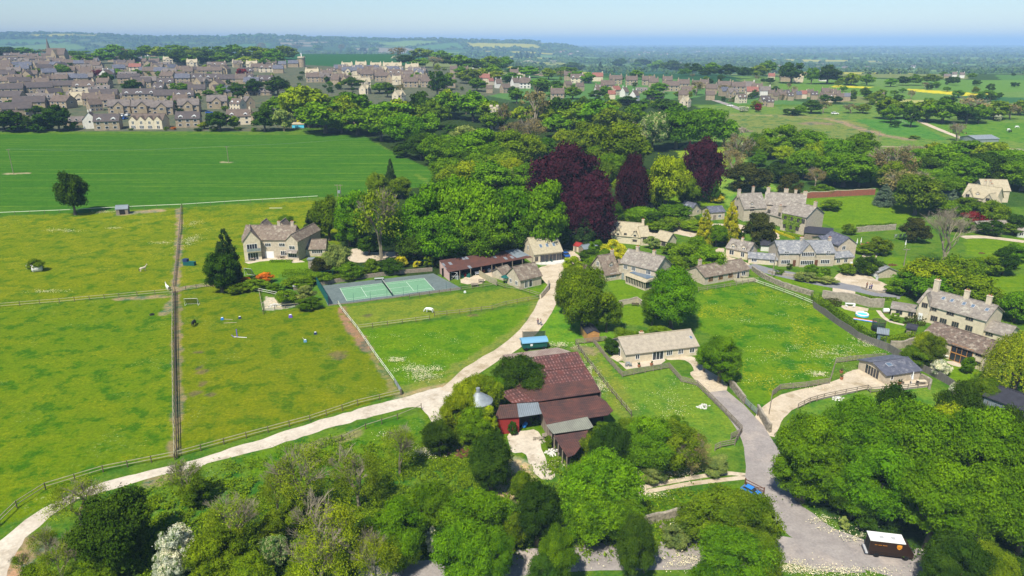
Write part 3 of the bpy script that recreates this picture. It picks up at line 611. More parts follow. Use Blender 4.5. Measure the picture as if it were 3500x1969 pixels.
def lods(k, kind, nl, l0, l1, l2, seeds, cov=7.5):
    f = lambda l, n_, c: max(5, int(c/(1.4*l*l)/n_))
    cov = cov*(.13 if kind == 'sparse' else 1)
    CR[k] = ([crown(k+'_foliage', kind, l0, nl, f(l0, nl, cov), s) for s in seeds],
             [crown(k+'_foliage', kind, l1, nl, f(l1, nl, cov), s+50) for s in seeds[:3]],
             [crown(k+'_foliage', kind, l2, max(12, nl//2), f(l2, max(12, nl//2), cov*.8), s+90) for s in seeds[:3]])
lods('broad', 'broad', 75, .0105, .018, .034, [1, 2, 3, 4, 5])
lods('tall', 'tall', 85, .0105, .018, .034, [11, 12, 13])
lods('shrub', 'shrub', 55, .013, .021, .038, [21, 22, 23])
lods('sparse', 'sparse', 85, .009, .016, .032, [31, 32])
lods('cascade', 'cascade', 100, .0095, .016, .030, [41, 42])
lods('cone', 'cone', 120, .011, .018, .034, [51, 52], 5)
lods('column', 'column', 130, .011, .018, .036, [61, 62], 6)
CR['willow'] = ([willow('willow_foliage', .011, 34000, 71)], [willow('willow_foliage', .018, 14000, 72)], [willow('willow_foliage', .034, 5000, 73)])
TW = [twigs('tree_branches', 81+i, 6, .5, .022) for i in range(3)]; TWL = [twigs('tree_branches', 91+i, 5, .6, .03) for i in range(2)]
TWR = twigs('tree_branches', 205, 7, .5, .016)
TRK = [trunk('tree_trunk', 7+i) for i in range(3)]; TRT = [trunk('tree_trunk', 17, .85, .022)]
# kind code -> (crown, colour, twig?, name, description); broadleaf names split by leaf colour, species only guessed
KD = {'m': ('broad', 'maple', 0, 'sycamore_tree', 'leafy mid green tree'), 'l': ('broad', 'lime', 0, 'lime_green_tree', 'bright lime green tree'),
      'd': ('broad', 'dark', 0, 'dark_leafed_tree', 'dense dark green tree'), 'o': ('tall', 'olive', 0, 'field_tree', 'soft olive green tree'),
      'D': ('tall', 'dark', 0, 'dark_leafed_tree', 'tall narrow dark tree'), 'p': ('tall', 'pale', 0, 'whitebeam_tree', 'pale grey-green tree'), 'c': ('cascade', 'copper', 0, 'copper_beech', 'dark purple copper beech'),
      'y': ('shrub', 'yew', 0, 'yew_tree', 'rounded blackish green yew'), 's': ('cone', 'spruce', 0, 'conifer_tree', 'dark pointed conifer'),
      'b': ('cone', 'bluespruce', 0, 'spruce_tree', 'blue-grey spruce'), 'g': ('column', 'gold', 0, 'golden_conifer', 'golden yellow pointed conifer'),
      'w': ('shrub', 'blossom', 0, 'hawthorn', 'white blossoming hawthorn'), 'f': ('tall', 'cream', 0, 'flowering_tree', 'cream flowering tree'),
      'a': ('sparse', 'ash', 1, 'ash_tree', 'thin-leaved twiggy ash'), 'n': ('sparse', 'brown', 1, 'budding_tree', 'brownish half-leafed tree'),
      'u': ('sparse', 'yellowolive', 1, 'oak_tree', 'yellow-green twiggy oak'), 'r': ('', '', 1, 'bare_tree', 'bare grey branching tree'),
      'v': ('willow', 'willow', 0, 'willow_tree', 'drooping yellow-green willow'), 'i': ('tall', 'birch', 0, 'birch_tree', 'feathery green birch'),
      'h': ('shrub', 'hedge', 0, 'shrub', 'rounded green shrub'), 'k': ('shrub', 'dark', 0, 'shrub', 'dark green bush'), 'e': ('shrub', 'yellow', 0, 'shrub', 'bright yellow shrub'),
      'x': ('shrub', 'orange', 0, 'shrub', 'clipped orange shrub'), 'q': ('shrub', 'olive', 0, 'shrub', 'olive green scrub bush'), 'j': ('shrub', 'pale', 0, 'shrub', 'pale grey-green bush'),
      't': ('column', 'spruce', 0, 'conifer_tree', 'dark green columnar conifer'), 'z': ('shrub', 'redleaf', 0, 'shrub', 'dark red shrub'), 'B': ('shrub', 'brown', 0, 'shrub', 'brown twiggy bush')}
NTREE = 0
def tree(kd, k, x, top, base, w, region, group=None, label=None):
    """x, top, base, w in the pixels of view k; base is where the trunk meets the ground"""
    global NTREE
    NTREE += 1; cr, colr, tw, nm, desc = KD[kd]
    sx, sb = k2(k, x, base); _, s_t = k2(k, x, top); sw = w*(1.3587 if k == 'D' else (1 if k == 'P' else .339674))
    p = G(sx, sb); dist = (p-cam.location).length; h = max(.6, zat(p.x, p.y, s_t)-p.z); wid = sw*dist/FP*1.08
    lod = 0 if dist < 190 else (1 if dist < 420 else 2)
    if wid < 4.5 and lod < 2: lod += 1
    if wid < 2.2: lod = 2
    root = empty(nm, p, random.uniform(0, 6.28)); root.scale = (wid, wid*random.uniform(.9, 1.05), h)
    if cr:
        L = CR[cr][lod]; me = L[(NTREE*7) % len(L)]
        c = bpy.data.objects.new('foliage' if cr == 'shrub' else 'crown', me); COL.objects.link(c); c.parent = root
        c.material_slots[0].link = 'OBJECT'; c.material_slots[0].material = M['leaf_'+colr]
        if tw: c.scale = (1, 1, 1)
    if tw:
        me = TWR if kd == 'r' else (TW if dist < 200 else TWL)[NTREE % (3 if dist < 200 else 2)]
        b_ = bpy.data.objects.new('branches', me); COL.objects.link(b_); b_.parent = root
    elif cr not in ('shrub', 'column') and dist < 900:
        t_ = bpy.data.objects.new('trunk', (TRT if cr == 'cone' else TRK)[NTREE % (1 if cr == 'cone' else 3)]); COL.objects.link(t_); t_.parent = root
    cat = 'bush' if nm == 'shrub' else 'tree'
    tag(root, label or (desc+' '+region), cat, group or (('shrubs ' if cat == 'bush' else 'trees ')+region)); return root
def T(region, k, s):
    """s: 'kind x top base w; ...'"""
    for e in s.split(';'):
        e = e.split()
        if e:
            a = [float(q) for q in e[1:5]]
            if region == 'in the dense wood, lower right': a[3] *= .88
            if region in ('in the scrub below the track', 'at the bottom edge', 'above the lower lane', 'beside the white track, lower left'): a[3] *= .9
            tree(e[0], k, *a, region)
T('beside the white track, lower left', 'D', 'a 205 1200 1320 135;a 120 1330 1420 80;a 160 1370 1470 100;q 90 1420 1470 60;a 190 1330 1410 60;q 240 1400 1475 110;k 300 1238 1420 180;q 270 1370 1450 70;a 480 1150 1270 90;q 495 1205 1270 80;a 60 1390 1449 40')
T('in the scrub below the track', 'D', 'w 455 1312 1445 105;w 430 1380 1470 80;w 560 1400 1440 50;a 590 1250 1405 150;o 560 1320 1470 130;a 770 1115 1290 170;a 700 1180 1290 90;a 905 1130 1280 150;a 1005 1065 1195 110;q 735 1250 1330 80;k 800 1230 1300 50;q 690 1290 1370 80;f 695 1345 1430 75;w 1090 1320 1390 40;o 640 1390 1500 110;q 520 1420 1490 90')
T('at the bottom edge', 'D', 'u 850 1255 1470 215;u 810 1350 1520 160;u 950 1340 1500 135;q 760 1400 1480 90;m 1010 1245 1420 130;m 1085 1205 1340 125;o 1010 1330 1440 110;k 930 1290 1370 70;k 1130 1300 1400 90')
T('above the lower lane', 'D', 'm 1205 1225 1395 180;m 1170 1300 1480 140;o 1290 1280 1390 70;m 1255 1330 1470 100;d 1350 1205 1372 135;o 1310 1180 1260 60;m 1500 1130 1330 215;m 1475 1210 1368 165;m 1560 1240 1368 120;m 1400 1310 1480 100;d 1370 1390 1500 110;d 1590 1285 1460 105;o 1620 1330 1440 60;')
T('beside the twin-rutted path', 'D', 'o 1810 1220 1370 165;o 1875 1235 1400 140;i 1760 1260 1360 110;m 1840 1330 1480 150;o 1905 1340 1480 95;m 1770 1410 1500 60;j 1700 1320 1375 70;u 1940 1390 1480 45')
T('in the orchard strip by the barns', 'D', 'd 1530 1058 1190 100;o 1575 1045 1160 70;m 1625 1038 1190 130;o 1700 1060 1190 120;n 1740 1090 1195 100;q 1490 1075 1170 60;k 1660 1130 1200 80;h 1518 1060 1100 50;h 1700 1040 1100 60;j 1640 1175 1215 60;j 1800 1150 1190 70')
T('around the round silo', 'D', 'l 1170 972 1092 76;k 1290 1056 1094 24;l 1175 945 1075 90;l 1150 980 1110 80;l 1210 935 1050 100;m 1190 1020 1120 95;l 1225 1020 1110 60;d 1305 890 1010 130;m 1260 940 1020 90;d 1340 905 985 70;h 1140 1040 1110 60;d 1105 1055 1150 80;d 1235 1080 1235 115;h 1232 1070 1110 60;k 1345 1035 1070 28;h 1380 1090 1130 20')
T('in the dense wood, lower right', 'D', 'm 2015 1035 1262 170;m 2160 1040 1240 175;m 2130 985 1180 150;m 2280 1000 1230 200;l 2360 1010 1180 150;m 2440 1020 1260 180;m 2545 1050 1290 180;m 2590 1000 1230 120;m 2005 1120 1258 130;m 2200 1120 1310 180;m 2330 1150 1380 185;m 2450 1160 1370 170;m 2560 1180 1400 170;m 2140 1170 1305 110;d 2385 1340 1500 150;d 2350 1390 1520 90;o 2470 1370 1500 120;k 2180 1290 1335 50;j 2120 1300 1330 36;k 2550 1400 1480 110;d 2110 1190 1290 90;d 2230 960 1130 120;d 2400 950 1120 110;d 2500 1010 1200 110')
T('on the open paddock edge', 'D', 'D 190 425 541 66;q 92 645 682 34')
T('by the gabled farmhouse', 'D', 't 580 572 720 68;d 560 630 735 80;w 590 668 718 24;s 784 527 600 46;o 830 488 605 80;n 800 560 600 30;h 720 538 562 34;p 850 608 690 72;y 810 640 695 62;h 880 655 700 70;h 935 650 690 50;e 1010 640 672 34;k 985 645 690 60;x 667 684 712 42;x 620 695 722 38;h 640 700 728 60;h 750 695 720 90;h 800 680 712 70;q 600 710 735 60;j 770 715 760 50;h 720 725 765 60;h 780 745 778 60;h 690 712 735 40;q 880 680 700 80;q 1080 640 672 30;e 1050 655 672 26')
T('behind the tennis court', 'D', 'a 960 458 655 155;m 900 470 610 100;m 880 520 620 80;m 1000 520 645 100;m 1065 470 645 120;m 1140 428 620 150;m 1200 440 650 150;m 1110 530 672 120;m 1215 540 665 120;m 1290 450 640 110;m 1370 445 640 125;m 1320 520 640 100;m 1160 590 660 90;d 1260 560 650 90;d 1040 590 660 90;k 1300 590 625 60;h 1230 605 650 70;s 985 397 480 36;o 952 430 500 60;o 1010 440 500 60;d 1400 560 625 70;h 1180 620 660 60;d 930 590 640 60;k 1120 640 670 60')
T('among the big copper beeches', 'D', 'c 1425 347 545 190;c 1480 440 610 150;c 1585 378 545 92;c 1757 333 505 112;s 1470 540 622 60;s 1440 590 625 30;l 1672 378 535 105;l 1650 450 530 60;o 1728 445 520 60;y 1732 474 520 44;y 1878 400 482 105;y 1982 434 500 66;e 1802 483 510 36;m 1600 520 560 70;k 1640 530 575 70;h 1560 540 580 60;h 1680 540 580 60;k 1790 440 510 40;d 1540 500 580 60')
T('between the crop field and beeches', 'D', 'm 1200 380 460 90;m 1100 330 420 100;m 1120 390 475 80;m 1200 320 430 140;m 1230 400 500 130;l 1290 390 480 80;m 1330 400 500 90;o 1270 320 420 120;p 1170 310 380 80;d 1060 330 400 90;k 1010 360 395 50;m 1020 280 370 110;m 960 265 355 100;m 900 270 340 110;o 1330 330 420 90;n 1170 400 450 40;a 1295 420 500 50;o 1150 440 500 60')
T('in the park below the village', 'D', 'm 820 245 335 130;l 780 210 320 120;l 740 215 310 70;m 880 220 320 100;l 870 235 330 80;m 700 240 300 80;p 715 270 330 50;g 760 262 312 26;o 860 280 335 60;m 990 250 320 110;d 1060 225 310 80;m 940 260 320 90;m 1130 222 300 80;l 1125 220 290 60;m 1190 225 305 100;o 1240 250 320 90;m 1080 280 350 70;n 1345 215 330 90;n 1340 290 370 80;n 1290 300 370 60;l 1310 265 310 50;d 1410 235 325 90;o 1450 250 330 90;m 1500 245 335 100;o 1540 265 345 100;l 1380 270 330 60;n 1270 255 330 40;o 1200 350 420 70')
T('beyond the copper beeches', 'D', 'o 1480 300 400 110;o 1560 300 440 150;f 1640 272 380 90;m 1700 265 375 110;m 1770 262 370 110;m 1820 290 370 60;n 1850 330 430 80;n 1840 370 450 70;d 1470 240 300 60;m 1900 330 395 55;o 1920 340 400 60;m 1960 308 400 90;m 2030 320 400 90;m 2090 340 430 90;m 2160 330 420 100;m 2120 375 470 110;m 2020 370 450 80;m 2200 370 440 80;l 2050 350 430 60;m 2160 400 470 60;k 1950 400 460 50;n 2050 420 470 60;h 2070 460 490 50;d 1985 405 450 60')
T('in the gardens right of the manor', 'D', 'n 2240 360 470 110;n 2270 420 510 120;i 2300 430 540 105;b 2222 462 516 52;o 2240 400 480 70;m 2360 360 450 110;m 2420 390 470 90;m 2350 420 480 80;m 2300 370 430 80;d 2480 380 460 90;m 2540 370 450 110;l 2490 350 420 80;m 2570 400 480 90;z 2510 410 460 50;m 2440 350 400 90;m 2380 440 490 80;b 2395 475 510 26;q 2090 498 528 50;y 2300 545 610 60;h 2135 560 590 34;z 2455 528 565 60;h 2410 545 580 60;k 2490 550 590 60;o 2490 500 570 60;h 2540 560 590 50;h 2430 490 530 60;h 2380 500 540 80;d 2560 540 590 50;n 2290 360 420 60')
T('near the bare grey tree', 'D', 'r 2370 515 680 172;l 2330 650 740 120;o 2400 640 740 110;m 2290 670 740 80;m 2350 690 760 110;o 2440 690 780 120;k 2180 640 690 60;h 2180 612 640 50;m 2550 730 810 70;d 2520 620 690 60;h 2490 640 690 70;h 2450 640 690 40;m 2550 610 660 50;h 2260 700 740 60;q 2210 590 640 60;j 2200 610 640 40;q 2460 740 790 60')
T('in the long barn gardens', 'D', 'v 2545 830 1000 130;i 2340 840 925 60;l 2320 830 900 50;w 2362 905 945 46;m 2432 895 940 28;h 2365 775 810 30;h 2425 790 815 22;o 2475 950 1010 60;w 2400 960 1000 34;h 2300 870 920 60;k 2460 980 1010 40;h 2250 785 808 22;h 2178 650 690 50')
T('beside the driveway', 'D', 'o 1465 672 832 150;o 1525 735 835 75;i 1440 665 770 80;i 1420 690 790 60;m 1687 662 830 135;m 1640 720 820 70;m 1808 842 962 100;m 1770 860 935 50;h 1570 825 870 60;h 1610 830 860 60;h 1660 820 845 60;k 1540 850 890 50;l 1440 640 700 50;n 1460 660 700 40')
T('in the cottage gardens', 'D', 'g 1770 525 620 46;g 1835 503 610 46;y 1907 530 622 72;m 1800 560 620 60;m 1770 610 660 60;h 1720 610 670 90;m 1750 590 650 60;m 1780 620 690 80;h 1700 640 690 60;k 1730 640 680 60;h 1820 570 610 50;k 1860 575 600 28;e 1545 595 660 60;m 1500 600 650 40;h 1520 625 670 50;k 1480 620 660 50;h 1600 620 650 30;h 1660 690 700 40;g 1702 650 680 14;l 1770 660 700 40;h 1690 610 640 60;j 1640 590 625 40;h 1950 600 620 40;m 1700 510 560 80;m 1620 520 565 90;h 1660 550 580 80;h 1740 555 575 90;k 1600 540 590 50;j 1730 540 565 40;h 1500 645 670 80;h 1960 620 640 30;h 1520 660 700 40;m 1690 690 730 50;h 1640 650 670 30')
T('in front of the slate-roofed pair', 'D', 'h 2040 662 690 36;h 2075 670 695 30;k 1985 660 678 16;h 2130 660 690 40;e 2150 662 680 28;h 2060 685 705 30;j 2030 685 705 60;j 2080 695 712 50;h 1960 675 690 26;h 2175 640 680 26;m 2190 640 680 24')
# scattered trees in the village and on the plateau
def blocked(x, y, S):
    return any(abs(x-a) < w*.5 and t < y < b for a, t, b, w in S)
rt = random.Random(5)
def scatter(region, k, x0, x1, y0, y1, n, kinds, h, grp=None):
    for i in range(n):
        x = rt.uniform(x0, x1); y = y0+(y1-y0)*(i+rt.random())/n; kd = rt.choice(kinds)
        s = h*(.7+.6*rt.random())*(.62+.38*(y-y0)/(y1-y0+.01)); tree(kd, k, x, y-s, y, s*rt.uniform(.8, 1.3), region, grp)
T('among the left village roofs', 'D', 'm 155 145+0 185 32'.replace('145+0', '160')+';m 158 162 190 32;d 335 198 232 46;d 270 180 215 30;m 450 205 235 44;d 598 205 250 46;m 560 210 245 30;z 610 168 198 34;z 535 150 160 10;m 235 176 192 26;z 250 172 196 30;m 290 172 192 34;d 505 130 160 34;m 210 135 165 50;m 260 125 160 50;d 90 265 290 40;d 555 275 330 60;d 667 265 330 62;d 640 195 240 40;l 575 240 260 24;m 525 225 240 30;z 1100 200 228 36;d 1100 170 245 50;m 1125 185 225 40;d 885 192 225 52;m 955 205 235 50;d 975 205 245 40;m 1050 180 210 30;n 1010 210 240 30;k 440 250 275 20;h 35 190 210 22;k 455 270 285 20;d 615 210 232 30;d 700 190 240 60;z 1030 185 200 20;l 1100 160 180 20')
T('at the field edge by the houses', 'D', 'd 30 275 330 70;d 90 285 330 50;k 120 280 332 60;d 150 260 330 60;k 55 300 330 60;d 10 280 325 50;k 180 300 328 30;h 330 322 328 12;h 420 318 328 14;k 500 320 330 20;x 437 318 327 14;l 515 305 325 30;h 540 315 330 26;h 600 318 328 20;h 640 320 330 20;o 590 290 325 30')
T('along the distant ridge', 'D', 'd 20 115 140 70;m 60 118 142 60;n 130 120 140 50;m 200 125 150 60;m 290 110 150 70;n 320 118 150 40;d 330 128 165 40;m 370 112 150 60;l 400 115 150 50;m 440 108 150 70;d 450 125 165 50;o 500 118 150 60;m 540 112 150 70;d 520 130 165 50;m 590 110 150 70;d 610 130 160 40;o 650 112 160 80;m 690 120 165 60;o 720 112 150 60;n 750 108 130 30;m 800 112 130 30;m 880 118 132 24;n 860 110 132 20;m 940 118 133 30;d 915 118 132 18;o 780 125 135 30;n 660 105 135 30;m 480 135 165 50;m 560 130 165 60;l 620 140 168 50;m 680 140 168 50;m 700 130 160 40;d 20 120 145 50')
T('on the wooded slope, upper middle', 'D', 'n 1000 115 150 50;o 1060 118 150 60;m 1110 125 155 50;d 1020 135 165 46;m 1060 145 170 50;n 1090 140 170 50;d 1130 135 170 50;m 1160 135 180 60;d 1190 145 180 60;o 1230 138 180 60;m 1270 140 180 50;m 1240 160 200 50;o 1180 170 210 60;d 1300 165 190 50;m 1330 165 195 60;l 1250 175 205 40;m 1290 180 215 60;o 1380 170 200 40;m 1420 165 190 60;d 1440 155 180 60;n 1410 175 200 40;w 1390 150 160 20;w 1000 138 150 30;w 1330 150 162 40;s 1310 128 148 12;s 1325 128 148 12;s 1340 128 148 12;s 1300 130 148 12;m 1160 165 195 40;l 1210 170 200 36;o 1130 180 215 36;m 1200 195 230 50;m 1360 195 225 50;d 1400 200 230 40')
T('among the right village roofs', 'D', 'm 1300 220 260 40;d 1290 215 250 30;m 1450 175 205 40;m 1480 180 210 40;m 1520 215 240 44;m 1660 205 235 46;m 1600 175 200 40;d 1500 225 250 40;n 1750 200 240 50;d 1580 240 265 60;o 1720 225 250 46;m 1440 215 250 50;m 1640 225 250 60;w 1700 200 220 30;n 1820 210 240 40;o 1900 250 275 30;z 1905 255 282 18;w 1870 265 282 24;d 1360 205 240 40;m 1400 210 240 40;d 1560 190 205 24;d 2040 250 285 50;n 2070 250 285 40;d 2100 240 260 30;m 2230 240 275 40;o 2170 260 285 36;d 2260 235 260 24;w 2000 270 285 24;k 1990 270 290 40;m 2010 262 290 30')
T('on the right-hand hillside', 'D', 'o 2230 240 300 60;m 2280 252 300 50;d 2290 265 320 40;o 2330 245 305 60;m 2370 245 310 80;n 2430 240 305 80;d 2430 265 312 50;m 2460 260 310 50;o 2500 250 300 60;n 2540 260 300 50;w 2510 285 305 18;w 2570 268 290 20;n 2405 305 355 40;m 2240 260 310 40;r 2408 308 358 36;m 2480 225 250 40;o 2560 250 290 40;k 2250 300 320 24;q 2300 340 350 24;w 2470 375 385 24;w 2555 372 390 30;k 2530 378 390 30;o 2200 230 262 40;n 2140 260 285 40;w 1870 358 366 14;w 2175 362 372 12')
T('in the hedgerows, upper right', 'D', 'd 1620 145 170 46;m 1655 150 180 50;d 1690 150 185 60;d 1740 155 190 50;m 1790 155 190 50;d 1830 160 195 50;d 1990 150 210 60;d 2080 160 212 60;m 1930 150 190 50;m 2040 165 212 30;o 2140 180 215 40;m 2180 185 215 30;d 2100 175 210 40;d 1560 145 172 40;m 1600 155 172 30;s 1510 155 180 16;d 2270 190 215 30;m 2240 195 218 30;d 2400 190 215 20;m 2300 185 215 30;o 2340 185 210 40;m 2120 215 230 20;d 2180 225 250 30;d 2215 235 255 24;m 2250 225 240 20;n 2290 225 250 20;m 2130 190 212 34;d 1870 165 198 44;o 1910 160 196 44;d 1780 168 196 40;m 1720 170 192 34')
rt = random.Random(9)
scatter('between village houses', 'A', 20, 2560, 390, 560, 46, 'mdkohl', 66, 'small garden trees in the left village')
scatter('in the left village gardens', 'A', 20, 2560, 570, 900, 44, 'mdkohl', 84, 'garden trees in the left village')
scatter('in the centre village gardens', 'B', 20, 2560, 470, 720, 40, 'mdkohl', 62, 'garden trees in the centre village')
scatter('in the right village gardens', 'C', 20, 2560, 560, 860, 46, 'mdkohl', 70, 'garden trees in the right village')
scatter('in the parkland wood', 'D', 780, 1800, 285, 330, 34, 'mmdol', 62, 'parkland trees')
scatter('in the middle wood', 'D', 1120, 1660, 340, 520, 30, 'mmdol', 85, 'middle wood trees')
scatter('in the right middle wood', 'D', 1900, 2560, 395, 475, 22, 'mmdol', 60, 'right middle wood trees')
scatter('at the far right rise', 'D', 1700, 2560, 190, 268, 60, 'mdoknd', 20, 'hedgerow trees on the right rise')
T('beyond the long farmhouse, far right', 'D', 'm 2640 700 800 110;d 2700 620 740 120;m 2640 540 640 90;o 2760 760 900 120;m 2680 900 1010 110;l 2640 1010 1130 120;m 2740 1060 1220 150;d 2700 450 560 110')
# far woods and hedgerows: nobody could count them
def merge_blobs(name, pts, seed, q=46, label=None):
    r = np.random.default_rng(seed); pts = np.array(pts); n = len(pts)
    idx = np.repeat(np.arange(n), q); d = r.normal(size=(n*q, 3)); d[:, 2] = np.abs(d[:, 2]); d /= np.linalg.norm(d, axis=1)[:, None]
    w = pts[idx, 3][:, None]; h = pts[idx, 4][:, None]
    P = pts[idx, :3]+d*np.concatenate([w*.5, w*.5, h], 1)*r.uniform(.8, 1.05, (n*q, 1)); Nn = d+r.normal(size=d.shape)*.4; Nn /= np.linalg.norm(Nn, axis=1)[:, None]
    t = np.cross(Nn, r.normal(size=d.shape)); t /= np.linalg.norm(t, axis=1)[:, None]; b2 = np.cross(Nn, t); s = (w*.17)*r.uniform(.7, 1.3, (n*q, 1))
    V = np.stack([P-t*s, P-b2*s, P+t*s, P+b2*s], 1).reshape(-1, 3)
    me = npmesh(name, V, np.arange(n*q*4).reshape(-1, 4), [M['leaf_far']], (r.uniform(0, 1, n)[idx]*.7+.3*r.uniform(0, 1, n*q)))
    o = bpy.data.objects.new(name, me); COL.objects.link(o); st(o, 'stuff', label); return o
M['leaf_far'] = surf('far_foliage', (.07, .14, .03), (.16, .20, .07), .004, world=True, rough=1, spec=0, lo=.45, hi=.75)
def far_pts(n, y0, y1, seed, w, h, thr, hedge):
    r = np.random.default_rng(seed); Y = np.exp(r.uniform(math.log(y0), math.log(y1), n)); u = r.uniform(-.95, .95, n); X = u*Y
    sc = np.where(Y > 4000, 2.2, 1.0); cs = 330.0; ix = np.floor(X/cs/sc); iy = np.floor(Y/cs/sc); d1 = np.full(n, 1e9); d2 = d1.copy()
    for dx in (-1, 0, 1):
        for dy in (-1, 0, 1):
            sx = (ix+dx+.1+.8*hsh(ix+dx, iy+dy, 1))*cs*sc; sy = (iy+dy+.1+.8*hsh(ix+dx, iy+dy, 2))*cs*sc
            d = np.hypot(X-sx, (Y-sy)*.55); d2 = np.where(d < d1, d1, np.minimum(d2, d)); d1 = np.minimum(d, d1)
    k = ((d2-d1) < hedge*sc) | (fbm(X/600, Y/330, 8) > thr) | ((fbm(X/1500, Y/500, 12) > .57) & (Y > 5000))
    k &= ~((u < .02) & (Y < 2000)) & ~((u < -.1) & (Y < 2500))
    X, Y = X[k], Y[k]; s = r.uniform(.7, 1.4, len(X))
    return np.stack([X, Y, gz(X, Y)-.5, w*s, h*s], 1)
merge_blobs('far_woodland', far_pts(15000, 1500, 3600, 1, 13, 10, .60, 9), 3, label='mid-distance hedges and woods in the valley')
merge_blobs('far_woodland', far_pts(17000, 3400, 9000, 2, 30, 13, .62, 14), 4, q=30, label='distant woods on the valley floor')
merge_blobs('far_woodland', far_pts(9000, 8500, 24000, 5, 90, 22, .60, 22), 6, q=24, label='farthest woods below the skyline')
# ---------------------------------------------------------------- buildings
class House:
    """frame: origin A on the ground, x along the front wall, y away from the camera side, z up. A, B in pixels of view k."""
    def __init__(s, name, k, A, B, label, cat='house', group=None):
        s.k = k; a = g(k, *A); b = g(k, *B); s.root = empty(name, a, math.atan2(b.y-a.y, b.x-a.x)); s.L = math.hypot(b.x-a.x, b.y-a.y)
        s.inv = s.root.matrix_basis.inverted(); s.a = a
        if label: tag(s.root, label, cat, group)
    def frame(s, A, B):
        a = g(s.k, *A); b = g(s.k, *B); return Matrix.Translation(a) @ Matrix.Rotation(math.atan2(b.y-a.y, b.x-a.x), 4, 'Z'), math.hypot(b.x-a.x, b.y-a.y)
    def wing(s, D, ey, ry, wm='stone', rm='roof_brown', A=None, B=None, ridge='x', oh=.3, th=.16, y0=0, chim=(), hip=0, sides=True, roofname='roof'):
        F_, L = (Matrix(s.root.matrix_basis), s.L) if A is None else s.frame(A, B)
        if A is None and s.a is not None: F_ = Matrix.Translation(s.a) @ Matrix.Rotation(s.root.rotation_euler.z, 4, 'Z')
        def solve(val, lx, ly):
            if val < 40: return val
            p = F_ @ Vector((lx, ly, 0)); yy = val*(1.3587 if s.k == 'D' else (1 if s.k == 'P' else .339674))+(0 if s.k in 'DP' else KEY[s.k][1])
            return zat(p.x, p.y, yy)-p.z
        # pixel heights are given as ('y', value); plain numbers are metres
        hw = solve(ey[1], 0, y0) if isinstance(ey, tuple) else ey
        if ridge == 'x': hr = solve(ry[1], 0, y0+D/2) if isinstance(ry, tuple) else ry
        else: hr = solve(ry[1], L/2, y0) if isinstance(ry, tuple) else ry
        hw = max(hw, 1.8); hr = max(hr, hw+.4)
        T_ = Matrix.Translation(s.a) @ Matrix.Rotation(s.root.rotation_euler.z, 4, 'Z'); Mx = T_.inverted() @ F_
        w = MB(); r = MB(); i = .03
        if ridge == 'x':
            w.prism([(y0, -.3), (y0+D, -.3), (y0+D, hw-i), (y0+D/2, hr-i), (y0, hw-i)], 'x', 0, L, 0, Mx)
            sl_ = (hr-hw)/(D/2); e = -oh*sl_
            r.prism([(y0-oh, hw+e), (y0+D/2, hr), (y0+D+oh, hw+e), (y0+D+oh, hw+e+th), (y0+D/2, hr+th*1.3), (y0-oh, hw+e+th)], 'x', -oh+hip, L+oh-hip, 0, Mx)
            rc = MB().box(-oh, y0+D/2-.13, hr+th*.9, L+oh, y0+D/2+.13, hr+th*1.3+.10, 0, Mx)
        else:
            w.prism([(0, -.3), (L, -.3), (L, hw-i), (L/2, hr-i), (0, hw-i)], 'y', y0, y0+D, 0, Mx)
            sl_ = (hr-hw)/(L/2); e = -oh*sl_
            r.prism([(-oh, hw+e), (L/2, hr), (L+oh, hw+e), (L+oh, hw+e+th), (L/2, hr+th*1.3), (-oh, hw+e+th)], 'y', y0-oh*.7, y0+D+oh, 0, Mx)
            rc = MB().box(L/2-.13, y0-oh*.7, hr+th*.9, L/2+.13, y0+D+oh, hr+th*1.3+.10, 0, Mx)
        w.obj('wall', wm, s.root); ro = r.obj(roofname, rm, s.root); rc.obj('ridge_tiles', rm, ro)
        s.last = dict(M=Mx, L=L, D=D, hw=hw, hr=hr, y0=y0, ridge=ridge, roof=ro, rm=rm, wm=wm)
        for c in chim: s.chimney(*c)
        return s
    def chimney(s, f, dy=0, w=.8, h=1.5, mat=None, d=.6):
        q = s.last; T_ = q['M']
        if q['ridge'] == 'x': cx = f*q['L']; cy = q['y0']+q['D']/2+dy
        else: cx = q['L']/2+dy; cy = q['y0']+f*q['D']
        zt = q['hr']+h; m_ = MB(); m_.box(cx-w/2, cy-d/2, q['hr']-1.2-abs(dy), cx+w/2, cy+d/2, zt, 0, T_); m_.box(cx-w/2-.08, cy-d/2-.08, zt, cx+w/2+.08, cy+d/2+.08, zt+.15, 0, T_)
        o = m_.obj('chimney', mat or q['wm'], q['roof'])
        p = MB()
        for t in (-.22, .22): p.tube([T_ @ Vector((cx+t*w, cy, zt+.15)), T_ @ Vector((cx+t*w, cy, zt+.55))], .12, 6)
        p.obj('chimney_pot', 'terracotta', o)
    def win(s, side, f, z, w, h, n=2, fr='white', name='window', proud=.05):
        """side f front, l left gable, r right; f is the fraction along that wall"""
        q = s.last; T_ = q['M']; y0, L, D = q['y0'], q['L'], q['D']
        if side == 'f': X = Matrix.Translation((f*L, y0, z))
        elif side == 'l': X = Matrix.Translation((0, y0+(1-f)*D, z)) @ Matrix.Rotation(-math.pi/2, 4, 'Z')
        else: X = Matrix.Translation((L, y0+f*D, z)) @ Matrix.Rotation(math.pi/2, 4, 'Z')
        X = T_ @ X; m_ = MB(); t = .09
        m_.box(-w/2-t, -proud, -t, w/2+t, -.001, 0, 0, X); m_.box(-w/2-t, -proud, h, w/2+t, -.001, h+t, 0, X)
        m_.box(-w/2-t, -proud, 0, -w/2, -.001, h, 0, X); m_.box(w/2, -proud, 0, w/2+t, -.001, h, 0, X)
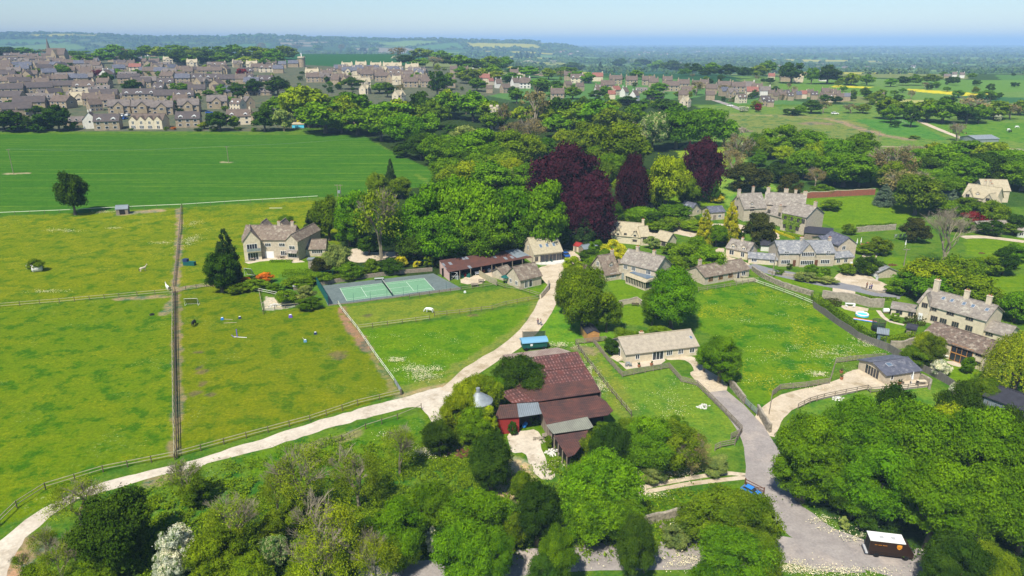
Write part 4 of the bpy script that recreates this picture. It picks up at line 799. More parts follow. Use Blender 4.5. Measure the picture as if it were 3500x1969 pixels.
        for k in range(1, n): xx = -w/2+w*k/n; m_.box(xx-t*.45, -proud, 0, xx+t*.45, -.001, h, 0, X)
        o = m_.obj(name, fr, s.root); MB().box(-w/2, -.02, 0, w/2, -.002, h, 0, X).obj('pane', 'glass', o); return s
    def door(s, side, f, w, h, mat='timber'):
        q = s.last; T_ = q['M']; y0, L, D = q['y0'], q['L'], q['D']
        if side == 'f': X = Matrix.Translation((f*L, y0, 0))
        elif side == 'l': X = Matrix.Translation((0, y0+(1-f)*D, 0)) @ Matrix.Rotation(-math.pi/2, 4, 'Z')
        else: X = Matrix.Translation((L, y0+f*D, 0)) @ Matrix.Rotation(math.pi/2, 4, 'Z')
        X = T_ @ X; o = MB().box(-w/2, -.06, 0, w/2, -.001, h, 0, X).obj('door', mat, s.root)
        MB().box(w*.3, -.12, h*.45, w*.38, -.061, h*.5, 0, X).obj('door_handle', 'chrome', o); return s
    def dormer(s, f, w=1.5, h=1.3, dz=.35, n=2, fr='white'):
        q = s.last; T_ = q['M']; sl_ = (q['hr']-q['hw'])/(q['D']/2); yb = q['y0']+q['D']/2*dz; zb = q['hw']+(yb-q['y0'])*sl_; x = f*q['L']; hh = h; dd = min(q['D']*.45, (hh+w*.5)/sl_)
        X = T_ @ Matrix.Translation((x-w/2, yb, zb-.1))
        m_ = MB().prism([(0, 0), (w, 0), (w, hh), (w/2, hh+w*.5), (0, hh)], 'y', 0, dd, 0, X); o = m_.obj('dormer', q['wm'], q['roof'])
        r = MB().prism([(-.15, hh-.12), (w/2, hh+w*.5+.02), (w+.15, hh-.12), (w+.15, hh), (w/2, hh+w*.5+.16), (-.15, hh)], 'y', -.15, dd, 0, X); r.obj('dormer_roof', q['rm'], q['roof'])
        d_ = MB().box(w*.15, -.05, .3, w*.85, -.002, hh-.05, 0, X).obj('dormer_window', fr, q['roof']); 
        g2 = MB(); ww = w*.7/n
        for k in range(n): g2.box(w*.15+ww*k+.07, -.07, .37, w*.15+ww*(k+1)-.07, -.051, hh-.12, 0, X)
        g2.obj('dormer_glass', 'glass', q['roof']); return s
    def skylight(s, f, dz=.5, w=.7, h=1.0, back=False):
        q = s.last; T_ = q['M']; sl_ = (q['hr']-q['hw'])/(q['D']/2); an = math.atan(sl_); y = q['y0']+q['D']/2*dz
        X = T_ @ Matrix.Translation((f*q['L'], y, q['hw']+(y-q['y0'])*sl_+.17)) @ Matrix.Rotation(an, 4, 'X')
        o = MB().box(-w/2-.08, -h/2-.08, 0, w/2+.08, h/2+.08, .05, 0, X).obj('skylight', 'silver', q['roof']); MB().box(-w/2, -h/2, .051, w/2, h/2, .07, 0, X).obj('skylight_pane', 'glassblue', o) if False else MB().box(-w/2, -h/2, .051, w/2, h/2, .07, 0, X).obj('skylight_glass', 'glassblue', q['roof']); return s
Y = lambda v: ('y', v)
# gabled farmhouse left of the tennis court
h = House('farmhouse', 'G', (405, 828), (905, 828), 'large gabled stone farmhouse left of the tennis court, balcony on its left gable')
h.wing(9, Y(645), Y(505), 'stone', 'roof_brown', chim=((.66, 0, .9, 1.2), (.93, 0, .9, 1.2)))
h.win('f', .49, 3.7, 1.7, 1.0, 3).win('f', .77, 3.7, 1.7, 1.0, 3).win('f', .79, .9, 1.8, 1.3, 3).door('f', .5, 2.6, 2.1, 'white')
h.win('f', .43, .1, .5, 1.9, 1); h.win('f', .57, .1, .5, 1.9, 1)
h.wing(8, Y(668), Y(560), 'cream', 'roof_brown', A=(405, 862), B=(578, 846), ridge='y'); h.win('f', .5, 3.2, 2.9, 2.0, 4).win('f', .5, .2, 3.0, 2.2, 4)
q = h.last; o = MB().box(.9, -1.0, 2.95, 5.0, -.01, 3.1, 0, q['M']).box(.9, -1.0, 3.1, 5.0, -.95, 4.0, 1, q['M']).obj('balcony', ['palewall', 'metal'], h.root)
h.wing(15, Y(655), Y(600), 'stone', 'roof_brown', A=(832, 850), B=(950, 858), ridge='y'); h.win('f', .5, 3.5, 1.8, 1.1, 3).win('f', .5, 1.0, 2.6, 1.2, 4)
q = h.last; MB().prism([(-1.1, 2.5), (-.01, 3.3), (-.01, 3.45), (-1.1, 2.65)], 'x', .1, q['L']-.1, 0, q['M']).obj('bay_roof', 'roof_grey', h.root)
h.wing(5, 5.6, 8.6, 'stone', 'roof_brown', A=(500, 750), B=(660, 750), ridge='y', y0=2); h.wing(5, 5.6, 8.8, 'stone', 'roof_brown', A=(700, 750), B=(850, 750), ridge='y', y0=2)
h.wing(6, Y(742), Y(650), 'stone', 'roof_brown', A=(965, 818), B=(1215, 812)); h.win('f', .15, 1.1, 1.5, 1.0, 3).win('f', .68, 1.1, 3.2, 1.0, 5)
h.wing(5, 4.6, 6.8, 'stone', 'roof_brown', A=(1000, 740), B=(1110, 740), ridge='y')
h = House('garden_pillar', 'G', (1045, 945), (1090, 945), 'square dark stone chimney-like pillar in the farmhouse garden', 'pillar'); MB().box(0, 0, 0, 1.6, 1.4, 2.9).obj('pillar_shaft', 'grey_stone', h.root); MB().box(-.2, -.2, 2.9, 1.8, 1.6, 3.3).obj('pillar_cap', 'metal', h.root)
# glazed barn conversion
h = House('barn_house', 'H', (1255, 892), (1532, 858), 'pale-roofed barn house with a glazed front beside the cream forecourt')
h.wing(9.5, Y(792), Y(632), 'cream', 'roof_pale'); h.win('f', .08, .9, .9, 1.3, 2, 'timber').win('f', .38, .1, 3.0, 2.3, 2, 'timber').win('f', .66, .1, 2.6, 2.3, 2, 'timber').win('f', .89, .1, 1.8, 2.3, 2, 'timber').win('l', .5, 3.4, .8, 1.2, 2)
for f in (.32, .55, .79): h.skylight(f, .42, .75, 1.1)
q = h.last; MB().prism([(.5, -.05), (11.8, -.05), (11.6, -1.6), (9, -2.9), (5, -2.9), (1.5, -1.8)][::-1], 'z', 0, .35, 0, q['M']).obj('terrace', 'whitewall', h.root)
h.frame_ = MB(); [h.frame_.tube([q['M'] @ Vector(p) for p in ((1.5+i*1.28, -2.7 if 2 < i < 7 else -2.0, .35), (1.5+i*1.28, -2.7 if 2 < i < 7 else -2.0, 1.3))], .03, 4) for i in range(9)]; h.frame_.obj('glass_rail_post', 'chrome', h.root)
# little cottage by the paddock
h = House('cottage', 'H', (1115, 1148), (1325, 1098), 'small stone cottage with brown tiled roof beside the pony paddock')
h.wing(6.5, Y(1052), Y(925), 'stone', 'roof_brown'); h.win('f', .27, .2, .9, 1.9, 2).win('f', .48, .2, 1.0, 1.9, 1).win('l', .3, .9, .9, 1.0, 2).win('l', .72, .9, .9, 1.0, 2)
h.wing(4.5, Y(1005), Y(935), 'stone', 'roof_brown', A=(955, 1062), B=(1050, 1030), ridge='x', y0=.5)
# cream house above the golden shrub
h = House('cream_house', 'I', (262, 672), (556, 700), 'cream stone house with two gabled dormers above the golden shrub')
h.wing(7, Y(592), Y(462), 'cream', 'roof_pale', chim=((.02, 0, .8, 1.2), (.98, 0, .8, 1.4))); h.win('f', .22, 3.2, .8, 1.3, 2, 'timber').win('f', .47, 2.4, .8, 1.2, 2, 'timber').win('f', .8, 1.0, 1.3, 1.2, 3, 'timber').win('f', .8, 3.4, 1.0, 1.2, 2, 'timber')
q = h.last
for f in (.22, .8):
    X = q['M'] @ Matrix.Translation((f*q['L']-1.1, -.12, 0)); MB().prism([(0, q['hw']-1), (2.2, q['hw']-1), (2.2, q['hw']+.3), (1.1, q['hw']+1.7), (0, q['hw']+.3)], 'y', 0, 3, 0, X).obj('gable', 'cream', h.root)
    MB().prism([(-.15, q['hw']+.15), (1.1, q['hw']+1.75), (2.35, q['hw']+.15), (2.35, q['hw']+.3), (1.1, q['hw']+1.95), (-.15, q['hw']+.3)], 'y', -.1, 3, 0, X).obj('gable_roof', 'roof_pale', h.root)
    MB().box(.65, -.05, q['hw']-.5, 1.55, -.005, q['hw']+.6, 0, X).obj('window', 'glass', h.root)
h.wing(6, Y(612), Y(515), 'cream', 'roof_pale', A=(560, 706), B=(640, 703)); h.win('f', .4, 1.6, .9, 1.1, 2, 'timber')
h = House('outbuilding', 'I', (702, 692), (822, 722), 'small cream outbuilding with tiled roof left of the tall golden conifers', 'outbuilding')
h.wing(5, Y(632), Y(556), 'cream', 'roof_pale'); h.win('f', .3, .2, 1.5, 1.8, 3, 'timber').win('f', .7, .2, 1.5, 1.8, 3, 'timber')
# L-shaped farmhouse with the conservatory
h = House('stone_house', 'I', (205, 1068), (350, 1044), 'L-shaped stone house with lead-roofed conservatory above the square lawn')
h.wing(8.5, Y(1000), Y(812), 'stone', 'roof_brown', chim=((.95, 0, .8, 1.1),)); h.win('f', .5, .9, 1.8, 1.2, 4).win('l', .28, .9, 1.1, 1.2, 2).win('l', .5, 3.6, 1.2, 1.1, 3).dormer(.55, 1.4, 1.0, .35)
h.wing(8, Y(872), Y(745), 'stone', 'roof_grey', A=(348, 1040), B=(700, 1128), chim=((.25, 0, .9, 1.3), (.72, 0, .9, 1.1))); h.win('f', .15, 3.4, 1.2, 1.0, 3).win('f', .38, 3.4, 1.2, 1.0, 3).win('f', .8, 3.4, 1.3, 1.0, 3).door('f', .08, .9, 2.0, 'metal')
h.wing(3, Y(885), Y(850), 'stone', 'roof_brown', A=(335, 1045), B=(405, 1045), ridge='x')
F_, L_ = h.frame((405, 1085), (600, 1160)); X = h.inv @ F_; 
MB().box(0, 0, 0, L_, 4.2, .5, 0, X).obj('conservatory_base', 'stone', h.root); fr = MB(); gl = MB().box(.06, .06, .5, L_-.06, 4.1, 2.4, 0, X)
for i in range(13): fr.box(L_*i/12-.06, -.03, .5, L_*i/12+.06, .09, 2.4, 0, X)
MB().prism([(-.35, 2.4), (.9, 2.95), (.9, 3.05), (4.2, 3.05), (4.2, 2.4)], 'x', -.3, L_+.3, 0, X).obj('conservatory_roof', 'roof_pale', h.root); fr.obj('conservatory_frame', 'palewall', h.root); gl.obj('conservatory_glass', 'glass', h.root)
MB().box(.4, 1.0, 3.06, L_-.4, 4.0, 3.2, 0, X).obj('conservatory_lantern', 'glassblue', h.root)
# low bungalow in the middle
h = House('bungalow', 'I', (1200, 1104), (1645, 1020), 'long low stone bungalow with brown windows above the buttercup meadow')
h.wing(7.5, Y(1022), Y(920), 'stone', 'roof_brown', chim=((.12, 1.0, .9, 1.4),))
for f in (.13, .35, .57): h.win('f', f, .9, 1.4, 1.1, 3, 'oak')
h.win('f', .75, .1, .9, 1.9, 1).win('f', .87, .9, 1.3, 1.0, 2)
# manor
h = House('manor_house', 'I', (1590, 462), (1812, 446), 'big rambling grey-roofed manor house with a creeper-clad wing and many chimneys')
h.wing(10, Y(335), Y(188), 'stone', 'roof_grey', chim=((.0, 0, 1.2, 1.6), (.8, 2.5, .9, 1.9))); h.dormer(.38, 1.2, .9, .2).win('f', .35, .9, 1.6, 1.8, 3, 'timber').win('f', .35, 3.9, 1.6, 1.4, 3, 'timber').win('l', .5, 3.5, 1.0, 1.3, 2, 'timber')
h.wing(11, Y(372), Y(270), 'stone', 'roof_grey', A=(1960, 545), B=(2200, 602), chim=((.95, 0, 1.1, 1.6),))
for f, z in ((.18, 1.0), (.45, 1.0), (.7, 1.0), (.18, 4.0), (.45, 4.0), (.72, 4.0), (.9, 4.0)): h.win('f', f, z, 1.2, 1.5, 2, 'timber')
h.win('r', .3, 1.2, 1.8, 1.2, 4, 'timber'); q = h.last
h.wing(9, Y(375), Y(300), 'stone', 'roof_grey', A=(1800, 458), B=(1990, 530), chim=((.6, -3, 1.1, 1.2),)); h.win('f', .2, 3.4, 1.4, 1.3, 3, 'timber').win('f', .2, .9, 1.4, 1.5, 3, 'timber').win('f', .75, 3.4, 1.0, 1.3, 2, 'timber')
h.wing(9, 5.0, 8.6, 'stone', 'roof_grey', A=(1790, 415), B=(2190, 455), chim=((.05, 0, 1.3, 1.8), (.5, 1, 1.6, 1.5), (.74, 1, 1.0, 1.3), (.98, 0, 1.4, 1.2)))
F_, L_ = h.frame((2200, 640), (2360, 655)); X = h.inv @ F_; MB().box(0, 0, 0, L_, 7, 2.2, 0, X).obj('wall', 'timber', h.root); MB().prism([(-.3, 2.25), (7.3, 2.9), (7.3, 3.05), (-.3, 2.4)], 'x', -.3, L_+4, 0, X).obj('roof', 'slate_dark', h.root)
# creeper on the manor wall
cp = MB(); F_, L_ = h.frame((1960, 545), (2200, 602)); X = h.inv @ F_; rr = random.Random(3)
for i in range(2600):
    x = rr.uniform(.3, L_*.85); z = rr.uniform(.3, 6)
    if abs(x/L_-.45) > .12+.07*z+.05*math.sin(z*3): continue
    if any(abs(x-f*L_) < .6 and zz < z < zz+1.5 for f, zz in ((.18, 1.0), (.45, 1.0), (.7, 1.0), (.18, 4.0), (.45, 4.0), (.72, 4.0))): continue
    a_ = rr.uniform(0, 6.28); s_ = rr.uniform(.1, .2); y_ = -.1-rr.random()*.3; cp.add([X @ Vector((x+s_*math.cos(a_+t), y_+.1*math.sin(t+i), z+s_*math.sin(a_+t))) for t in (0, 1.57, 3.14, 4.7)], [(0, 1, 2, 3)])
M['creeper'] = surf('creeper_leaves', (.24, .34, .03), (.12, .22, .02), 3); tag(cp.obj('climbing_creeper', 'creeper'), 'yellow-green creeper climbing the manor wall above its clipped beds', 'creeper').matrix_basis = h.root.matrix_basis.copy()
# slate outbuildings beside the manor
h = House('coach_house', 'I', (930, 392), (1040, 422), 'cream coach house with dark slate roof behind the clipped hedge', 'outbuilding'); h.wing(8, Y(350), Y(262), 'cream', 'slate'); h.skylight(.35, .6, .6, .9).skylight(.75, .5, .6, .9).win('r', .7, .9, .7, .9, 1)
h = House('stable_block', 'I', (1255, 452), (1400, 440), 'stone stable block with blue slate roof between the golden conifers', 'outbuilding'); h.wing(6, Y(372), Y(316), 'stone', 'slate'); h.door('f', .3, 1.2, 2, 'timber').win('f', .65, 1, 1, 1, 2)
h = House('shaded_outbuilding', 'I', (600, 345), (690, 350), 'dark slate outbuilding in shade under the copper beeches', 'outbuilding'); h.wing(6, 2.6, 4.6, 'cream', 'slate_dark'); h.win('f', .5, .9, .8, .9, 1)
# cottages by the lane
h = House('lane_cottage', 'I', (1412, 806), (1628, 852), 'stone cottage with mottled grey roof and two white dormers by the lane')
h.wing(6.5, Y(724), Y(640), 'cream', 'roof_grey', chim=((.5, 0, .7, .9),)); h.dormer(.3, 1.5, .9, .1).dormer(.78, 1.5, .9, .1).win('f', .27, .8, 1.4, 1.3, 2).win('f', .78, .8, 1.1, 1.3, 2).win('r', .5, 2.4, .9, 1.0, 2)
h = House('link_building', 'I', (1640, 884), (1925, 906), 'low curved-roof link building between cottage and slate-roofed pair', 'outbuilding'); h.wing(5, Y(832), Y(775), 'cream', 'slate_lichen'); h.win('f', .2, .8, 1.4, 1.0, 3).win('f', .85, .8, 1.6, 1.0, 4)
h = House('garden_outbuilding', 'I', (1765, 760), (1850, 765), 'small white-walled outbuilding with dark slate roof behind the link building', 'outbuilding'); h.wing(5, Y(700), Y(645), 'whitewall', 'slate_dark')
h = House('semi_detached_house', 'I', (1945, 916), (2495, 912), 'pair of stone houses under lichened slate roof with central gable and two red-brown doors')
h.wing(9, Y(782), Y(660), 'stone', 'slate_lichen', chim=((.48, 0, 1, 1.0), (.995, 0, .9, .9)))
for f, z, w, n in ((.12, 3.6, 1.2, 2), (.88, 3.6, 1.1, 2), (.12, .9, 2.6, 5), (.84, .9, 2.6, 5)): h.win('f', f, z, w, 1.1, n)
h.door('f', .28, .9, 2.0, 'chestnut').door('f', .68, .9, 2.0, 'chestnut')
h.wing(6, Y(782), Y(690), 'stone', 'slate_lichen', A=(2152, 922), B=(2300, 921), ridge='y'); h.win('f', .5, 3.5, 3.8, 1.1, 7).win('f', .5, .8, 3.8, 1.2, 7)
h = House('side_house', 'J', (690, 1000), (868, 985), 'stone house with steep dark slate roof right of the slate-roofed pair'); h.wing(8, Y(850), Y(775), 'stone', 'slate', ridge='y'); h.win('f', .3, 3.3, 1.1, 1.1, 2)
h.wing(5, Y(978), Y(925), 'cream', 'slate_lichen', A=(665, 1050), B=(850, 1035)); h.win('f', .2, .7, 1.1, 1.1, 2).win('f', .6, .7, 1.1, 1.1, 2)
h.wing(7, Y(820), Y(760), 'stone', 'slate', A=(560, 880), B=(760, 870))
# garage
h = House('garage', 'J', (965, 1118), (1102, 1182), 'stone double garage with slate roof, one white door and one open bay', 'garage'); h.wing(6, Y(1060), Y(1012), 'stone', 'slate_lichen'); q = h.last
MB().box(.3, -.05, .05, q['L']*.46, -.005, 2.0, 0, q['M']).obj('bay_shade_panel', 'dark', h.root); h.door('f', .74, q['L']*.42, 2.0, 'white')  # near-black panel on the wall paints the shade of the open bay
# upper right cream house
h = House('hillside_house', 'J', (1945, 432), (2265, 495), 'pale cream gabled house with three chimneys above the plum-red shrub, upper right')
h.wing(8, Y(345), Y(232), 'cream', 'roof_pale', chim=((.7, 0, .9, 1.0), (.4, 3, .8, 1.5), (.55, 3, .8, 1.5))); h.dormer(.42, 1.4, .8, .15); h.win('f', .5, .9, 2.6, 1.3, 3, 'timber')
h.wing(3, Y(350), Y(290), 'cream', 'roof_pale', A=(1950, 440), B=(2045, 455), ridge='y'); h.win('f', .4, 3.4, 1.2, 1.0, 2, 'timber').win('f', .5, .5, 2.6, 1.7, 3, 'timber')
h.wing(4, Y(400), Y(335), 'cream', 'roof_pale', A=(2135, 480), B=(2255, 510), ridge='y'); h.win('f', .45, 3.5, 1.4, 1.0, 2, 'timber').win('f', .4, .6, 1.8, 1.5, 3, 'timber')
h.wing(9, 4.8, 8.3, 'cream', 'roof_pale', A=(2140, 410), B=(2410, 420))
h = House('greenhouse', 'J', (1760, 375), (1830, 365), 'small blue-glass greenhouse behind the blue spruce shrub, upper right', 'greenhouse'); h.wing(3, 1.9, 2.9, 'glassblue', 'glassblue', oh=.05, th=.05)
# long farmhouse at the right
h = House('long_farmhouse', 'K', (1480, 560), (2150, 752), 'long stone farmhouse with grey roof, tall chimneys and five skylights, right side')
h.wing(9.5, Y(395), Y(262), 'cream', 'roof_grey', chim=((.10, 0, 1.15, 2.7, None, 1.0), (.56, 0, 1.1, 1.9), (.88, 0, 1.1, 1.9)))
for f in (.28, .41, .59, .72, .92): h.skylight(f, .62, .6, .9)
for f in (.24, .5, .78): h.win('f', f, 3.3, 1.5, 1.1, 3, 'timber')
for f in (.28, .42, .6, .8): h.win('f', f, .8, 1.4, 1.2, 3, 'timber')
h.wing(2, Y(410), Y(310), 'cream', 'roof_grey', A=(1490, 570), B=(1600, 598), ridge='y'); h.win('f', .5, 3.6, 1.2, 1.1, 3, 'timber').door('f', .3, .9, 2.0, 'white')
h.wing(6.5, Y(675), Y(580), 'cream', 'roof_grey', A=(2155, 745), B=(2400, 812)); h.win('f', .25, .8, 1.4, 1.0, 3, 'timber')
h.wing(5.5, Y(500), Y(415), 'cream', 'roof_grey', A=(1232, 522), B=(1462, 560)); h.win('f', .35, .6, 1.3, .9, 2, 'timber').win('f', .85, .6, 1.0, .9, 2, 'timber')
for x, y, w_, hh in ((1810, 600, 1.6, 4.5), (1975, 640, .6, 3.5), (2120, 690, 1.4, 3.5)):
    p = g('K', x, y); cp = MB()
    for i in range(500):
        a_ = rr.uniform(0, 6.28); s_ = rr.uniform(.08, .18); d = Vector((rr.gauss(0, w_*.4), rr.gauss(0, .25)-.4, rr.uniform(0, 1)**.7*hh)); cp.add([p+d+Vector((s_*math.cos(a_+t), .08*math.sin(t+i), s_*math.sin(a_+t))) for t in (0, 1.57, 3.14, 4.7)], [(0, 1, 2, 3)])
    tag(cp.obj('climbing_plant', 'creeper'), {1810: 'largest green climber on the long farmhouse wall, between its windows', 1975: 'thin green climber on the middle of the long farmhouse wall', 2120: 'green climber on the right end of the long farmhouse wall'}[x], 'climber')
# long barn with brown roof
h = House('long_barn', 'K', (1600, 900), (2180, 1100), 'long stone barn conversion with rough brown roof and tall oak-framed window, right side')
h.wing(8.5, Y(715), Y(597), 'cream', 'roof_moss', A=(1530, 868), B=(2185, 1098)); L_ = h.last['L']
h.win('f', .30, 2.9, 1.3, .6, 3, 'timber').win('f', .38, 1.2, .7, .6, 1, 'timber').win('f', .62, .15, 4.2, 3.6, 4, 'oak').win('f', .88, 2.9, 1.7, .6, 4, 'timber').win('f', .88, .9, .9, .8, 1, 'timber')
q = h.last; MB().box(q['L']*.62-2.1, -.09, 1.8, q['L']*.62+2.1, -.051, 2.0, 0, q['M']).obj('window_transom', 'oak', h.root)
# slate bungalow
h = House('slate_bungalow', 'K', (1178, 1220), (1518, 1168), 'small stone bungalow with blue slate roof at the end of the gravel drive')
h.wing(7.5, Y(1128), Y(1003), 'stone', 'slate'); h.win('l', .5, .15, 3.6, 1.9, 5, 'palewall').win('f', .17, .9, .5, 1.0, 1).win('f', .77, .9, .5, 1.0, 1).skylight(.33, .68, 1.0, .9)
# long cream bungalow
h = House('cream_bungalow', 'L', (1145, 716), (1862, 628), 'long cream stone bungalow with pale grey roof and stone patio, centre right')
h.wing(8, Y(620), Y(458), 'cream', 'roof_pale', chim=((.32, .4, .8, .5),)); h.last['roof'].material_slots[0].link = 'OBJECT'
M['roof_greypale'] = surf('pale_grey_tiles', (.43, .37, .28), (.33, .285, .22), 1.3, bump=.4, sb=3); h.last['roof'].material_slots[0].material = M['roof_greypale']
for f, z, w_, hh, n_ in ((.155, .8, .8, .9, 2), (.44, .1, 2.4, 1.8, 3), (.60, .8, 1.2, 1.0, 3), (.76, .8, 1.1, 1.0, 3), (.92, .8, 1.0, .9, 2)): h.win('f', f, z, w_, hh, n_)
h.win('l', .5, .2, 2.0, 1.9, 3).skylight(.96, .5, .5, .7)
# timber shed
h = House('timber_shed', 'L', (757, 500), (878, 490), 'orange timber-clad shed with black pitched roof below the large olive tree', 'shed'); h.wing(5.2, Y(414), Y(383), 'orange_wood', 'slate_dark', ridge='y', oh=.12, th=.1); h.door('f', .5, .9, 1.8, 'orange_wood')
# more outbuildings
h = House('small_shed', 'H', (1645, 762), (1705, 775), 'small grey shed with rusty red roof beside the cream forecourt', 'shed'); h.wing(3, 1.9, 2.6, 'palewall', 'redrust', oh=.1); h.door('f', .4, .8, 1.7)
h = House('garden_shed', 'H', (1755, 800), (1900, 775), 'grey-green garden shed hidden among bushes right of the forecourt', 'shed'); h.wing(3, 1.8, 2.7, 'timber', 'sheet_grey', oh=.15); h.win('f', .3, .9, .6, .5, 1)
h = House('field_shelter', 'F', (1172, 545), (1292, 537), 'open-fronted grey timber field shelter right of the lone tall tree', 'shelter'); h.wing(3, Y(488), 3.3, 'timber', 'sheet_grey', oh=.2); q = h.last; MB().box(q['L']*.28, -.06, .05, q['L']*.75, -.005, 2.0, 0, q['M']).obj('front_shade_panel', 'dark', h.root)  # dark panel on the front wall stands in for the shaded opening
h = House('black_barn', 'D', (2470, 1025), (2600, 1075), 'low barn with black corrugated roof and pale blue wall, right edge', 'barn'); h.wing(7, 2.4, 3.6, 'sheet_grey', 'slate_dark')
h = House('stone_stable', 'J', (2340, 740), (2490, 742), 'low grey-roofed stable building at the right edge by the gravel drive', 'outbuilding'); h.wing(6, 2.3, 4.2, 'grey_stone', 'roof_grey'); h.win('f', .2, .8, .8, .8, 1).door('f', .6, 1, 1.9)
h = House('stone_stable', 'J', (2500, 765), (2680, 790), 'white-fronted outbuilding with grey roof, right edge beyond the stable', 'outbuilding'); h.wing(6, 2.5, 4.5, 'whitewall', 'roof_grey'); h.win('f', .25, .8, 1, 1, 2)
h = House('stone_stable', 'J', (2120, 715), (2300, 700), 'low stone lean-to with pale rooflights behind the bare grey tree', 'outbuilding'); h.wing(4, 1.9, 3.2, 'grey_stone', 'roof_grey')
for nm, k, A, B, D_, hw, hr, wm, rm, lb in (('garden_shed', 'K', (1095, 775), (1190, 790), 3, 1.5, 2.3, 'glassblue', 'sheet_grey', 'small shed with pale blue-grey roof against the grey board fence'),
                                      ('garden_shed', 'K', (1385, 722), (1470, 740), 2.5, 1.6, 2.3, 'timber', 'slate_dark', 'dark garden shed at the left end of the long brown barn'),
                                      ('garden_hut', 'D', (735, 322), (765, 322), 4, 2.3, 3.2, 'cyan', 'roof_pale', 'turquoise garden hut in the garden beyond the crop field'),
                                      ('marquee', 'E', (2090, 1200), (2320, 1190), 12, 1.8, 3.2, 'metal', 'metal', 'long white polytunnel roof in the field, right side')):
    h = House(nm, k, A, B, lb, 'shed' if nm != 'marquee' else 'polytunnel'); h.wing(D_, hw, hr, wm, rm)
# -------------------------------------------------- rusty farm barns (corners given by their roofs)
def roofslab(name, k, pts, mat, parent, th=.08, seam=0):
    P = [PH(*k2(k, x, y), z) for x, y, z in pts]; c = sum(P, Vector())/len(P); ex = (P[1]-P[0]).normalized(); n3 = ex.cross(P[-1]-P[0]).normalized(); n3 = -n3 if n3.z < 0 else n3
    X = Matrix.Translation(P[0]) @ Matrix((ex, n3.cross(ex), n3)).transposed().to_4x4(); lo = [X.inverted() @ p for p in P]; n_ = len(P)
    mb = MB(); mb.add([Vector(p) for p in lo]+[Vector(p)-Vector((0, 0, th)) for p in lo], [tuple(range(n_)), tuple(range(n_, 2*n_))[::-1]]+[(i+n_, (i+1) % n_+n_, (i+1) % n_, i) for i in range(n_)])
    o = mb.obj(name, mat); o.parent = parent; o.matrix_basis = parent.matrix_basis.inverted() @ X; o.matrix_parent_inverse = Matrix(); return P
def wallto(name, P, mat, parent, z1=None, drop=.12, off=.35, posts=0):
    mb = MB(); inv = parent.matrix_basis.inverted()
    for a, b in zip(P[:-1], P[1:]):
        d = Vector((b.x-a.x, b.y-a.y, 0)).normalized(); n_ = Vector((-d.y, d.x, 0))*.1
        mb.add([inv @ Vector(q) for q in ((a.x, a.y, -.1), (b.x, b.y, -.1), (b.x, b.y, b.z-drop), (a.x, a.y, a.z-drop), (a.x+n_.x, a.y+n_.y, -.1), (b.x+n_.x, b.y+n_.y, -.1), (b.x+n_.x, b.y+n_.y, b.z-drop), (a.x+n_.x, a.y+n_.y, a.z-drop))], [(0, 1, 2, 3), (7, 6, 5, 4), (0, 3, 7, 4), (1, 5, 6, 2), (3, 2, 6, 7)])
    return mb.obj(name, mat, parent)
def inset(a, b, n_=None, d=.4):
    """shift both points away from the camera side by d"""
    e = Vector((b.x-a.x, b.y-a.y, 0)).normalized(); nn = Vector((-e.y, e.x, 0)); 
    if nn.y < 0: nn = -nn
    return a+nn*d, b+nn*d
BR = empty('farm_barn', g('M', 1500, 700)); tag(BR, 'main rusty red corrugated farm barn with rows of pale rooflights', 'barn')
P1 = roofslab('upper_roof', 'M', [(1240, 205, 6.0), (1690, 150, 6.0), (1768, 298, 5.0), (1312, 352, 5.0)], 'rooflights', BR)
P2 = roofslab('middle_roof', 'M', [(1010, 395, 5.3), (1772, 300, 5.3), (1850, 425, 4.9), (1060, 520, 4.9)], 'rooflights', BR)
P3 = roofslab('lower_roof', 'M', [(1060, 520, 4.9), (1850, 425, 4.9), (1925, 560, 4.2), (1285, 655, 4.2)], 'rust', BR)
P3b = roofslab('side_roof', 'M', [(900, 560, 4.9), (1062, 520, 4.9), (1285, 655, 4.2), (1030, 672, 4.2)], 'rooflights', BR)
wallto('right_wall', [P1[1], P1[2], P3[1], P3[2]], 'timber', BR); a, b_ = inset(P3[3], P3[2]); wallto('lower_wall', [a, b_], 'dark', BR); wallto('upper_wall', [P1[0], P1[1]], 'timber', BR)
LT = empty('lean_to_barn', g('M', 1600, 800)); tag(LT, 'brown-roofed lean-to barn below the main rusty barn, with pale green sheets along its eave', 'barn')
P4 = roofslab('roof', 'M', [(1292, 668, 3.9), (1885, 592, 3.9), (1975, 650, 3.6), (2050, 745, 3.2), (1995, 792, 3.15), (1840, 815, 3.2), (1385, 905, 3.2)], 'rust', LT)
P5 = roofslab('eave_sheets', 'M', [(1372, 890, 3.28), (1790, 808, 3.28), (1850, 910, 2.9), (1805, 930, 2.88), (1445, 980, 2.85)], 'sheet_green', LT)
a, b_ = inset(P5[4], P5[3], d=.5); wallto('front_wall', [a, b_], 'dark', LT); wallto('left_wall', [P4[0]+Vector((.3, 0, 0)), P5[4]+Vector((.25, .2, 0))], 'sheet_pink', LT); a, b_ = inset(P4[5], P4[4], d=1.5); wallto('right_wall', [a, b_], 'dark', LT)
WD = empty('wedge_shed', g('M', 1600, 1100)); tag(WD, 'wedge-shaped rusty roofed shed at the foot of the barns beside the round tree', 'barn')
P6 = roofslab('roof', 'M', [(1448, 1000, 2.9), (1795, 945, 2.9), (1800, 1010, 2.8), (1660, 1190, 2.5), (1590, 1215, 2.5)], 'rust', WD); wallto('left_wall', [P6[0]+Vector((.5, .2, 0)), P6[4]+Vector((.4, .5, 0))], 'dark', WD)
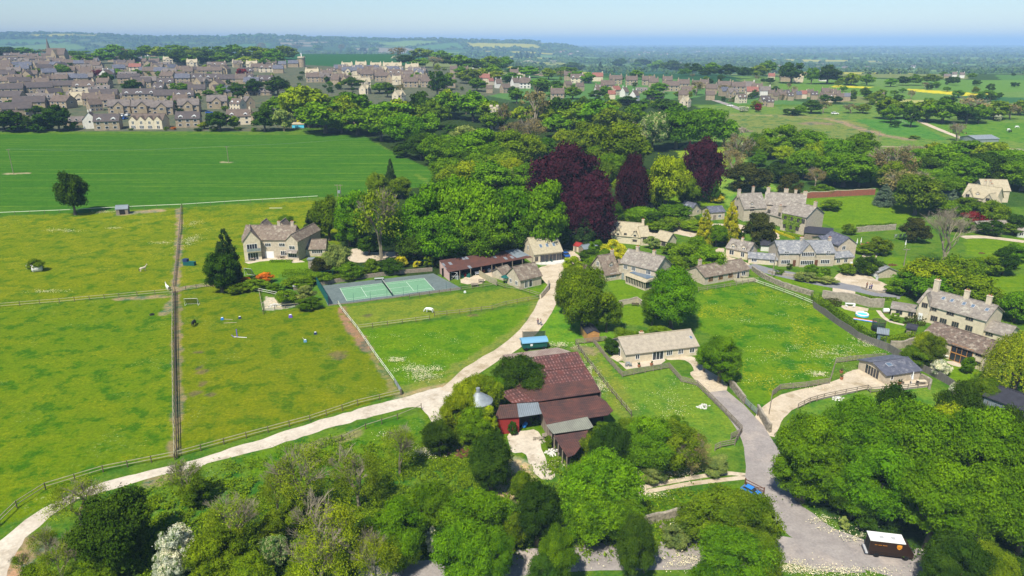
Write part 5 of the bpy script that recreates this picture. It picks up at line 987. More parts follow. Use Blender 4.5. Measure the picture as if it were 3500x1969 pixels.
for t in (.05, .35, .65, .95):
    p = P6[0].lerp(P6[4], t); MB().box(p.x-.08-WD.location.x, p.y-.08-WD.location.y, 0, p.x+.08-WD.location.x, p.y+.08-WD.location.y, p.z-.1, 0).obj('post', 'timber', WD)
RS = empty('red_shed', g('M', 1000, 900)); tag(RS, 'open shed with grey-blue sheet roof and bright red wall left of the barns', 'shed')
P7 = roofslab('left_roof', 'M', [(905, 690, 4.0), (1080, 675, 4.0), (1105, 812, 3.2), (850, 832, 3.2)], 'rust_brown', RS)
P8 = roofslab('right_roof', 'M', [(1078, 672, 4.05), (1290, 655, 4.05), (1347, 775, 3.3), (1100, 812, 3.3)], 'sheet_grey', RS)
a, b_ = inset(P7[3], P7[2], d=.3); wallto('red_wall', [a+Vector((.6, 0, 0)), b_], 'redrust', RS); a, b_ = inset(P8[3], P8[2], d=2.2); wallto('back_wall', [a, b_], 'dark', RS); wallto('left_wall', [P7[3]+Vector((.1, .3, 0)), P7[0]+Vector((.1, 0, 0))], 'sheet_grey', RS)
FS = empty('low_sheet_barn', g('M', 1250, 190)); tag(FS, 'low faded pink corrugated roof behind the rusty barn and blue hut', 'barn')
P9 = roofslab('roof', 'M', [(935, 185, 3.2), (1490, 110, 3.2), (1620, 150, 3.0), (1560, 170, 2.9), (1020, 235, 2.9)], 'sheet_pink', FS); a, b_ = inset(P9[4], P9[3], d=.2); wallto('wall', [a, b_], 'timber', FS); wallto('back_wall', [P9[0]+Vector((0, -.2, 0)), P9[1]+Vector((0, -.2, 0))], 'timber', FS)
# long open-fronted barn by the court
LB = empty('open_fronted_barn', g('H', 800, 950)); tag(LB, 'long open-fronted barn with patched rusty roof and pink end wall beside the court', 'barn')
P10 = roofslab('roof', 'H', [(300, 853, 4.1), (1082, 738, 4.1), (1235, 822, 2.9), (392, 972, 2.7)], 'rust_long', LB)
roofslab('end_roof_sheet', 'H', [(955, 757, 4.12), (1084, 737, 4.12), (1200, 800, 3.2), (1080, 830, 3.1)], 'sheet_grey', LB)
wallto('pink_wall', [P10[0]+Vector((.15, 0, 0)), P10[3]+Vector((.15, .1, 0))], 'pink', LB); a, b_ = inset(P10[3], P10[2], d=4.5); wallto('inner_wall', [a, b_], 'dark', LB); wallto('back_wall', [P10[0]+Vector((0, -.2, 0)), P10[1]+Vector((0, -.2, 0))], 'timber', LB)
for t in [i/8 for i in range(1, 9)]:
    p = P10[3].lerp(P10[2], t)-LB.location; MB().box(p.x-.1, p.y+.1, -.1, p.x+.1, p.y+.3, p.z-.05).obj('post', 'timber', LB)
# silo
sp_ = g('M', 700, 890); so_ = empty('silo', sp_); tag(so_, 'round galvanised grain silo with conical roof among lime green trees', 'silo')
tc = PH(*k2('M', 690, 640), 6.0); so_.location = (tc.x, tc.y, 0); mb = MB(); n_ = 28; rS = 2.4
for j in range(2): mb.v += [(rS*math.cos(6.2832*i/n_), rS*math.sin(6.2832*i/n_), -.1 if j == 0 else 6.0) for i in range(n_)]
mb.f = [(i, (i+1) % n_, n_+(i+1) % n_, n_+i) for i in range(n_)]; mb.m = [0]*n_; mb.obj('silo_wall', 'metal', so_)
mb = MB(); mb.v = [((rS+.15)*math.cos(6.2832*i/n_), (rS+.15)*math.sin(6.2832*i/n_), 5.95) for i in range(n_)]+[(.4*math.cos(6.2832*i/n_), .4*math.sin(6.2832*i/n_), 7.5) for i in range(n_)]; mb.f = [(i, (i+1) % n_, n_+(i+1) % n_, n_+i) for i in range(n_)]+[tuple(range(n_, 2*n_))]; mb.m = [0]*(n_+1); mb.obj('silo_roof', 'metal', so_)
MB().tube([(0, 0, 7.4), (0, 0, 8.3)], .35, 8).obj('silo_cap', 'metal', so_)
# shepherd hut
h = House('shepherd_hut', 'L', (112, 592), (352, 572), 'green hut with curved blue roof on wheels beside the farm track', 'hut'); L_ = h.L; T0 = Matrix()
MB().box(0, 0, .6, L_, 2.6, 1.9, 0).obj('wall', 'green', h.root); MB().prism([(1.3-1.5*math.cos(a), 1.86+.62*math.sin(a)) for a in np.linspace(0, math.pi, 11)], 'x', -.25, L_+.25, 0).obj('roof', 'skyblue', h.root)
for x in (.7, L_-.7):
    for y in (-.05, 2.65): mb = MB(); mb.prism([(x+.38*math.cos(a), .4+.38*math.sin(a)) for a in np.linspace(0, 6.28, 13)[:-1]], 'y', y-.06, y+.06); mb.obj('wheel', 'black', h.root)
MB().box(L_*.3, -.05, 1.1, L_*.40, -.003, 1.6).obj('window', 'white', h.root); MB().box(-.05, .9, .65, -.003, 1.7, 1.88).obj('door', 'netgreen', h.root)
# ---------------------------------------------------------------- town houses
def proto_house(i, wm, rm, full=1, L=9.0, D=7.0, hw=5.0, hr=8.6, gab=0, dorm=0, chim=1):
    r = empty('town_house', (0, 0, 0)); r.rotation_euler = (0, 0, 0)
    MB().prism([(-D/2, -3), (D/2, -3), (D/2, hw-.03), (0, hr-.03), (-D/2, hw-.03)], 'x', -L/2, L/2).obj('wall', wm, r)
    sl_ = (hr-hw)/(D/2); e = -.3*sl_; ro = MB().prism([(-D/2-.3, hw+e), (0, hr), (D/2+.3, hw+e), (D/2+.3, hw+e+.16), (0, hr+.2), (-D/2-.3, hw+e+.16)], 'x', -L/2-.2, L/2+.2).obj('roof', rm, r)
    if chim:
        for s in ((-1, 1) if chim > 1 else (1,)): MB().box(s*(L/2-.6)-.4, -.35, hr-1, s*(L/2-.6)+.4, .35, hr+1.2).box(s*(L/2-.6)-.2, -.15, hr+1.2, s*(L/2-.6)+.2, .15, hr+1.6).obj('chimney', wm, ro)
    if not full: r.location = (0, 0, -500)
    for z in ((.9, 3.3) if full else ()):
        for x in (-.32, 0, .32):
            if gab and x == 0: continue
            w = 1.1; f_ = MB().box(x*L-w/2-.1, -D/2-.06, z-.1, x*L+w/2+.1, -D/2-.005, z+1.2).obj('window', 'white', r); MB().box(x*L-w/2, -D/2-.08, z, x*L+w/2, -D/2-.061, z+1.1).obj('pane', 'glass', f_)
    for s in ((1, -1) if full else ()):
        f_ = MB().box(s*L/2-.005 if s > 0 else s*L/2-.06, -.6, 3.3, s*L/2+.06 if s > 0 else s*L/2+.005, .6, 4.5).obj('window', 'white', r); MB().box(min(s*L/2+s*.061, s*L/2+s*.08), -.5, 3.4, max(s*L/2+s*.061, s*L/2+s*.08), .5, 4.4).obj('pane', 'glass', f_)
    MB().box(-.45, -D/2-.05, 0, .45, -D/2-.005, 2.0).obj('door', 'timber', r) if full else None
    if gab:
        MB().prism([(-1.9, -2), (1.9, -2), (1.9, hw), (0, hw+2.4), (-1.9, hw)], 'y', -D/2-.8, 0).obj('front_gable', wm, r); MB().prism([(-2.1, hw-.15), (0, hw+2.45), (2.1, hw-.15), (2.1, hw), (0, hw+2.65), (-2.1, hw)], 'y', -D/2-1.0, 0).obj('gable_roof', rm, r)
        w2 = MB().box(-.8, -D/2-.87, 3.2, .8, -D/2-.805, 4.5).obj('window', 'white', r); MB().box(-.7, -D/2-.89, 3.3, .7, -D/2-.871, 4.4).obj('pane', 'glass', w2)
    for x in ([-.28, .28] if dorm else []):
        yb = -D/2+.5; MB().prism([(x*L-.8, hw), (x*L+.8, hw), (x*L+.8, hw+1.3), (x*L, hw+2.0), (x*L-.8, hw+1.3)], 'y', yb, yb+2.2).obj('dormer', 'white', ro)
        MB().box(x*L-.55, yb-.04, hw+.4, x*L+.55, yb-.003, hw+1.2).obj('dormer_glass', 'glass', ro)
    r.location = (0, 0, -500); return r
PR = {}
M['stone_v'] = surf('village_stone', (.40, .32, .21), (.29, .23, .155), .6); M['roof_v'] = surf('village_tiles', (.165, .125, .10), (.115, .09, .075), .6)
M['roof_v2'] = surf('village_grey_tiles', (.20, .17, .15), (.14, .12, .11), .6); M['roof_dk'] = surf('village_dark_tiles', (.11, .09, .085), (.08, .07, .07), .6); M['roof_red'] = surf('village_red_tiles', (.30, .12, .09), (.22, .10, .08), .6)
for i, (c, wm, rm, kw, ds) in enumerate((('a', 'stone_v', 'roof_v', dict(chim=2), 'stone house with brown roof'), ('b', 'stone_v', 'roof_v2', dict(gab=1), 'grey-roofed stone house with front gable'), ('c', 'stone_v', 'roof_dk', dict(dorm=1), 'dark-roofed house with white dormers'),
        ('d', 'stone_v', 'slate', dict(), 'stone house with blue slate roof'), ('e', 'cream', 'roof_pale', dict(chim=2, gab=1), 'pale-roofed cream house with front gable'), ('f', 'whitewall', 'roof_v2', dict(), 'white-walled house with grey roof'),
        ('g', 'cream', 'roof_v', dict(dorm=1, L=11), 'long brown-roofed house with dormers'), ('h', 'stone_v', 'roof_dk', dict(L=13, chim=0), 'long dark-roofed stone house'), ('i', 'palewall', 'roof_red', dict(), 'pale house with red tiled roof'), ('j', 'cream', 'slate', dict(gab=1, chim=2), 'cream gabled house, blue slate roof'),
        ('k', 'stone_v', 'roof_v2', dict(L=12, hw=2.6, hr=5.4, chim=0), 'low stone building with grey roof'), ('l', 'whitewall', 'roof_v', dict(L=7, chim=2, hr=9.2), 'white gabled brown-roofed house'))):
    PR[c] = (proto_house(i, wm, rm, **kw), ds); PR[c+'_'] = (proto_house(i, wm, rm, full=0, **kw), ds)
USED = set()
def th_(c, k, x, base, w, turn, region, label=None, hs=1.0):
    """house copy: w its width in pixels of view k, turn degrees (0 = long side to the camera, 90 = gable end)"""
    if k == 'E': w *= .72
    r0, ds = PR[c]; p = g(k, x, base); dist = (p-cam.location).length; sw = w*(1.3587 if k == 'D' else .339674)*dist/FP
    if w*(1.3587 if k == 'D' else .339674) < 34: r0 = PR[c+'_'][0]; c = c+'_'
    if c in USED: o = copy_tree(r0)
    else: o = r0; USED.add(c)
    ln = {'g': 11, 'h': 13, 'k': 12, 'l': 7}.get(c[0], 9); ct = abs(math.cos(R(turn)))*ln+abs(math.sin(R(turn)))*7; s = max(.55, min(1.6, sw/ct)); o.location = p
    o.scale = (s, s, s*.5+.5*hs if s < 1.3 else 1.1*hs); o.rotation_euler = (0, 0, R(turn)-math.atan2(p.x, p.y)*.6); o.location.z -= .1
    if k in 'BCE': o.name = 'village_house'
    tag(o, label or (ds+' '+region), 'house', 'houses '+region); return o
def TH(region, k, s):
    for e in s.split(';'):
        e = e.split()
        if e: th_(e[0], k, *[float(q) for q in e[1:5]], region)
TH('in the front village row', 'A', 'c 1100 1062 230 0;k 790 1020 150 0;c 1910 1035 300 0;g 2420 1010 210 0;a 2580 1010 130 40;l 930 1050 110 90;a 120 1020 160 30')
TH('in the second village row', 'A', 'b 1220 900 200 0;b 1455 900 195 0;b 1650 912 190 0;b 1915 890 250 0;h 320 860 330 0;a 650 850 210 -30;h 170 930 340 10;k 470 850 120 0;e 820 812 140 0;a 945 822 140 0;a 1080 838 150 0;b 2200 850 190 0;g 2400 870 150 -40;b 2500 850 130 -60;a 1830 840 120 0;a 960 880 130 30')
TH('in the third village row', 'A', 'h 130 800 210 -20;k 365 780 150 0;k 510 780 140 0;h 1060 780 240 0;c 1350 775 210 0;c 1490 772 180 0;h 1680 790 180 0;c 1870 790 230 0;d 2330 740 180 20;a 2530 720 110 0;h 410 700 240 10;a 170 710 180 20;h 640 680 220 0;g 860 690 170 0;k 1010 690 160 0;a 100 630 150 -20')
TH('in the left village middle', 'A', 'h 210 640 170 20;a 430 650 190 0;a 620 610 160 0;d 750 600 150 0;b 880 590 110 0;c 1050 620 120 30;l 1080 560 110 70;h 1310 600 210 0;b 1510 630 140 0;c 1680 650 160 0;a 1700 580 170 -20;d 1850 600 140 0;b 2040 640 140 50;c 2150 600 160 0;h 2300 610 180 0;c 2480 600 160 0;d 2540 640 130 0;h 60 560 150 0;a 320 560 210 0;d 500 540 150 20;k 660 550 150 0;a 880 540 140 0;k 1290 540 240 0;d 1480 520 180 0;d 1630 525 130 0;b 1720 540 110 0;a 1850 510 130 0;a 2060 520 150 0;a 2180 520 120 0;c 2480 530 140 20')
TH('high in the left village', 'A', 'd 240 500 210 0;a 80 500 150 0;k 160 490 120 0;h 450 490 130 30;h 530 510 110 20;a 760 510 120 0;a 880 520 140 0;b 980 510 100 0;b 1060 530 90 40;i 1370 480 170 0;a 1590 480 150 0;d 1730 490 110 40;a 1240 470 130 0;d 810 440 160 0;a 910 440 90 20;d 270 460 90 0;d 170 460 110 30;a 60 470 150 0;b 390 440 80 30;a 460 450 130 0;a 620 420 120 0;a 1430 420 170 0;a 1560 420 120 0;h 1240 400 140 0;e 1830 420 180 0;e 1700 400 120 0;e 1940 430 160 0;g 2210 460 190 0;e 2400 440 190 0;e 2540 450 110 0;k 2150 430 100 0;k 1650 430 120 0')
TH('around the church', 'A', 'c 140 400 140 0;a 310 390 110 20;b 250 420 110 0;a 350 360 90 0;a 440 390 110 0;a 240 370 110 0;a 60 440 120 0;c 90 350 70 0;a 760 390 90 0;a 850 400 130 0;d 950 410 90 20;b 800 350 90 0;a 900 360 120 0;a 1000 350 70 0;a 1210 390 130 0;d 1390 400 140 0;a 1310 440 130 0;a 700 440 90 0;a 20 390 70 0;a 720 350 40 0')
TH('at the wooded top edge', 'A', 'f 1480 330 110 0;b 1560 335 90 0;k 2190 255 70 0;k 2280 262 90 0;k 2380 262 100 0;k 2460 262 60 0')
TH('in the centre village', 'B', 'a 20 480 110 0;g 110 490 130 0;d 230 500 90 0;k 60 470 100 0;a 160 440 110 0;d 380 440 90 0;d 270 450 70 0;e 570 545 170 0;b 690 590 110 20;g 760 520 90 30;a 840 600 150 0;a 580 590 120 0;d 850 495 130 0;j 930 520 110 0;d 1030 500 110 0;j 1040 520 90 0;d 1180 500 110 0;e 920 470 100 0;e 1060 460 100 0;e 1210 470 100 0;e 1330 470 90 0;e 1420 470 90 0;j 1300 510 80 0;j 1390 515 90 0;j 1450 515 60 0;e 1560 490 100 0;e 1600 475 70 0;j 1620 535 80 0;j 1660 540 60 0;a 1120 560 150 0;a 1270 580 160 0;a 1400 590 150 0;a 1540 600 160 0;a 1660 610 130 0;a 1230 550 120 0;g 1400 550 130 0;g 1530 560 110 0;e 1100 640 110 20;e 1100 710 110 60;e 1440 780 130 50;a 1560 640 150 0;a 1720 640 110 0;a 1940 640 130 0;a 2090 520 90 0;l 2220 550 110 20;a 1990 500 70 0;i 2300 600 100 0;i 2360 620 70 30;l 2440 650 80 20;a 2510 700 110 30;a 2350 700 60 0;k 2420 380 150 0;k 100 720 150 0;a 20 690 60 30;c 110 620 120 0')
TH('in the right-hand village', 'C', 'a 20 540 80 0;e 95 530 70 0;l 30 640 90 30;l 130 650 110 0;a 455 770 130 0;a 570 570 90 0;g 650 600 120 0;g 740 600 110 0;i 860 580 100 0;a 1040 610 120 0;a 1200 620 110 0;a 1370 620 120 0;k 320 530 90 0;a 560 660 90 30;a 680 680 90 20;a 880 710 110 20;l 860 730 80 30;i 1040 720 110 40;l 1130 740 90 50;l 1230 780 100 55;i 1000 760 70 0;k 1300 700 110 0;a 960 670 130 0;a 1600 680 140 0;a 1720 660 110 0;a 1420 640 90 0;a 1750 730 90 0;a 1720 770 90 0;k 1440 760 160 0;e 1740 840 110 50;a 1560 620 90 0;a 2000 710 100 0;a 2130 680 120 0;a 1990 770 80 0;d 2130 730 100 30;b 2210 750 110 20;g 2300 800 110 30;a 2270 690 120 0;f 2370 690 110 0;a 2460 700 90 0;i 2410 740 100 0;f 2540 730 90 0;a 1850 660 80 0;c 2540 830 110 20;a 1930 650 80 0;a 240 520 60 0;a 90 620 80 0')
TH('in the far right village strip', 'E', 'a 30 750 80 0;a 110 740 70 20;c 180 750 80 0;a 60 775 80 30;a 140 770 80 0;c 220 775 80 10;a 260 740 70 0;d 300 760 80 20;i 350 755 80 0;a 420 740 60 0;c 460 765 80 0;g 600 790 110 0;a 540 775 80 20;a 650 735 70 0;a 720 785 80 0;a 680 760 90 0;d 790 780 70 0;a 1110 795 100 0;a 570 735 90 0;c 20 840 60 0')
TH('beside the hillside wood', 'E', 'i 30 570 80 0;a 170 585 120 0;e 300 590 110 0;l 550 580 90 0;i 560 560 60 0')
TH('far away in the valley', 'E', 'f 1460 450 60 0;k 1800 545 70 0;f 1870 545 50 0;f 1945 550 50 0;f 520 330 40 0;f 1880 415 50 0;b 1915 415 30 0;k 2250 372 40 0;k 770 450 110 0;k 510 445 90 0;k 640 460 110 0;k 1000 450 90 0;k 180 450 60 0;k 100 435 90 0')
TH('in the distant valley town', 'C', ' '.join('') or ';'.join('%s %d %d %d 0' % (random.choice('ffiika'), x, random.choice([285, 292, 300, 312, 322]), random.choice([24, 30, 36])) for x in list(range(420, 900, 24))+list(range(1100, 1600, 20))+list(range(1780, 2180, 26))))
rh = random.Random(21)
for x0, x1, y0, y1, n_, w_, kk, rg in ((20, 2560, 430, 620, 34, 95, 'aaahkdcb', 'filling the town middle'), (20, 1150, 350, 430, 14, 70, 'aaadb', 'near the church roofs'), (60, 2500, 640, 760, 16, 130, 'aahkc', 'behind the front town rows')):
    for i in range(n_):
        th_(rh.choice(kk), 'A', x0+(x1-x0)*(i+rh.random())/n_, rh.uniform(y0, y1), w_*rh.uniform(.8, 1.3), rh.choice((0, 0, 15, -20, 40, 75)), rg)
for x0, x1, y0, y1, n_, w_, kk, rg in ((550, 1700, 500, 640, 16, 90, 'aabe', 'filling the centre village'),):
    for i in range(n_): th_(rh.choice(kk), 'B', x0+(x1-x0)*(i+rh.random())/n_, rh.uniform(y0, y1), w_*rh.uniform(.8, 1.3), rh.choice((0, 0, 15, -20, 60)), rg)
for c in PR:
    if c not in USED:
        for o in [q for q in PR[c][0].children_recursive]+[PR[c][0]]: bpy.data.objects.remove(o)
# four-gabled cream terrace at the field edge
h = House('gabled_terrace', 'A', (1315, 1062), (1648, 1062), 'cream terrace with four pointed gables facing the crop field'); L_ = h.L
h.wing(9, 5.2, 9.0, 'cream', 'roof_v'); M_ = h.last['M']
for i in range(4):
    w = L_/4; X = M_ @ Matrix.Translation((i*w, -1.2, 0)); MB().prism([(.05, -1), (w-.05, -1), (w-.05, 5.4), (w/2, 7.9), (.05, 5.4)], 'y', 0, 4, 0, X).obj('gable_wall', 'cream', h.root)
    MB().prism([(0, 5.25), (w/2, 7.95), (w, 5.25), (w, 5.4), (w/2, 8.15), (0, 5.4)], 'y', -.2, 4, 0, X).obj('gable_roof', 'roof_v', h.root)
    for z, ww, hh in ((.2, 2.8 if i < 3 else 1.8, 2.1), (3.0, 1.5, 2.0)):
        o = MB().box(w/2-ww/2, -.06, z, w/2+ww/2, -.004, z+hh, 0, X).obj('window', 'white', h.root); p_ = MB(); n_ = 4 if ww > 2 else 2
        for j in range(n_): p_.box(w/2-ww/2+ww*j/n_+.1, -.09, z+.12, w/2-ww/2+ww*(j+1)/n_-.1, -.061, z+hh-.12, 0, X)
        p_.obj('pane', 'glass', o)
# church and tower
p = g('A', 600, 395); ch = empty('church', p, -.05); tag(ch, 'stone church with steep tiled nave on the far left skyline', 'church'); dist = p.length; sc_ = dist/FP
w_ = 170*.34*sc_; hh = 110*.34*sc_; MB().prism([(-6, -3), (6, -3), (6, hh*.55), (0, hh), (-6, hh*.55)], 'x', -w_*.5, w_*.42).obj('nave', 'stone_v', ch); ro = MB().prism([(-6.4, hh*.53), (0, hh+.1), (6.4, hh*.53), (6.4, hh*.56), (0, hh+.7), (-6.4, hh*.56)], 'x', -w_*.5, w_*.42).obj('nave_roof', 'roof_v', ch)
MB().prism([(-4, -3), (4, -3), (4, hh*.55), (0, hh*.95), (-4, hh*.55)], 'y', -12, 0).obj('transept', 'stone_v', ch); fr = MB()
for x in (-.3, 0.25): fr.box(w_*x-1, -6.1, 3, w_*x+1, -6.01, 8)
fr.obj('window', 'glass', ch)
p = g('A', 510, 375); stp = empty('church_spire', p); tag(stp, 'slender stone church tower and spire left of the church nave', 'spire'); sc_ = p.length/FP; H_ = 175*.34*sc_; MB().box(-3, -3, -3, 3, 3, H_*.42).obj('tower', 'stone_v', stp); MB().tube([(0, 0, H_*.42), (0, 0, H_)], [3.6, .15], 8).obj('spire', 'roof_v2', stp)
p = g('B', 466, 440); tw_ = empty('tower', p); tag(tw_, 'round stone tower with a white mast above the centre village roofs', 'tower'); sc_ = p.length/FP; H_ = 80*.34*sc_; MB().tube([(0, 0, -3), (0, 0, H_)], 4.5, 14).obj('tower_body', 'stone_v', tw_); MB().tube([(0, 0, H_), (0, 0, H_+2)], 5.5, 14).obj('tower_parapet', 'palewall', tw_); MB().tube([(0, 0, H_+2), (0, 0, H_*1.55)], .7, 6).obj('mast', 'white', tw_)
p = g('P', 1690, 440); rn = empty('stone_tower', p); tag(rn, 'ivy-stained ruined stone tower among the middle trees', 'tower'); MB().box(-2.6, -2.4, -1, 2.6, 2.4, 13.5).box(-2.9, -2.7, 13.5, -1, 2.7, 14.6).box(1, -2.7, 13.5, 2.9, 2.7, 14.6).obj('tower_body', 'palewall', rn); MB().box(-.5, -2.46, 8, .5, -2.405, 10).obj('window', 'dark', rn)
# ---------------------------------------------------------------- fences, walls, hedges
def resamp(P, step):
    out = [P[0]]
    for a, b in zip(P[:-1], P[1:]):
        n_ = max(1, round((b-a).length/step)); out += [a.lerp(b, j/n_) for j in range(1, n_+1)]
    return out
POSTM = MB().box(-.06, -.06, -.1, .06, .06, 1.25).mesh('post', 'post'); POSTG = MB().box(-.03, -.03, -.1, .03, .03, 2.7).mesh('post', 'netgreen'); POSTL = MB().box(-.06, -.06, -.1, .06, .06, 1.2).mesh('post', 'timber')
def fence(k, pts, label, rails=(1.1,), step=2.6, pm=None, rm='rail', name='fence', rt=.05, rw=.04, group=None):
    P = [g(k, x, y) for x, y in pts]; Q = resamp(P, step); root = empty(name, P[0]); tag(root, label, 'fence', group)
    if len(Q) > 100: Q2 = Q[:100]
    else: Q2 = Q
    for q in Q2:
        o = bpy.data.objects.new('post', pm or POSTM); COL.objects.link(o); o.parent = root; o.location = q-P[0]
    for z in rails:
        mb = MB()
        for a, b in zip(Q[:-1], Q[1:]):
            d = (b-a).normalized(); nn = Vector((-d.y, d.x, 0))*rw; a_ = a-P[0]; b_ = b-P[0]; lo = Vector((0, 0, z-rt)); hi = Vector((0, 0, z+rt)); vs = []
            for e in (a_, b_):
                for s, zz in ((-1, lo), (1, lo), (1, hi), (-1, hi)): vs.append(e+nn*s+zz)
            mb.add(vs, [(0, 1, 2, 3), (7, 6, 5, 4), (0, 4, 5, 1), (1, 5, 6, 2), (2, 6, 7, 3), (3, 7, 4, 0)])
        mb.obj('rail', rm, root)
    return root
M['tape'] = surf('white_fence_tape', (.62, .66, .50))
fence('D', [(-60, 544), (0, 542), (150, 536), (300, 528), (457, 521)], 'pale-topped fence along the crop field, left of the dirt strip', (1.2,), 5, rm='tape', rt=.09)
fence('D', [(459, 521), (600, 512), (720, 505), (800, 500)], 'pale-topped fence along the crop field behind the farmhouse', (1.2,), 5, rm='tape', rt=.09)
fence('D', [(456, 523), (450, 600), (444, 660), (437, 722)], 'double rail fence running down the dirt strip between upper paddocks', (.4, .8, 1.2), 3, rm='timber')
fence('D', [(435, 735), (434, 850), (436, 1000), (440, 1158)], 'long straight fence between the two lower left paddocks', (.5, 1.2), 3, rt=.08)
fence('D', [(441, 735), (441, 850), (443, 1000), (446, 1152)], 'second parallel dark fence beside the long straight paddock fence', (.5, 1.1), 3, rm='post', rt=.08)
fence('D', [(-60, 780), (0, 774), (150, 762), (300, 749), (435, 737)], 'fence between the two left-hand paddocks', (1.15, .5), 4)
fence('D', [(441, 735), (520, 722), (556, 716)], 'short fence and gate by the dark conifer clump', (1.15, .7, .3), 3)
fence('N', [(755, 215), (900, 245), (1090, 285), (1160, 298), (1400, 350), (1560, 395), (1680, 412)], 'slanting fence below the farmhouse vegetable garden', (1.15, .6), 4, rm='tape')
fence('N', [(1135, 290), (1155, 400), (1178, 515)], 'short fence on the left of the rubble patch', (1.15, .6), 3)
fence('N', [(1182, 478), (1400, 455), (1600, 440), (1745, 425)], 'yellowish fence in front of the rubble patch', (1.15, .5), 3, rm='rail')
fence('N', [(1930, 420), (1975, 490), (2120, 670), (2300, 935), (2500, 1210)], 'pale slanting fence between bare paddock and lush paddock', (1.15, .6), 4, rm='tape')
fence('N', [(2500, 1210), (2530, 1260), (2570, 1325)], 'grey gate at the corner of the lush paddock', (.3, .6, .9, 1.2), 3, rm='metal', name='gate')
fence('D', [(-60, 1375), (0, 1320), (43, 1278), (115, 1232), (260, 1188), (440, 1152)], 'rustic fence along the white track, left part', (1.15, .6), 3.4)
fence('D', [(446, 1151), (620, 1103), (780, 1060), (900, 1020), (1008, 994)], 'rustic fence along the white track, right part', (1.15, .6), 3.4)
fence('N', [(2125, 668), (2576, 610), (2850, 575)], 'rail fence along the foot of the pony paddock, left part', (1.15, .6), 3.4)
fence('H', [(250, 1420), (500, 1395), (830, 1355), (970, 1310), (1300, 1248)], 'rail fence along the foot of the pony paddock, right part', (1.15, .6), 3.4, rm='timber')
fence('H', [(0, 1240), (300, 1195), (740, 1130), (880, 1110), (960, 1140), (1110, 1160), (1310, 1225)], 'grey rail fence between tennis court and pony paddock', (1.15, .6), 3.2, rm='timber')
fence('L', [(640, 522), (820, 505), (940, 490), (1005, 560)], 'post and rail fence behind the cream bungalow corner', (.3, .6, .9, 1.2), 2, pm=POSTL, rm='timber', rt=.07)
fence('L', [(820, 512), (960, 690), (1110, 852), (1340, 805), (1580, 762), (1700, 900), (1860, 942), (2100, 1180), (2310, 1400), (2290, 1440), (2200, 1480)], 'four-rail fence wrapping round the cream bungalow patio', (.3, .6, .9, 1.2), 2.2, pm=POSTL, rm='timber', rt=.07)
fence('L', [(640, 525), (760, 700), (960, 960), (1150, 1190), (1200, 1250)], 'post fence between rusty barns and grass strip', (.5, 1.1), 2.6, rm='timber')
fence('K', [(10, 1520), (40, 1340), (120, 1275), (380, 1250), (620, 1210), (680, 1008), (900, 980), (1180, 958)], 'weathered rail fence on the meadow side of the bungalow drive', (.3, .6, .9, 1.2), 2.4, pm=POSTL, rm='timber', rt=.07)
fence('K', [(300, 1470), (420, 1410), (560, 1370), (780, 1325), (1000, 1280), (1030, 1308), (1300, 1285), (1610, 1248)], 'weathered rail fence on the wood side of the bungalow drive', (.4, .8, 1.2), 2.4, pm=POSTL, rm='timber', rt=.06)
fence('I', [(1140, 1165), (1400, 1130), (1700, 1075)], 'low rail fence below the long low bungalow', (.5, 1.0), 2.4, pm=POSTL, rm='timber')
fence('I', [(1710, 1085), (1900, 1150), (2100, 1225), (2290, 1305)], 'pale two-rail fence along the top of the buttercup meadow', (.6, 1.1), 4, rm='tape')
fence('E', [(1320, 985), (1440, 1040)], 'short pale fence on the grassy hillside, upper right', (.6, 1.2), 5, rm='tape')
fence('Q', [(1010, 190), (1060, 165), (1210, 135), (1280, 10)], 'rail fence at the bottom corner of the grass field by the lane', (.4, .8, 1.2), 2, pm=POSTL, rm='timber', rt=.06)
fence('H', [(700, 1010), (760, 1050), (880, 1110)], 'pale close-board fence beside the little cottage', (.45, 1.35), 1.8, pm=POSTL, rm='rail', rt=.44)
fence('H', [(910, 1040), (860, 960)], 'pale board fence panel behind the little cottage', (.45, 1.35), 1.8, pm=POSTL, rm='rail', rt=.44)
fence('D', [(1060, 1030), (1000, 1055), (920, 1080), (860, 1110)], 'old wire fence on the rough bank below the track', (.9,), 4)
fence('G', [(1240, 1310), (1500, 1285), (2000, 1220), (2570, 1140)], 'tall green post line along the near side of the court', (.15,), 4.4, pm=POSTG, rm='timber', rt=.12, name='court_fence')
fence('G', [(1130, 1060), (1600, 1000), (2000, 960), (2290, 930)], 'tall green post line along the far side of the court', (2.6,), 4.4, pm=POSTG, rm='netgreen', rt=.02, name='court_fence')
fence('G', [(1100, 1040), (1140, 1130), (1200, 1230), (1245, 1310)], 'tall dark green netting at the left end of the court', (.5, 1.0, 1.5, 2.0, 2.5), 3, pm=POSTG, rm='netgreen', rt=.14, name='court_fence')
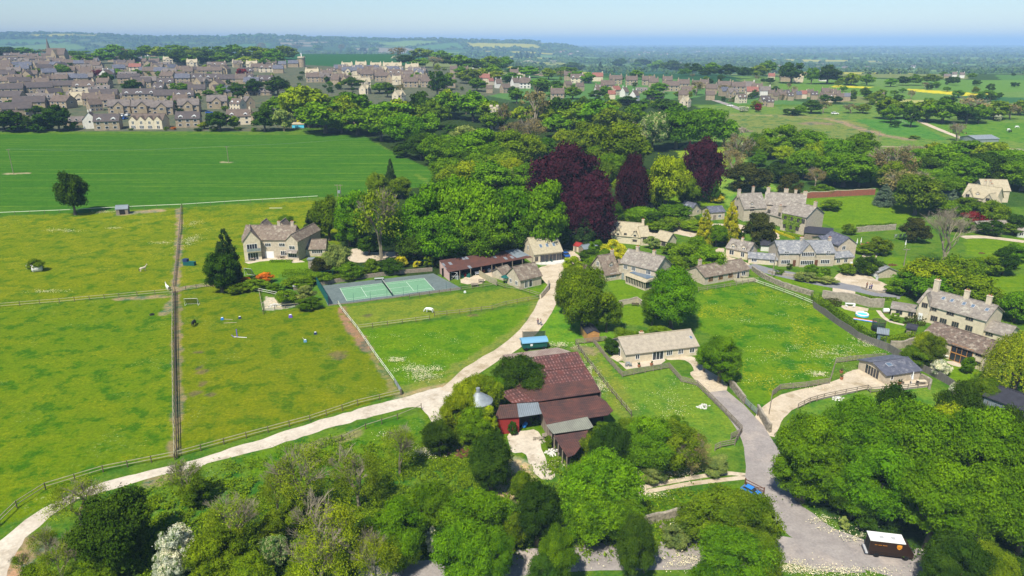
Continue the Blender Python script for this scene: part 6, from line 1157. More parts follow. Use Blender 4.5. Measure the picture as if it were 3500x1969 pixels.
def wall(k, pts, label, h=1.2, th=.45, mat='rubble', name='stone_wall', cop=True, cat='wall'):
    P = [g(k, x, y) for x, y in pts]; Q = resamp(P, 1.0); root = empty(name, P[0]); mb = MB(); cp = MB(); n_ = len(Q); vs = []; cs = []
    for i, q in enumerate(Q):
        d = (Q[min(i+1, n_-1)]-Q[max(i-1, 0)]); d = Vector((d.x, d.y, 0)).normalized(); nn = Vector((-d.y, d.x, 0))*th/2; hh = h*(1+(float(vn(i*.35, 3.0, 8))-.5)*.16); q = q-P[0]
        vs += [q-nn+Vector((0, 0, -.2)), q+nn+Vector((0, 0, -.2)), q+nn*.8+Vector((0, 0, hh)), q-nn*.8+Vector((0, 0, hh))]
        j = .02+.05*((i*7) % 3); cs += [q-nn+Vector((0, 0, hh+.005)), q+nn+Vector((0, 0, hh+.005)), q+nn*.7+Vector((0, 0, hh+.14+j)), q-nn*.7+Vector((0, 0, hh+.14+j))]
    f = [(4*i+a, 4*i+b, 4*i+4+b, 4*i+4+a) for i in range(n_-1) for a, b in ((0, 3), (3, 2), (2, 1))]; e = [(0, 1, 2, 3), (4*n_-1, 4*n_-2, 4*n_-3, 4*n_-4)]
    mb.add(vs, f+e); mb.obj('wall_body', mat, root)
    if cop: cp.add(cs, f+e); cp.obj('coping', 'rail' if mat == 'brick' else 'grey_stone', root)
    tag(root, label, cat); return root
wall('I', [(1680, 955), (1780, 1030), (2000, 1130), (2290, 1215)], 'dry stone wall curving along the top of the buttercup meadow', 1.3)
wall('K', [(540, 350), (700, 375), (880, 400), (1020, 440), (1160, 445)], 'high stone garden wall left of the long farmhouse', 2.2, mat='grey_stone')
wall('L', [(2180, 880), (2200, 950), (2290, 1060), (2340, 1120)], 'dry stone wall between the meadow and lane, upper stretch', 1.5)
wall('L', [(2470, 1200), (2520, 1290), (2576, 1390), (2600, 1410)], 'dry stone wall between the meadow and lane, lower stretch', 1.5)
fence('L', [(2340, 1120), (2400, 1180), (2470, 1240)], 'grey metal field gate between the two stretches of lane wall', (.3, .55, .8, 1.05, 1.3), 3, rm='metal', name='gate', rt=.03)
wall('Q', [(300, 935), (420, 905), (560, 880), (760, 840), (1000, 785), (1180, 745)], 'old stone wall with pale coping above the bottom lane', 1.4, mat='rubble')
wall('L', [(1070, 130), (1180, 110), (1262, 95)], 'low stone wall behind the square lawn, left part', 1.2, mat='stone')
wall('L', [(1262, 95), (1350, 165), (1445, 250)], 'low stone wall slanting down beside the square lawn', 1.2, mat='stone')
wall('H', [(1400, 1095), (1395, 1150), (1340, 1215), (1315, 1240)], 'curved cream stone wall beside the farm track', 1.1, mat='cream')
wall('D', [(2010, 500), (2060, 497), (2110, 494), (2200, 490)], 'red brick garden wall beyond the striped manor lawn', 2.4, mat='brick')
wall('I', [(555, 520), (680, 545), (820, 535), (960, 520), (1115, 500)], 'low stone wall along the back of the manor courtyard', 1.4, mat='stone')
wall('J', [(880, 720), (1000, 710), (1150, 700), (1280, 690)], 'creeper-covered stone wall below the manor lawn', 1.8, mat='grey_stone')
wall('G', [(1140, 1108), (1600, 1035), (2000, 985), (2290, 962)], 'retaining block wall along the back of the court', 1.1, mat='timber', cop=False)
wall('K', [(1225, 850), (1330, 855), (1420, 835), (1520, 810)], 'stone garden wall between lawn hedge and long barn', 1.6, mat='grey_stone')
wall('K', [(1510, 1150), (1560, 1175), (1635, 1215), (1620, 1270)], 'low stone wall round the slate bungalow terrace', 1.0, mat='grey_stone')
wall('I', [(1040, 900), (1150, 880), (1200, 860)], 'stone wall left of the long low bungalow', 1.6, mat='stone')
wall('K', [(0, 90), (80, 115), (200, 130), (300, 140), (420, 150), (560, 155)], 'low garden wall in front of the slate-roofed pair', .6, .5, mat='grey_stone')
wall('K', [(935, 250), (1000, 275), (1120, 300), (1220, 295)], 'low kerb wall around the planted island on the forecourt', .35, .4, mat='grey_stone')
wall('K', [(455, 445), (560, 520), (680, 610), (800, 690), (900, 760), (1000, 805), (1200, 880), (1300, 940), (1400, 985)], 'grey vertical board fence beside the garden lawn', 1.7, .1, mat='boards', name='board_fence', cop=False, cat='fence')
wall('K', [(1520, 1070), (1680, 1150), (1860, 1250), (1900, 1310), (2080, 1400), (2200, 1470)], 'grey vertical board fence running down to the black barn', 1.6, .1, mat='boards', name='board_fence', cop=False, cat='fence')
def hedge(k, pts, w, h, label, mat='leaf_hedge', dens=90, name='hedge'):
    global rng
    rng = np.random.default_rng(len(label)); P = resamp([g(k, x, y) for x, y in pts], .8); c = P[0]; V = []; Nn = []
    for a, b in zip(P[:-1], P[1:]):
        n_ = int(dens*(b-a).length*(1+h/2)); t = rng.uniform(0, 1, n_)[:, None]; d = np.array(b-a); nn = np.array([-d[1], d[0], 0]); nn /= np.linalg.norm(nn)+1e-9
        A_ = np.array(a-c)+t*d; sd_ = rng.uniform(0, 1, n_); side = np.where(sd_ < .4, -1.0, np.where(sd_ < .8, 1.0, 0))[:, None]
        off = np.where(side == 0, rng.uniform(-1, 1, (n_, 1)), side)*w/2*rng.uniform(.85, 1.05, (n_, 1)); zz = np.where(side == 0, h*rng.uniform(.92, 1.06, (n_, 1)), h*rng.uniform(0, 1, (n_, 1)))
        V.append(A_+nn*off+np.array([0, 0, 1])*zz); Nn.append(nn*side+np.array([0, 0, 1])*(side == 0)+rng.normal(size=(n_, 3))*.35)
    V = np.concatenate(V); Nn = np.concatenate(Nn); Nn /= np.linalg.norm(Nn, axis=1)[:, None]
    Q = rot_quads(V, Nn, .16, .7); me = npmesh(name, Q, np.arange(len(Q)).reshape(-1, 4), [M[mat]], rng.uniform(0, 1, len(V))); o = bpy.data.objects.new(name, me); COL.objects.link(o); o.location = c
    r_ = tag(o, label, 'hedge'); return r_
hedge('K', [(470, 360), (500, 420), (560, 450), (620, 500)], 2.2, 1.9, 'bright clipped hedge at the top of the grey board fence')
hedge('K', [(620, 490), (760, 580), (900, 690), (1040, 770)], 2.0, 1.5, 'long clipped hedge behind the grey board fence beside the lawn')
hedge('K', [(580, 430), (715, 425)], 2.2, 1.7, 'dark brownish topiary hedge block by the white garden table', 'leaf_yew')
hedge('K', [(1400, 630), (1540, 610)], 2.6, 1.9, 'dark brownish clipped hedge block beside the long farmhouse door', 'leaf_yew')
hedge('K', [(1150, 810), (1330, 790), (1490, 755)], 1.8, 1.5, 'clipped green hedge below the trampoline lawn')
hedge('K', [(870, 335), (1000, 350), (1150, 365), (1300, 372)], 1.6, .5, 'low green verge hedge along the lane by the garden wall')
hedge('I', [(690, 480), (850, 475), (1000, 470), (1150, 462)], 2.0, 1.9, 'dark clipped hedge in front of the cream coach house', 'leaf_dark')
hedge('G', [(790, 1010), (950, 1005), (1120, 1000)], 3, 1.6, 'broad clipped hedge at the end of the farmhouse lawn')
hedge('G', [(655, 872), (800, 868), (880, 872)], 1.2, .6, 'low clipped hedge along the farmhouse terrace')
hedge('I', [(1900, 560), (1990, 600), (2100, 640)], .8, .6, 'low box hedging in front of the creeper-clad wing', 'leaf_yellow')
hedge('I', [(1960, 570), (2060, 595), (2180, 630)], .8, .6, 'second row of low clipped plants before the creeper-clad wing', 'leaf_lime')
hedge('J', [(1900, 460), (2000, 485), (2130, 500)], 2.2, 1.8, 'dark hedge along the front of the pale gabled hillside house', 'leaf_dark')
hedge('J', [(2230, 560), (2400, 580), (2480, 600)], 2.4, 2.2, 'dark hedge right of the plum-red shrub, upper right', 'leaf_dark')
hedge('D', [(640, 330), (760, 328), (900, 334)], 3.0, 1.6, 'hedge along the top of the crop field below the parkland trees', 'leaf_dark', 14)
hedge('A', [(680, 850), (840, 820)], 3.0, 2.5, 'dark clipped hedge among the second row of village houses', 'leaf_dark', 12)
hedge('J', [(890, 705), (1050, 700), (1270, 682)], 1.5, 2.1, 'dark creeper along the top of the wall below the manor lawn', 'leaf_dark', 60)
# ground cover: cow parsley and rough tufts
def cover(name, spots, mat, label, size=.14):
    global rng
    rng = np.random.default_rng(len(label)+7); V = []
    for k, x, y, rx, ry, n_, h in spots:
        c = np.array(g(k, x, y)); q = rng.normal(size=(n_, 2))*.5; cl_ = fbm(q[:, 0]*3+c[0], q[:, 1]*3+c[1], 77) > .45; q = q[cl_]; X_ = c[0]+q[:, 0]*rx; Y_ = c[1]+q[:, 1]*ry
        V.append(np.stack([X_, Y_, gz(X_, Y_)+rng.uniform(.05, 1, len(q))**.6*h], 1))
    V = np.concatenate(V); Nn = rng.normal(size=V.shape)*.6+np.array([0, 0, 1]); Nn /= np.linalg.norm(Nn, axis=1)[:, None]
    Q = rot_quads(V, Nn, size, .8); me = npmesh(name, Q, np.arange(len(Q)).reshape(-1, 4), [M[mat]], rng.uniform(0, 1, len(V))); o = bpy.data.objects.new(name, me); COL.objects.link(o); return st(o, 'stuff', label)
M['bloom'] = leaf_mat('white_umbel_bloom', (.62, .66, .50), None, .1)
sp = [('M', 60, 360, 4, 2.5, 1300, 1.0), ('M', 130, 430, 3, 2, 900, 1), ('M', 270, 340, 1.5, 1, 300, .8), ('N', 2510, 985, 2, 1.2, 700, .7), ('Q', 480, 430, 5, 2.5, 1600, .9), ('Q', 340, 640, 3, 1, 500, .6), ('Q', 640, 1040, 1.6, 2, 500, .8), ('Q', 650, 1310, 5, 1.6, 900, .7), ('Q', 2000, 1400, 6, .9, 700, .5), ('Q', 2350, 1415, 6, .9, 700, .5), ('Q', 1800, 1370, 4, 1.2, 900, .5),
      ('S', 550, 900, 2, .8, 300, .6), ('S', 900, 1080, 2.5, 1, 500, .6), ('S', 730, 990, 3, .8, 400, .5), ('S', 2270, 1270, 3, 2, 500, .6), ('K', 510, 1130, 2, 1.2, 600, .6), ('K', 620, 930, 6, 4, 700, .5), ('K', 980, 790, 3, 2, 500, .6), ('K', 1050, 830, 4, 1.5, 500, .6), ('K', 900, 900, 9, 5, 700, .5), ('L', 790, 800, 2, 5, 900, .8), ('L', 880, 960, 1.5, 4, 700, .8),
      ('L', 480, 545, 5, 1.5, 900, .7), ('F', 640, 710, 7, 2, 900, .6), ('F', 1150, 685, 2.5, 1.2, 300, .6), ('F', 1900, 820, 3.5, 9, 1500, .8), ('F', 1930, 640, 4, 4, 500, .6), ('F', 1060, 525, 5, 2, 700, .8), ('F', 480, 1320, 5, 1.5, 500, .5), ('F', 1640, 830, 4, 2, 300, .5), ('A', 0, 0, .1, .1, 2, .1)][:-1]
sp += [('M', 1480, 1300, 2, 1.2, 120, .6), ('M', 170, 1190, 3, 1.5, 500, .7), ('D', 980, 1100, 2, 1.2, 400, .7), ('D', 1070, 1140, 3, 1.5, 400, .7), ('D', 1800, 1412, 8, 1, 400, .6), ('D', 1400, 1425, 8, 1, 350, .6), ('K', 500, 1270, 3, 1, 200, .5), ('D', 2100, 1440, 10, 1, 600, .5)]
cover('cow_parsley', sp, 'bloom', 'drifts of white cow parsley in the grass and verges', .075)
cover('cow_parsley', [('P', rng.uniform(2450, 2950), rng.uniform(1010, 1320), 3, 2, 60, .5) for _ in range(40)]+[('P', rng.uniform(1250, 1750), rng.uniform(1130, 1300), 3, 2, 40, .5) for _ in range(14)]+[('P', rng.uniform(2100, 2450), rng.uniform(1280, 1500), 3, 2, 60, .5) for _ in range(22)], 'bloom', 'sparse white flower heads scattered over the meadows', .06)
tu = []
for _ in range(420):
    x = rng.uniform(380, 2200); y = rng.uniform(1500, 1960)
    tu.append(('P', x, y, 3.2, 2.6, 420, .55))
for _ in range(70): tu.append(('P', rng.uniform(2180, 2640), rng.uniform(1680, 1900), 2.5, 2, 300, .4))
for _ in range(60): tu.append(('P', rng.uniform(1480, 1720), rng.uniform(1400, 1640), 2.2, 1.8, 300, .5))
def ontrack(t):
    x, y = t[1]/1.3587, t[2]/1.3587
    if y < 1190-(x-500)*.26+ (0 if x < 1050 else 500) and x < 1050: return True
    if 1250 < x < 1400 and 1080 < y < 1200: return True
    if y > 1385 and x > 950: return True
    if x > 1850 and y > 1180: return True
    return abs(y-1222) < 22 and 1590 < x < 1890
tu = [t for t in tu if not ontrack(t)]
cover('rough_grass', tu, 'leaf_hedge', 'rough tussocky undergrowth on the bank', .13)
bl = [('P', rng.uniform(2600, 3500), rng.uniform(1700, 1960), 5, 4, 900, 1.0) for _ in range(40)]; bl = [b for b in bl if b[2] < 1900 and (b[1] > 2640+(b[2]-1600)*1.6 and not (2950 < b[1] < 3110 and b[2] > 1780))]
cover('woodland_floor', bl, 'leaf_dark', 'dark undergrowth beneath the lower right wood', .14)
# ---------------------------------------------------------------- poles
def pole(k, x, base, top, label, bars=1, box=False, lean=0, two=0):
    p = g(k, x, base); _, ty = k2(k, x, top); h_ = max(5, zat(p.x, p.y, ty)-p.z); r = empty('utility_pole', p); tag(r, label, 'pole')
    MB().tube([(0, 0, -.2), (lean, 0, h_)], [.16, .10], 7).obj('pole_shaft', 'timber', r)
    if two: MB().tube([(two, 0, -.2), (two, 0, h_)], [.16, .1], 7).obj('pole_shaft', 'timber', r)
    if bars: m_ = MB().box(lean-1, -.07, h_-.5, lean+1+two, .07, h_-.35); [m_.box(lean+s-.05, -.05, h_-.35, lean+s+.05, .05, h_-.1) for s in (-.9, 0, .9)]; m_.obj('crossarm', 'timber', r)
    if box: MB().box(.1, -.5, h_*.3, two-.1 if two else .9, .5, h_*.5).obj('transformer', 'metal', r)
    return r, Vector((p.x+lean, p.y, p.z+h_))
_, t1 = pole('F', 135, 128, -120, 'wooden power pole standing in the left of the crop field')
_, t2 = pole('A', 2300, 1400, 1235, 'wooden power pole in the middle of the crop field')
_, t3 = pole('B', 1500, 1190, 1110, 'power pole against the dark trees at the crop field end')
_, t4 = pole('G', 1340, 215, 88, 'twin-pole transformer stand by the field hedge', 1, True, two=1.3)
_, t5 = pole('I', 1868, 1055, 710, 'leaning telegraph pole on the verge by the lane', 0, lean=.9)
_, t6 = pole('J', 1365, 1060, 880, 'short telegraph pole below the bare grey tree', 1); _, t7 = pole('E', 1110, 1170, 1085, 'telegraph pole on the grassy hillside, upper right', 1)
def wire(a, b, label):
    mb = MB(); n_ = 14; mb.tube([a.lerp(b, i/n_)-Vector((0, 0, 1.2*4*(i/n_)*(1-i/n_))) for i in range(n_+1)], .025, 3); o = mb.obj('power_line', 'metal'); tag(o, label, 'wire')
wire(t1, t2, 'power line sagging across the left of the crop field'); wire(t2, t3, 'power line sagging across the right of the crop field')
# ---------------------------------------------------------------- vehicles
def car(k, x, y, rz, mat, label, s=1.0, name='parked_car', grp=None, dz=0):
    p = g(k, x, y); r = empty(name, p+Vector((0, 0, dz)), R(rz)); r.scale = (s, s, s); tag(r, label, 'car', grp)
    body = [(-2.1, .3), (2.1, .3), (2.15, .6), (2.05, .82), (1.1, .95), (-1.75, .98), (-2.1, .85), (-2.15, .55)]; MB().prism(body, 'y', -.85, .85).obj('body', mat, r)
    MB().prism([(1.0, .95), (.35, 1.42), (-1.2, 1.46), (-1.85, .98)], 'y', -.72, .72).obj('windows', 'glass', r)
    MB().prism([(.40, 1.42), (.30, 1.48), (-1.15, 1.52), (-1.28, 1.46)], 'y', -.70, .70).obj('car_roof', mat, r)
    for xx in (-1.3, 1.3):
        for yy in (-.87, .67):
            w = MB().prism([(xx+.32*math.cos(a), .32+.32*math.sin(a)) for a in np.linspace(0, 6.283, 13)[:-1]], 'y', yy, yy+.2).obj('wheel', 'black', r)
    for yy in (-.6, .6): MB().box(2.08, yy-.2, .6, 2.17, yy+.2, .75).obj('headlight', 'chrome', r)
    return r
car('H', 1560, 812, 115, 'bluecar', 'blue car parked beside the glazed barn house')
car('J', 1005, 868, 172, 'red', 'bright red car on the pale forecourt behind the houses'); car('J', 1000, 1120, 120, 'silver', 'silver car inside the open bay of the stone garage', .95)
car('H', 1520, 640, 20, 'silver', 'silver car in deep shade behind the glazed barn house'); car('H', 1630, 612, 10, 'silver', 'pale car in shade beside the dark conifer')
car('Q', 1372, 615, -48, 'blue', 'small bright blue car behind the wooden gate by the lane', .68)
car('A', 1240, 935, 90, 'white', 'white car between the front village houses, left one', 1.2); car('A', 1290, 930, 90, 'white', 'white van-like car between the front village houses, right one', 1.25); car('A', 1258, 965, 80, 'bluecar', 'dark blue-grey car in front of the two white cars', 1.2)
car('A', 2105, 905, 20, 'bluecar', 'blue car parked left of the tree at the village edge', 1.2); car('A', 2220, 850, 30, 'navy', 'dark car in the village car park beyond the field', 1.2); car('A', 2300, 870, 20, 'silver', 'silver car in the village car park beyond the field', 1.2)
car('C', 2195, 835, -30, 'white', 'white car driving on the grey road in the right village', 1.1); car('E', 672, 915, 0, 'white', 'white car by the hedge above the grassy hillside', 1.2)
for i, x in enumerate((1680, 2150)): car('A', x, 845+i, 10, 'navy', ('dark car outside the second-row cottages, left of the bright tree', 'dark blue car in the village yard near the terrace')[i], 1.1)
# brown delivery truck
pa = g('S', 1003, 1250); pb = g('S', 1330, 1290); ang = math.atan2(pb.y-pa.y, pb.x-pa.x); r = empty('delivery_truck', pa, ang); r.scale = (.84, .84, .84); tag(r, 'brown delivery truck with white roof and gold shield emblem on the lane', 'truck'); tl = 5.0; tw2 = 2.2
MB().prism([(0, .55), (tl, .55), (tl, 3.0), (0, 3.0)], 'y', 0, tw2).obj('cargo_body', 'brownvan', r); ro = MB().box(-.05, -.05, 3.0, tl+.05, tw2+.05, 3.12).obj('truck_roof', 'white', r)
MB().box(1.5, .7, 3.125, 2.1, 1.3, 3.16).obj('roof_hatch', 'silver', ro); MB().box(3.2, .7, 3.125, 3.8, 1.3, 3.16).obj('roof_hatch', 'silver', ro)
MB().prism([(tl, .5), (tl+1.5, .5), (tl+1.5, 1.3), (tl+.7, 2.5), (tl, 2.7)], 'y', .05, tw2-.05).obj('cab', 'brownvan', r); MB().prism([(tl+1.42, 1.5), (tl+.75, 2.42), (tl+.78, 2.46), (tl+1.5, 1.45)], 'y', .2, tw2-.2).obj('windscreen', 'glass', r)
for x in (1.2, tl+.4):
    for y in (-.02, tw2-.28): MB().prism([(x+.42*math.cos(a), .42+.42*math.sin(a)) for a in np.linspace(0, 6.283, 15)[:-1]], 'y', y, y+.3).obj('wheel', 'black', r)
MB().box(-.45, .05, .5, -.02, tw2-.05, .62).box(-.45, .05, .5, -.38, tw2-.05, .85).obj('rear_bumper', 'silver', r); MB().box(-.03, .25, .9, -.003, tw2-.25, 2.8).obj('rear_door', 'dark', r)
MB().box(.05, -.03, 1.0, tl-.05, -.003, 1.06).box(.05, -.03, .75, tl-.05, -.003, .8).obj('side_rail', 'black', r)
sh = MB().prism([(4.25+a, 2.35+b) for a, b in ((-.36, .32), (.0, .42), (.36, .32), (.36, -.12), (.22, -.34), (0, -.48), (-.22, -.34), (-.36, -.12))], 'y', -.03, -.004).obj('shield_emblem', 'gold', r)
def text(body, size, mat, parent, loc, rot):
    c = bpy.data.curves.new('lettering', 'FONT'); c.body = body; c.size = size; c.align_x = 'CENTER'; c.extrude = .004; o = bpy.data.objects.new('lettering', c); COL.objects.link(o)
    dg = bpy.context.evaluated_depsgraph_get(); me = bpy.data.meshes.new_from_object(o.evaluated_get(dg)); bpy.data.objects.remove(o); me.materials.clear(); me.materials.append(M[mat]); o = bpy.data.objects.new('lettering', me); COL.objects.link(o); o.parent = parent; o.location = loc; o.rotation_euler = rot; return o
text('ups', .38, 'brownvan', sh, (4.25, -.04, 2.17), (math.pi/2, 0, 0)); lt = MB()
for i in range(14):
    if i not in (3, 8): lt.box(.7+i*.13, -.02, 2.3, .79+i*.13, -.004, 2.37)
lt.obj('side_lettering', 'gold', r)
# ---------------------------------------------------------------- animals and people
def skin(name, verts, edges, radii, mat, parent=None, sub=1):
    me = bpy.data.meshes.new(name); me.from_pydata(verts, edges, []); me.materials.append(M[mat]); o = bpy.data.objects.new(name, me); COL.objects.link(o)
    if parent: o.parent = parent
    o.modifiers.new('skin', 'SKIN'); sv = me.skin_vertices[0].data
    for i, rr_ in enumerate(radii): sv[i].radius = (rr_, rr_) if not isinstance(rr_, tuple) else rr_
    sv[0].use_root = True
    if sub: o.modifiers.new('sub', 'SUBSURF').levels = sub; o.modifiers['sub'].render_levels = sub
    dg = bpy.context.evaluated_depsgraph_get(); m2_ = bpy.data.meshes.new_from_object(o.evaluated_get(dg)); o.modifiers.clear(); o.data = m2_
    if not len(m2_.materials): m2_.materials.append(M[mat])
    m2_.polygons.foreach_set('use_smooth', [True]*len(m2_.polygons)); return o
def horse(k, x, y, rz, mat, label, graze=True, mane='black', s=1.0, patch=None, name='horse'):
    p = g(k, x, y); r = empty(name, p, R(rz)); r.scale = (s, s, s); tag(r, label, 'horse' if name == 'horse' else name)
    if graze: hd = [(1.15, 0, .95), (1.45, 0, .45), (1.62, 0, .10)]
    else: hd = [(1.15, 0, 1.55), (1.4, 0, 1.85), (1.75, 0, 1.65)]
    V = [(0, 0, 1.05), (.55, 0, 1.08), (.85, 0, 1.15)]+hd+[(-.5, 0, 1.08), (-.8, 0, 1.12), (-.98, 0, 1.05), (-1.08, 0, .6)]
    E_ = [(0, 1), (1, 2), (2, 3), (3, 4), (4, 5), (0, 6), (6, 7), (7, 8), (8, 9)]; Rd = [.33, .32, .26, .17, .15, .09, .32, .27, .06, .05]
    for sy in (-.17, .17):
        b0 = len(V); V += [(.65, sy, .75), (.68, sy, .42), (.66, sy, .08)]; E_ += [(1, b0), (b0, b0+1), (b0+1, b0+2)]; Rd += [.12, .07, .06]
        b0 = len(V); V += [(-.62, sy, .78), (-.82, sy, .48), (-.78, sy, .08)]; E_ += [(6, b0), (b0, b0+1), (b0+1, b0+2)]; Rd += [.15, .075, .06]
    skin('body', V, E_, Rd, mat, r)
    a, b = Vector(hd[0]), Vector((.85, 0, 1.3)); MB().prism([(b.x-.1, b.z+.1), (b.x+.1, b.z+.02), (a.x+.1, a.z+.12), (hd[1][0], hd[1][2]+.12), (hd[1][0]-.05, hd[1][2]+.2), (a.x, a.z+.24)], 'y', -.04, .04).obj('mane', mane, r)
    skin('tail', [(-1.0, 0, 1.1), (-1.16, 0, .8), (-1.18, 0, .35)], [(0, 1), (1, 2)], [.06, .09, .05], mane, r, 0)
    for sy in (-.07, .07): q = Vector(hd[1]); MB().prism([(q.x-.06, q.z+.1), (q.x+.04, q.z+.1), (q.x-.02, q.z+.26)], 'y', sy-.02, sy+.02).obj('ear', mat, r)
    return r
horse('G', 2262, 1380, 165, 'white', 'white pony grazing in the narrow paddock by the court', True, 'rail')
horse('F', 1440, 1112, 60, 'palewall', 'grey and white horse with dark head walking in the upper paddock', False, 'black')
horse('F', 1690, 1300, 130, 'white', 'white and chestnut horse standing at the fence crossing', False, 'chestnut')
horse('N', 480, 630, 95, 'black', 'black horse grazing in the paddock beside the goal frame', True, 'black')
horse('E', 2415, 1085, 20, 'white', 'white animal grazing on the far right hillside field, left one', True, 'black', 1.2, name='horse'); horse('E', 2500, 1055, 0, 'white', 'white animal grazing on the far right hillside field, right one', True, 'rail', 1.1)
horse('E', 2435, 1100, 200, 'black', 'dark animal grazing beside the white one on the far right hillside', True, 'black', 1.1)
def person(k, x, y, rz, top, leg, label, pose='walk', hair='hair', h=1.72):
    p = g(k, x, y); r = empty('person', p, R(rz)); f = h/1.72; r.scale = (f, f, f); tag(r, label, 'person'); st_ = .22 if pose == 'walk' else .05
    V = [(0, 0, .95), (0, 0, 1.18), (0, 0, 1.40), (0, 0, 1.50), (.01, 0, 1.60), (.01, 0, 1.68)]; E_ = [(0, 1), (1, 2), (2, 3), (3, 4), (4, 5)]; Rd = [.13, .12, .13, .055, .095, .08]
    for s in (-1, 1):
        b0 = len(V); V += [(0, s*.10, .88), (st_*s*.5, s*.10, .48), (st_*s-.02, s*.1, .07), (st_*s+.12, s*.1, .04)]; E_ += [(0, b0), (b0, b0+1), (b0+1, b0+2), (b0+2, b0+3)]; Rd += [.095, .06, .04, .035]
        b0 = len(V); fw = .3 if pose == 'push' else -s*.12; V += [(0, s*.19, 1.38), (-.02 if pose != 'push' else .1, s*.23, 1.12), (fw, s*.2, .95 if pose == 'push' else .86), (fw+.05, s*.2, .93 if pose == 'push' else .78)]; E_ += [(2, b0), (b0, b0+1), (b0+1, b0+2), (b0+2, b0+3)]; Rd += [.06, .045, .035, .03]
        for j, dy in enumerate((-.03, -.01, .01, .03)):
            e = len(V); q = V[b0+3]; V += [(q[0]+.05, q[1]+dy, q[2]-.06+.006*abs(j-1.5))]; E_ += [(b0+3, e)]; Rd += [.009]
        e = len(V); q = V[b0+3]; V += [(q[0]+.06, q[1]-s*.045, q[2]-.01)]; E_ += [(b0+3, e)]; Rd += [.01]
    skin('body', V, E_, Rd, 'skin', r)
    T2 = [(0, 0, .93), (0, 0, 1.18), (0, 0, 1.42)]; e2 = [(0, 1), (1, 2)]; r2 = [.15, .14, .145]
    for s in (-1, 1):
        b0 = len(T2); fw = .2 if pose == 'push' else -s*.07; T2 += [(0, s*.20, 1.38), (-.02 if pose != 'push' else .1, s*.235, 1.12), (fw, s*.21, .96)]; e2 += [(2, b0), (b0, b0+1), (b0+1, b0+2)]; r2 += [.075, .058, .05]
    skin('jacket', T2, e2, r2, top, r)
    T3 = [(0, 0, .95)]; e3 = []; r3 = [.145]
    for s in (-1, 1): b0 = len(T3); T3 += [(0, s*.10, .86), (st_*s*.5, s*.10, .48), (st_*s-.02, s*.1, .12)]; e3 += [(0, b0), (b0, b0+1), (b0+1, b0+2)]; r3 += [.11, .08, .06]
    skin('trousers', T3, e3, r3, leg, r)
    skin('hair', [(-.02, 0, 1.66), (-.03, 0, 1.72), (-.07, 0, 1.62)], [(0, 1), (0, 2)], [.10, .06, .06], hair, r)
    for s in (-.035, .035): MB().box(.085, s-.012, 1.64, .105, s+.012, 1.655).obj('eye', 'black', r)
    MB().prism([(.09, 1.60), (.125, 1.605), (.09, 1.64)], 'y', -.014, .014).obj('nose', 'skin', r); MB().box(.08, -.025, 1.565, .10, .025, 1.575).obj('mouth', 'redleaf' if False else 'chestnut', r)
    return r
person('L', 260, 325, -80, 'navy', 'navy', 'person in dark jacket walking on the track, left of the pair'); person('L', 288, 332, -80, 'whitewall', 'denim', 'person in pale top and jeans walking on the track, right of the pair', hair='hair')
person('K', 1020, 262, 200, 'whitewall', 'denim', 'person in white top standing on the lane beside the planted island', 'stand', 'rail'); person('K', 1038, 264, 200, 'bluecar', 'navy', 'person in blue on the lane, right of the one in white', 'stand')
person('K', 992, 250, 210, 'chestnut', 'black', 'person in brown bending over a pushchair by the planted island', 'push')
# ---------------------------------------------------------------- small things
def small(name, k, x, y, rz, label, cat, parts, s=1.0, group=None):
    p = g(k, x, y); r = empty(name, p, R(rz)); r.scale = (s, s, s); tag(r, label, cat, group)
    for nm, mb, mt in parts: mb.obj(nm, mt, r)
    return r
def ring(R0, r0, z, n_=24, arc=6.2832):
    return MB().tube([(R0*math.cos(arc*i/n_), R0*math.sin(arc*i/n_), z) for i in range(n_+1)], r0, 5)
def cyl(x, y, z0, z1, r0, r1=None, n_=12): return MB().tube([(x, y, z0), (x, y, z1)], [r0, r1 if r1 is not None else r0], n_)
# court net and bench
nr = small('tennis_net', 'P', 1320, 990, 0, 'sagging dark net across the green tennis court', 'net', []); nr.matrix_basis = TM
for y in (-6.4, 6.4): cyl(0, y, 0, 1.1, .06).obj('net_post', 'netgreen', nr)
M['net'] = new_mat('net_mesh')[0]; n = M['net'].node_tree; out = n.nodes[0]; b = nd(n, 'ShaderNodeBsdfDiffuse'); b.inputs[0].default_value = (.04, .07, .06, 1); t = nd(n, 'ShaderNodeBsdfTransparent'); mx = nd(n, 'ShaderNodeMixShader'); mx.inputs[0].default_value = .6; n.links.new(t.outputs[0], mx.inputs[1]); n.links.new(b.outputs[0], mx.inputs[2]); n.links.new(mx.outputs[0], out.inputs[0])
MB().box(-.02, -6.4, .05, .02, 6.4, .95).obj('netting', 'net', nr); MB().box(-.03, -6.4, .951, .03, 6.4, 1.02).obj('net_band', 'whitewall', nr)
small('umpire_bench', 'G', 1755, 1052, 10, 'grey flat-topped bench at the back of the court beside the net', 'bench', [('seat', MB().box(-1.3, -.4, .5, 1.3, .4, .6), 'silver'), ('leg', MB().box(-1.2, -.3, 0, -1.1, .3, .5), 'post'), ('leg', MB().box(1.1, -.3, 0, 1.2, .3, .5), 'post')])
